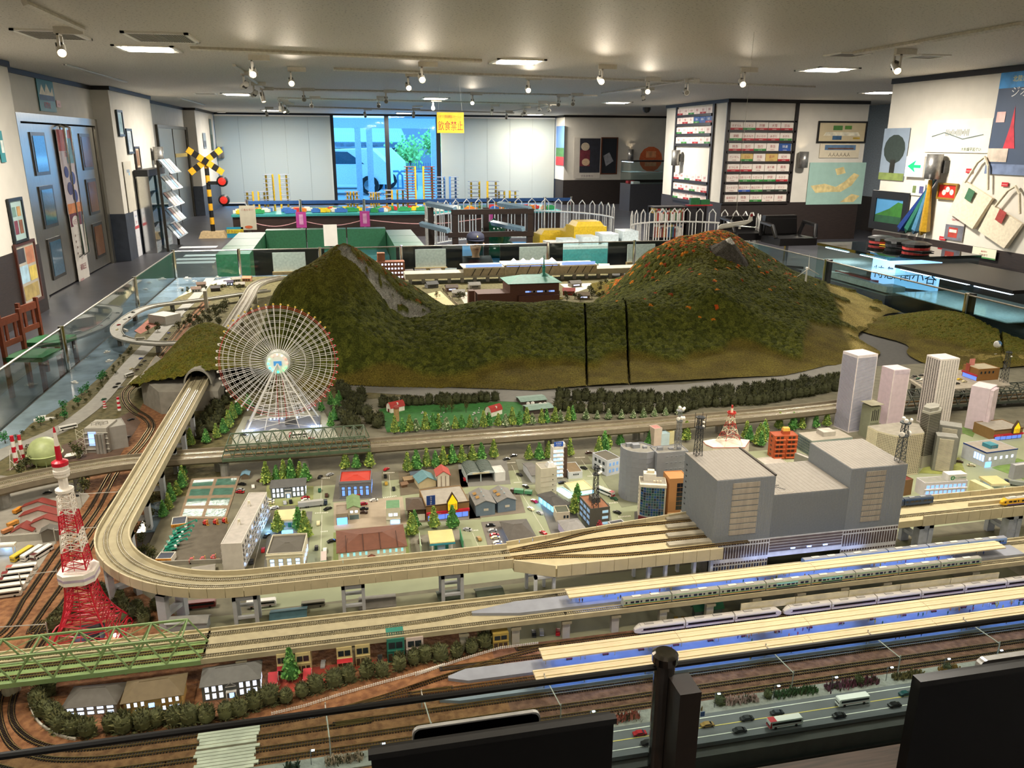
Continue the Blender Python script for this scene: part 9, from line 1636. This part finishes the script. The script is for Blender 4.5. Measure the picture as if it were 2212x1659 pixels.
for i in range(70):c=rg.choice(TC);l_=rg.uniform(.08,.3);p=(rg.uniform(xa+.1,xb-.1),rg.uniform(ya+.08,ya+.6),zt);so('toy_train_piece',MB().box(-l_/2,l_/2,-.025,.025,.01,.07,mt(c,.4)).box(-l_/3,l_/4,-.02,.02,.07,.09,mt(c,.4)).box(-l_*.4,l_*.4,-.02,.02,0,.01,BK),{'c03030':'red','d8b828':'yellow','2f8a50':'green','3a6ab0':'blue','d8d4c8':'white','d87a28':'orange'}[c]+' toy train piece scattered on the play table','toy','toy train pieces '+str(TC.index(c)),p,rg.uniform(-.4,.4))
ys=15.2;pxs=[atY(*zp(z,u,v),ys).x for z,u,v in(('k',375,90),('k',655,90),('k',992,90),('l',455,30),('l',745,30),('l',880,30))];zs=atY(*zp('k',655,90),ys).z
for i,x in enumerate(pxs):
 t=tg('belt_post',['belt post behind the menu board','belt post with pink sign left of the white panel','belt post with pink sign right of the white panel','belt post with pink sign behind the wooden frame','belt post by the right end of the play table','belt post beside the far showcase'][i],'stanchion',(x,ys,0));obj('post',MB().cyl(0,0,.03,zs+.05,.025,CHROME,10),t);obj('foot',MB().cyl(0,0,0,.03,.16,DSTEEL,16),t)
 if i in(1,2,3):obj('pink_sign',flat(MB().at(-.09,-.04,zs-.45),.18,.28,'c848a0',[(.3,.2,.7,.85,'e0a0c8')]),t)
 if i<5:obj('blue_belt',MB().box(.02,pxs[i+1]-x-.02,-.004,.004,zs-.03,zs+.03,mt('2a5a9a')),t)
 if i<3:obj('rope',MB().tube([(k/8*(pxs[i+1]-x),-.03,zs-.32-.1*sin(PI*k/8))for k in range(9)],.008,m8('b88a8a'),5),t)
for nm,u0,v0,u1,v1,y,bg,mk,l in(('menu_board',332,108,428,235,15.,'d8d0b8',[('t',.5,.8,.1,'b03a30','ごあんない'),('c',.5,.12,.25,.06,'d86a3a')],'cream menu board standing before the play table'),('toy_box',266,222,360,276,15.,'2fa0c0',[(.0,.4,1,.8,'d8c830'),('t',.5,.48,.3,'b02030','プラレール')],'turquoise box with yellow and red lettering beside the crossing sign'),('white_panel',776,208,855,320,9.6,'d8d4cc',[],'blank white panel standing in front of the green sofa')):
 a,b=atY(*zp('k',u0,v0),y),atY(*zp('k',u1,v1),y);t=tg(nm,l,'',(a.x,y,0));w=b.x-a.x;z=max(b.z,.02);obj('face',flat(MB().at(0,0,z),w,a.z-z,bg,mk),t);obj('stand',MB().box(w*.4,w*.6,0,.06,0,a.z-.05,DSTEEL),t)
SG,SG2=mt('2f6a4a',.45),m5('7a9a3a')
s0,s1,s2,s3=atZ(*zp('k',470,237),.62),atZ(*zp('k',1110,230),.62),atZ(*zp('k',340,310),.55),atZ(*zp('k',1240,330),.55)
t=tg('corner_sofa','long green U-shaped bench sofa with yellow-green seat','');yk=(s0.y+s1.y)/2;n=3
for i in range(n):w=(s1.x-s0.x)/n;obj('back_cushion',MB().box(s0.x+w*i+.008,s0.x+w*(i+1)-.008,yk,yk+.2,.3,.62,SG),t);obj('seat_cushion',MB().box(s0.x+w*i+.008,s0.x+w*(i+1)-.008,yk-.7,yk,.12,.34,SG2 if i==0 else m4('5a9aa0')),t)
for xs in(s0.x-.35,s1.x):
 for j in range(3):y=yk+.2-.75*(j+1);obj('arm_cushion',MB().box(xs,xs+.35,y+.01,y+.74,.12,.58,SG),t)
obj('base',MB().box(s0.x-.33,s1.x+.33,yk-.6,yk+.18,.0,.12,m7('10201a')),t)
WF=m4('e8e6e0')
def hoop_fence(cx,cy,r,a0,a1,n,l,z1=.78):
 t=tg('hoop_fence',l,'fence',(cx,cy,0));A=np.linspace(a0,a1,n);P=[(r*cos(a),r*sin(a))for a in A]
 for z in(.08,z1*.72):obj('rail',MB().tube([(*p,z)for p in P],.014,WF,6),t)
 for i in range(n-1):p,q=P[i],P[i+1];obj('hoop',MB().tube([(*p,.08),(*p,z1-.06),((p[0]+q[0])/2,(p[1]+q[1])/2,z1),(*q,z1-.06),(*q,.08)]if i%2==0 else[((p[0]+q[0])/2,(p[1]+q[1])/2,.08),((p[0]+q[0])/2,(p[1]+q[1])/2,z1*.72)],.01,WF,5),t)
hoop_fence(2.9,12.9,1.55,-.1,3.5,46,'large curved white hoop fence round the play pool');hoop_fence(5.2,11.3,.95,-.5,2.6,30,'smaller curved white hoop fence beside the yellow boxes',.74);so('play_mat',MB().lt([(0,0),(1.45,0),(1.45,.012),(0,.012)],mt('4a8ac0',.3),32),'blue round play mat inside the hoop fence','mat',None,(2.9,12.9,.001))
yf=11.2;f0,f1,f2=atY(*zp('l',290,85),yf),atY(*zp('l',672,85),yf),atY(*zp('l',290,205),yf);t=tg('timber_frame','dark timber frame with pale handrails above the seated boy','');bxs(t,'post',DARKWOOD,(f0.x-.04,f0.x+.04,yf,yf+.08,0,f0.z),(f1.x-.04,f1.x+.04,yf,yf+.08,0,f1.z),(f0.x-.3,f0.x-.22,yf+.7,yf+.78,0,f0.z),(f1.x-.55,f1.x-.47,yf+.7,yf+.78,0,f1.z));bxs(t,'beam',DARKWOOD,(f0.x-.05,f1.x+.05,yf-.01,yf+.07,f0.z-.05,f0.z+.02),(f0.x-.1,f1.x+.05,yf-.01,yf+.07,f2.z-.04,f2.z+.03))
for x,z in((f0.x,f0.z+.03),(f1.x,f1.z+.03),(f0.x-.1,f2.z+.06),(f1.x-.1,f2.z+.06)):obj('handrail',MB().bar((x,yf,z),(x-.3,yf+.8,z+.02),.06,mt('8fb0c8',.3)),t)
p=atY(*zp('l',487,250),12.6);zT=atY(*zp('l',487,118),12.6).z;so('ceramic_tree',MB().lt([(0,0),(.32,.02),(.34,zT*.3),(.24,zT*.42),(.28,zT*.5),(.18,zT*.66),(.2,zT*.72),(.05,zT*.93),(0,zT)],mt('0f4a34',.15),20),'glossy dark green tiered ceramic tree behind the boy','ornament',None,(p.x,12.6,0),0,True)
YB_=mt('d0b028',.45)
for i,(u,v,w,h,l)in enumerate(((975,245,.45,.75,'yellow play house with dark doorway'),(905,270,.25,.62,'yellow toy cabinet beside the play house'),(805,290,.5,.55,'yellow toy shelf with square windows'),(755,255,.35,.45,'small yellow and white toy car body'))):
 y=10.2+.45*i;p=V3((atY(*zp('l',u,v),y).x,y,0));t=tg('play_box',l,'toy',p);obj('body',MB().box(-w/2,w/2,0,.4,0,h-.06,YB_),t);obj('top',MB().box(-w/2+.03,w/2-.03,.02,.38,h-.06,h,YB_,.8),t);obj('opening',MB().box(-w*.2,w*.2,-.004,0,h*.3,h*.75,BK),t)
p=V3((atY(*zp('l',1010,310),9.4).x,9.4,0));t=tg('craft_table','table with teal skirt and stacked acrylic trays','',p);obj('table_top',MB().box(-.6,.6,-.35,.35,.55,.58,m4('c8c8c4')),t);obj('skirt',MB().box(-.6,.6,-.36,-.34,0,.55,m7('4a9a98')),t);[obj('tray',MB().box(-.5+.25*k,-.3+.25*k,-.2,.1,.58,.64+.03*k,mt('b8c4c8',.2)),t)for k in range(4)]
for u,l in(('k590','white tablet on a cardboard stand at the far glass by the left mountain'),('l165','tablet and papers at the far glass left of the boy'),('l690','white tablet on a cardboard stand right of the boy'),('l1235','white tablet on a stand behind the right mountain')):
 z_,uu=u[0],float(u[1:]);p=V3((atY(*zp(z_,uu,300),8.35).x,8.35,0));zb2=.37;t=tg('tablet_stand',l,'tablet',p);obj('tablet',MB().box(-.16,.16,0,.012,zb2+.12,zb2+.31,m4('d8d4cc')),t);obj('stand',MB().box(-.17,.17,-.03,.02,zb2,zb2+.12,m8('a8845a')),t);obj('shelf',MB().box(-.3,.3,-.06,.2,zb2-.04,zb2,BK),t);obj('shelf_leg',MB().box(-.02,.02,.06,.1,0,zb2-.04,BK),t);obj('dark_screen',MB().box(-.35,.35,.1,.12,zb2,zb2+.33,mt('141216',.3)),t)
hd=atY(1027,525,8.62);t=tg('person','boy in dark cap, glasses and black shirt seated behind the far glass','',(hd.x,8.62,hd.z));SK=mt('c89878',.55)
def skin(name,V_,E_,R_,m,par):
 me=bpy.data.meshes.new(name);me.from_pydata(V_,E_,[]);o=bpy.data.objects.new(name,me);COL.objects.link(o);md=o.modifiers.new('s','SKIN');o.modifiers.new('d','SUBSURF').levels=2
 for i,r in enumerate(R_):me.skin_vertices[0].data[i].radius=(r[0],r[1])
 me.skin_vertices[0].data[0].use_root=True;dg=bpy.context.evaluated_depsgraph_get();n=bpy.data.meshes.new_from_object(o.evaluated_get(dg));bpy.data.objects.remove(o);n.materials.append(m);n.polygons.foreach_set('use_smooth',[True]*len(n.polygons));return obj(name,n,par)
bv=[(0,.05,-.62),(0,.03,-.42),(0,.01,-.25),(0,.0,-.16),(0,-.005,-.11),(0,-.01,-.03),(0,-.01,.05),(-.14,.01,-.19),(-.19,-.03,-.4),(-.12,-.2,-.5),(.14,.01,-.19),(.19,-.03,-.4),(.12,-.2,-.5),(-.1,-.3,-.62),(.1,-.3,-.62)]
be=[(0,1),(1,2),(2,3),(3,4),(4,5),(5,6),(2,7),(7,8),(8,9),(2,10),(10,11),(11,12),(0,13),(0,14)]
skin('body',bv,be,[(.12,.09),(.11,.08),(.1,.07),(.036,.036),(.04,.042),(.078,.085),(.06,.075)]+[(.05,.05),(.038,.038),(.028,.028)]*2+[(.06,.06)]*2,SK,t)
skin('shirt',[bv[i]for i in(0,1,2,3,7,8,10,11)],[(0,1),(1,2),(2,3),(2,4),(4,5),(2,6),(6,7)],[(.135,.105),(.125,.1),(.12,.09),(.065,.06),(.072,.07),(.056,.056),(.072,.07),(.056,.056)],m8('141418'),t)
obj('hair',MB().lt([(.088,0),(.09,.04),(.07,.09)],m7('15110e'),16,(0,.012,-.005)),t);CPM=m7('1c2036');obj('cap',MB().lt([(.098,.045),(.1,.07),(.09,.105),(.055,.13),(0,.14)],CPM,20,(0,.0,-.01)),t,True);obj('cap_brim',MB().pz([(.09*cos(a),-.02+.15*sin(a))for a in np.linspace(PI,2*PI,11)],.035,.041,CPM),t);obj('cap_mark',MB().poly([(.0,-.103,.07),(.015,-.103,.075),(.005,-.098,.095)],m5('d8c060')),t)
for s in(-1,1):obj('eye',MB().ball((s*.032,-.082,.0),.009,BK,8,5),t);obj('glasses_rim',MB().tube([(s*.034+.024*cos(a),-.094,-.002+.018*sin(a))for a in np.linspace(0,6.28,14)[:-1]],.0025,BK,4,True),t);obj('ear',MB().ball((s*.085,.005,-.015),.018,SK,8,5),t)
obj('nose',MB().ball((0,-.092,-.025),.012,SK,8,5),t);obj('mouth',MB().box(-.02,.02,-.086,-.083,-.062,-.057,mt('8a4a40')),t)
so('stool',MB().cyl(0,0,0,.04,.18,DSTEEL,16).cyl(0,0,.04,max(.08,hd.z-.78),.03,DSTEEL,8).cyl(0,0,max(.08,hd.z-.78),max(.12,hd.z-.72),.18,BK,16),'dark round stool under the seated boy','stool',None,(hd.x,8.68,0))
RK=m5('1c1310')
ROWS=['すずらん ニセコ 狩勝 大雪 宗谷','津軽 あおもり おいらせ あきた あきた','特急 急行 急行 準急 快速','だいせん 立山 宮島 音戸 紀州','まつしま さんべ 彩雲 高千穂 霧島','シュプール 白馬リレー号 トロッコ 伊賀 わかさ','ユートピア 高山スキー 高山スキー マリン マリン','座席指定 特急 さんべ しろやま 金星']
BND=['rgrrr','grrrg','rrg.b','.g..r','rr...','.gggr','.bgkk','..g..'];BC={'r':'a01c24','g':'2f7a34','b':'1f4a9a','k':'1a2a1c','.':None}
yr_=PY0-.014;cz=lambda u,v:atY(*zp('c',u,v),yr_);xr0,xr1=cz(312,800).x,cz(714,800).x;zr0,zr1=cz(510,782).z,cz(470,1306).z;ph=(zr0-zr1)/8
t=tg('sign_rack','dark sign rack on the pillar face next to the map','',(0,yr_,0));bxs(t,'shelf',RK,*[(xr0-.05,xr1+.05,-.03,0,zr0-ph*(k+1)+.002,zr0-ph*(k+1)+ph*.24)for k in range(8)]);bxs(t,'upright',RK,(xr0-.09,xr0-.03,-.03,0,.7,CEIL-.06),(xr1+.02,xr1+.08,-.03,0,.7,CEIL-.06));obj('top_bar',MB().box(xr0-.05,xr1+.05,-.03,0,zr0+.0,zr0+.03,RK),t)
def plate(x,y,z,rz,w,h,s,b,l,bg='e4d8cc',fg='9a1c28'):
 mk=[('t',.5,.42,.42 if len(s)<3 else.36,'e8e8e8' if bg=='1c4a8a' else fg,s,.9)]
 if b:mk.append((.0,.0,1,.28,b));mk.append(('t',.5,.05,.16,'e4e0d0','指 定 席' if b=='2f7a34' else 'EXPRESS',.7))
 else:mk.append(('t',.5,.1,.16,fg,'RESERVED' if '指' in s else 'EXPRESS',.7))
 so('sign_plate',flat(MB(),w,h,bg,mk,-.008),l,'sign plate',None,(x,y,z),rz)
ORD=['first','second','third','fourth','fifth','sixth','seventh','bottom']
for j,r in enumerate(ROWS):
 for i,s in enumerate(r.split()):w=(xr1-xr0)/5;plate(xr0+w*i+.004,yr_-.004,zr0-ph*(j+1)+ph*.25,0,w-.008,ph*.74,s,BC[BND[j][i]],'plate reading %s, %s from the left in the %s row of the rack by the map'%(s,ORD[i],ORD[j]),'1c4a8a' if s=='快速' else('c8a860' if s in '音戸立山' else 'e4d8cc'))
LR=['白河 八甲田 十和田 男鹿 鳥海 津軽','天草 阿蘇 月山 天草6 霧島14 快速','能登 わかさ つくし 月光 大社 白鳥','比叡 東海 しらゆき すわ 砂丘 北星','能登路 加賀 立山 しなの 信州 白馬','鳥海 妙高 越後 白山 立山 きたぐに','アルペン アルプス 白馬 日本海 しおじ すずらん'];LV=[215,325,450,572,1022,1150,1262]
xq=PX0-.016;lz=lambda v:atX(1465-(v-215)*.0075,200+.1687*v,xq).z;y0_,y1_=atX(1465,240,xq).y,atX(1541,230,xq).y;t=tg('sign_rack','dark sign rack on the pillar side facing the aisle','',(xq,y0_,0),-PI/2);L_=y0_-y1_;bxs(t,'upright',RK,(-.08,-.01,-.02,0,.7,CEIL-.06),(L_+.01,L_+.09,-.02,0,.7,CEIL-.06))
for j,r in enumerate(LR):
 za,zb2=lz(LV[j]),lz(LV[j]+78);obj('shelf',MB().box(-.02,L_+.02,-.04,0,zb2-.05,zb2-.003,RK),t)
 for i,s in enumerate(r.split()):w=L_/6;plate(xq-.004,y0_-w*i-.004,zb2,-PI/2,w-.008,za-zb2,s,[BC['r'],None,BC['g'],None][(i*3+j)%4],'plate reading %s, %s from the far end in the %s row of the aisle rack'%(s,ORD[i],ORD[j]),'1c4a8a' if s in('天草6','霧島14','快速')else 'e4d4cc')
xk,yk=6.0,12.6;t=tg('bookcase','dark bookcase full of magazines beside the pillar','',(xk,yk,0));bw_,bh=atY(*zp('i',460,400),yk).x-xk,atY(*zp('i',300,350),yk).z;q0=atY(*zp('i',60,500),yk).x-xk
bxs(t,'panel',m5('1f1a1c'),(q0,bw_,.25,.27,0,bh),(0,.02,0,.25,0,bh),(bw_-.02,bw_+.3,0,.27,0,bh),(bw_*.5,bw_*.5+.02,0,.25,0,bh),(q0,q0+.02,0,.25,0,bh*.85));bxs(t,'shelf',m5('2a2426'),(q0,bw_+.3,-.01,.25,bh-.02,bh),(q0,bw_,0,.25,bh*.62,bh*.64),(q0,bw_,0,.25,bh*.3,bh*.32))
BKC=['d8d0c4','c8a860','3a5a7a','e0dcd4','8a3a34','4a6a4a','e4dcd0','b8443c']
for z_ in(bh*.32,bh*.64):
 x=q0+.03;i=0
 while x<bw_-.06:w=rg.uniform(.018,.034);hh=rg.uniform(.2,.26);c=rg.randrange(8);so('magazine',MB().box(0,w-.002,0,.18,0,hh,mt(BKC[c],.6)).box(.001,w-.003,-.001,0,hh*.7,hh*.85,mt(BKC[(c+4)%8],.6)),['pale','tan','navy','white','maroon','green','cream','red'][c]+' magazine standing in the dark bookcase','magazine','magazines '+['pale','tan','navy','white','maroon','green','cream','red'][c],(xk+x,yk+.03,z_+.001));x+=w+.002
t=tg('model_locomotive','green model steam engine on a red base on the bookcase','model',(xk+bw_*.35,yk+.1,bh));obj('base',MB().box(-.2,.25,-.05,.05,0,.02,m5('b02a30')),t);obj('engine',MB().box(-.14,.02,-.04,.04,.02,.13,m4('2a6a3a')).box(.04,.2,-.04,.04,.02,.1,m4('2a6a3a')),t)
for i,(z,u,v)in enumerate((('m',560,250),('m',780,250))):
 y=11-.7*i;p=atY(*zp(z,u,v),y);t=tg('office_chair',['black leather office chair half hidden by the aeroplane','black leather office chair beside the glass cabinet'][i],'chair',(p.x,y,0));hb_=atY(*zp('m',760,118),y).z;LB=mt('141212',.35);obj('backrest',MB().box(-.27,.27,.2,.3,.5,hb_,LB,.9),t);obj('headrest',MB().box(-.25,.25,.17,.2,hb_-.25,hb_-.04,LB,.9),t);obj('seat',MB().box(-.28,.28,-.3,.22,.4,.5,LB),t);obj('column',MB().cyl(0,0,.06,.4,.03,CHROME,8),t)
 for s in(-1,1):obj('armrest',MB().tube([(s*.3,.2,.5),(s*.33,.15,.68),(s*.33,-.15,.66),(s*.3,-.22,.5)],.03,LB,6),t)
 for k in range(5):a=k*1.257;obj('foot',MB().bar((0,0,.07),(.3*cos(a),.3*sin(a),.04),.03,LB),t)
def case(l,x0,x1,y0,y1,h0,h1,glow,items,lamps=3):
 t=tg('display_case',l,'display case',(0,0,0));obj('plinth',MB().box(x0,x1,y0,y1,0,h0,m5('3a3a40')),t);obj('case_glass',MB().box(x0,x1,y0,y1,h0+.001,h1-.03,GLS),t);obj('case_top',MB().box(x0-.01,x1+.01,y0-.01,y1+.01,h1-.03,h1,gls('6a8a88',.3))if not glow else MB().box(x0-.01,x1+.01,y0-.01,y1+.01,h1-.03,h1,BK),t)
 for k in range(items):y=y0+(y1-y0)*(k+.5)/items;obj('display_card',MB().box(x0+.12,x0+.3,y-.1,y+.1,h0+.002,h0+.06,mt(['d8d4d0','c02a34','c8ccd4'][k%3],.5)),t)
 obj('glass_shelf',MB().box(x0+.02,x1-.02,y0+.02,y1-.02,(h0+h1)/2,(h0+h1)/2+.008,mt('b8d0d4',.1)),t)
 for k in range(lamps):y=y0+(y1-y0)*(k+.5)/lamps;obj('case_lamp',MB().box(x0+.02,x0+.05,y-.2,y+.2,h1-.045,h1-.031,lit('d8e8ff',4)),t);lg('case_glow','AREA',(x0+.2,y,h1-.05),.8*LIGHT_K,COOL,.3,aim=(x0+.2,y,0))
 return t
case('black-topped showcase with lit strip and trays of badges',5.3,6.1,5.4,6.83,.06,.62,True,6);t=case('low glass showcase with model trains and a lit name plate',5.28,6.3,6.9,8.15,.3,.68,False,3,2);obj('name_plate',MB().at(5.7,7.2,.32,-1.1).box(-.35,.35,-.01,.01,0,.3,lit('a8d0ff',1.2)).text('特急 南小谷',0,-.012,.08,.14,m5('1a2a4a'),.66),t);obj('display_train',MB().box(5.36,5.43,7.,8.1,.31,.37,m4('c8c0b8')).box(5.5,5.57,7.5,8.1,.31,.37,m4('a83a34')),t)
for i,c in enumerate(('a02a24','1a1a20','b83028')):so('uniform_cap',MB().lt([(.12,0),(.13,.04),(.15,.07),(.1,.09),(0,.095)],BK,16).lt([(.131,.01),(.133,.035),(.131,.036)],mt(c,.5),16).pz([(-.1,-.1),(.1,-.1),(.07,-.19),(-.07,-.19)],.005,.012,m4('c8a030')if i==0 else BK),['black uniform cap with red and gold band on the low showcase','plain black uniform cap on the low showcase','black uniform cap with red band on the low showcase'][i],'cap',None,(5.9,7.9-.28*i,.681))
case('far showcase with blue-lit model train',7.6,10.2,20.6,21.4,.7,1.3,True,2,2)
for i,(tl,br,l)in enumerate(((('c',1790,1000),('c',1960,1385),'cream tote bag with long handle hanging on the shop wall'),(('c',1975,1180),('c',2170,1510),'cream tote bag with red print at the right edge'))):
 o,rz,w,h=wframe('R',XR-.02,zp(*tl),zp(*br));w=max(w,.3);t=tg('tote_bag',l,'bag',o,rz);CT=mt('d8ccb4',.9,va=.08);obj('pouch',MB().at(0,0,0,0,0,.35).add([(0,-.05,0),(w*.8,-.05,0),(w*.9,-.03,h*.62),(0,-.03,h*.62),(0,0,0),(w*.8,0,0),(w*.9,0,h*.62),(0,0,h*.62)],[(0,1,2,3),(0,3,7,4),(1,5,6,2),(0,4,5,1),(3,2,6,7)],CT),t);obj('handle',MB().tube([(w*.3,-.03,h*.55),(w*.55,-.03,h*.9),(w*.7,-.02,h),(w*.85,-.03,h*.85),(w*.95,-.03,h*.45)],.014,CT,6),t);obj('print',MB().at(w*.5,-.056,h*.25,0,0,.35).box(-.05,.05,-.002,0,0,.12,mt('3a6a4a' if i==0 else 'a03a34',.6)),t)
t=tg('necktie_bundle','bundle of wrapped blue, green and gold neckties hanging on the shop wall','neckties',(XR-.04,atX(*zp('c',1600,1300),XR).y,0));zA,zB=atX(*zp('c',1650,1150),XR).z,atX(*zp('c',1490,1490),XR).z
for k,c in enumerate(('1f3a7a','2a6a5a','4a7a9a','b08a2a')):obj('necktie',MB().tube([(-.02*k,-.05,zA),(-.03,.35-.13*k,zB+.05),(-.03,.4-.13*k,zB)],[.02,.06,.01],mt(c,.15),6),t)
def panel(l,x0,x1,y,zt_,h,tilt,m,nm='monitor',th=.02):
 t=tg(nm,l,'monitor',(x0,y,zt_-h));w=x1-x0;obj('screen_back',MB().box(0,w,0,th,0,h,m),t);obj('bezel',MB().box(-.004,w+.004,-.003,th*.5,h-.006,h+.004,m4('1a1a1a')),t);obj('stand',MB().box(w*.4,w*.6,th,th+.03,-max(.0,zt_-h-.36),h*.5,BK),t);return t
a,c=atY(890,1575,1.08),atY(1165,1550,1.08);t=tg('tablet','black-screened tablet with silver edge propped at the near rail','',(a.x,1.08,a.z-.16));w=c.x-a.x
def rr(w,h,e):return[(e,0),(w-e,0),(w-e,h-.012)]+[(w-e-.012+.012*cos(q),h-e-.012+.012*sin(q))for q in np.linspace(0,1.57,5)]+[(e+.012-.012*sin(q),h-e-.012+.012*cos(q))for q in np.linspace(0,1.57,5)]
mb=MB();mb.frame((0,0,0),(1,0,0),(0,0,1),(0,-1,0));mb.pz(rr(w,.165,0),0,.007,mt('c8c8c6',.3,.6));obj('case',mb,t);mb=MB();mb.frame((0,0,0),(1,0,0),(0,0,1),(0,-1,0));mb.pz(rr(w,.165,.0025),.0065,.0078,mt('020202',.2));obj('screen',mb,t);obj('stand',MB().box(w*.3,w*.7,.0,.05,-a.z+.16+.47,.02,BK),t)
a,c=atY(800,1608,.98),atY(1325,1578,.98);panel('black monitor standing in front of the propped tablet',a.x,c.x,.98,(a.z+c.z)/2,.3,0,mt('0a0a0a',.35))
a=atY(1990,1475,.9);panel('large black monitor at the right edge of the view',a.x,a.x+.5,.9,a.z,.36,0,mt('080808',.3))
a=atY(2108,1425,1.0);t=tg('tablet','silver-edged tablet behind the large black monitor','',(a.x,1.0,a.z-.12));mb=MB();mb.frame((0,0,0),(1,0,0),(0,0,1),(0,-1,0));mb.pz(rr(.25,.125,0),0,.012,mt('d0d0ce',.25,.6));obj('case',mb,t);mb=MB();mb.frame((0,0,0),(1,0,0),(0,0,1),(0,-1,0));mb.pz(rr(.25,.12,.004),.011,.0125,mt('050505',.2));obj('screen',mb,t);obj('stand',MB().box(.08,.16,.0,.1,-a.z+.12+.36,.02,BK),t)
t=tg('viewer_shelf','dark shelf carrying the near monitors','');obj('board',MB().box(-.6,2.6,.6,1.16,.32,.36,DARKWOOD),t);bxs(t,'leg',DARKWOOD,(-.55,-.5,.65,.7,0,.32),(2.5,2.55,.65,.7,0,.32),(-.55,-.5,1.08,1.13,0,.32),(2.5,2.55,1.08,1.13,0,.32))
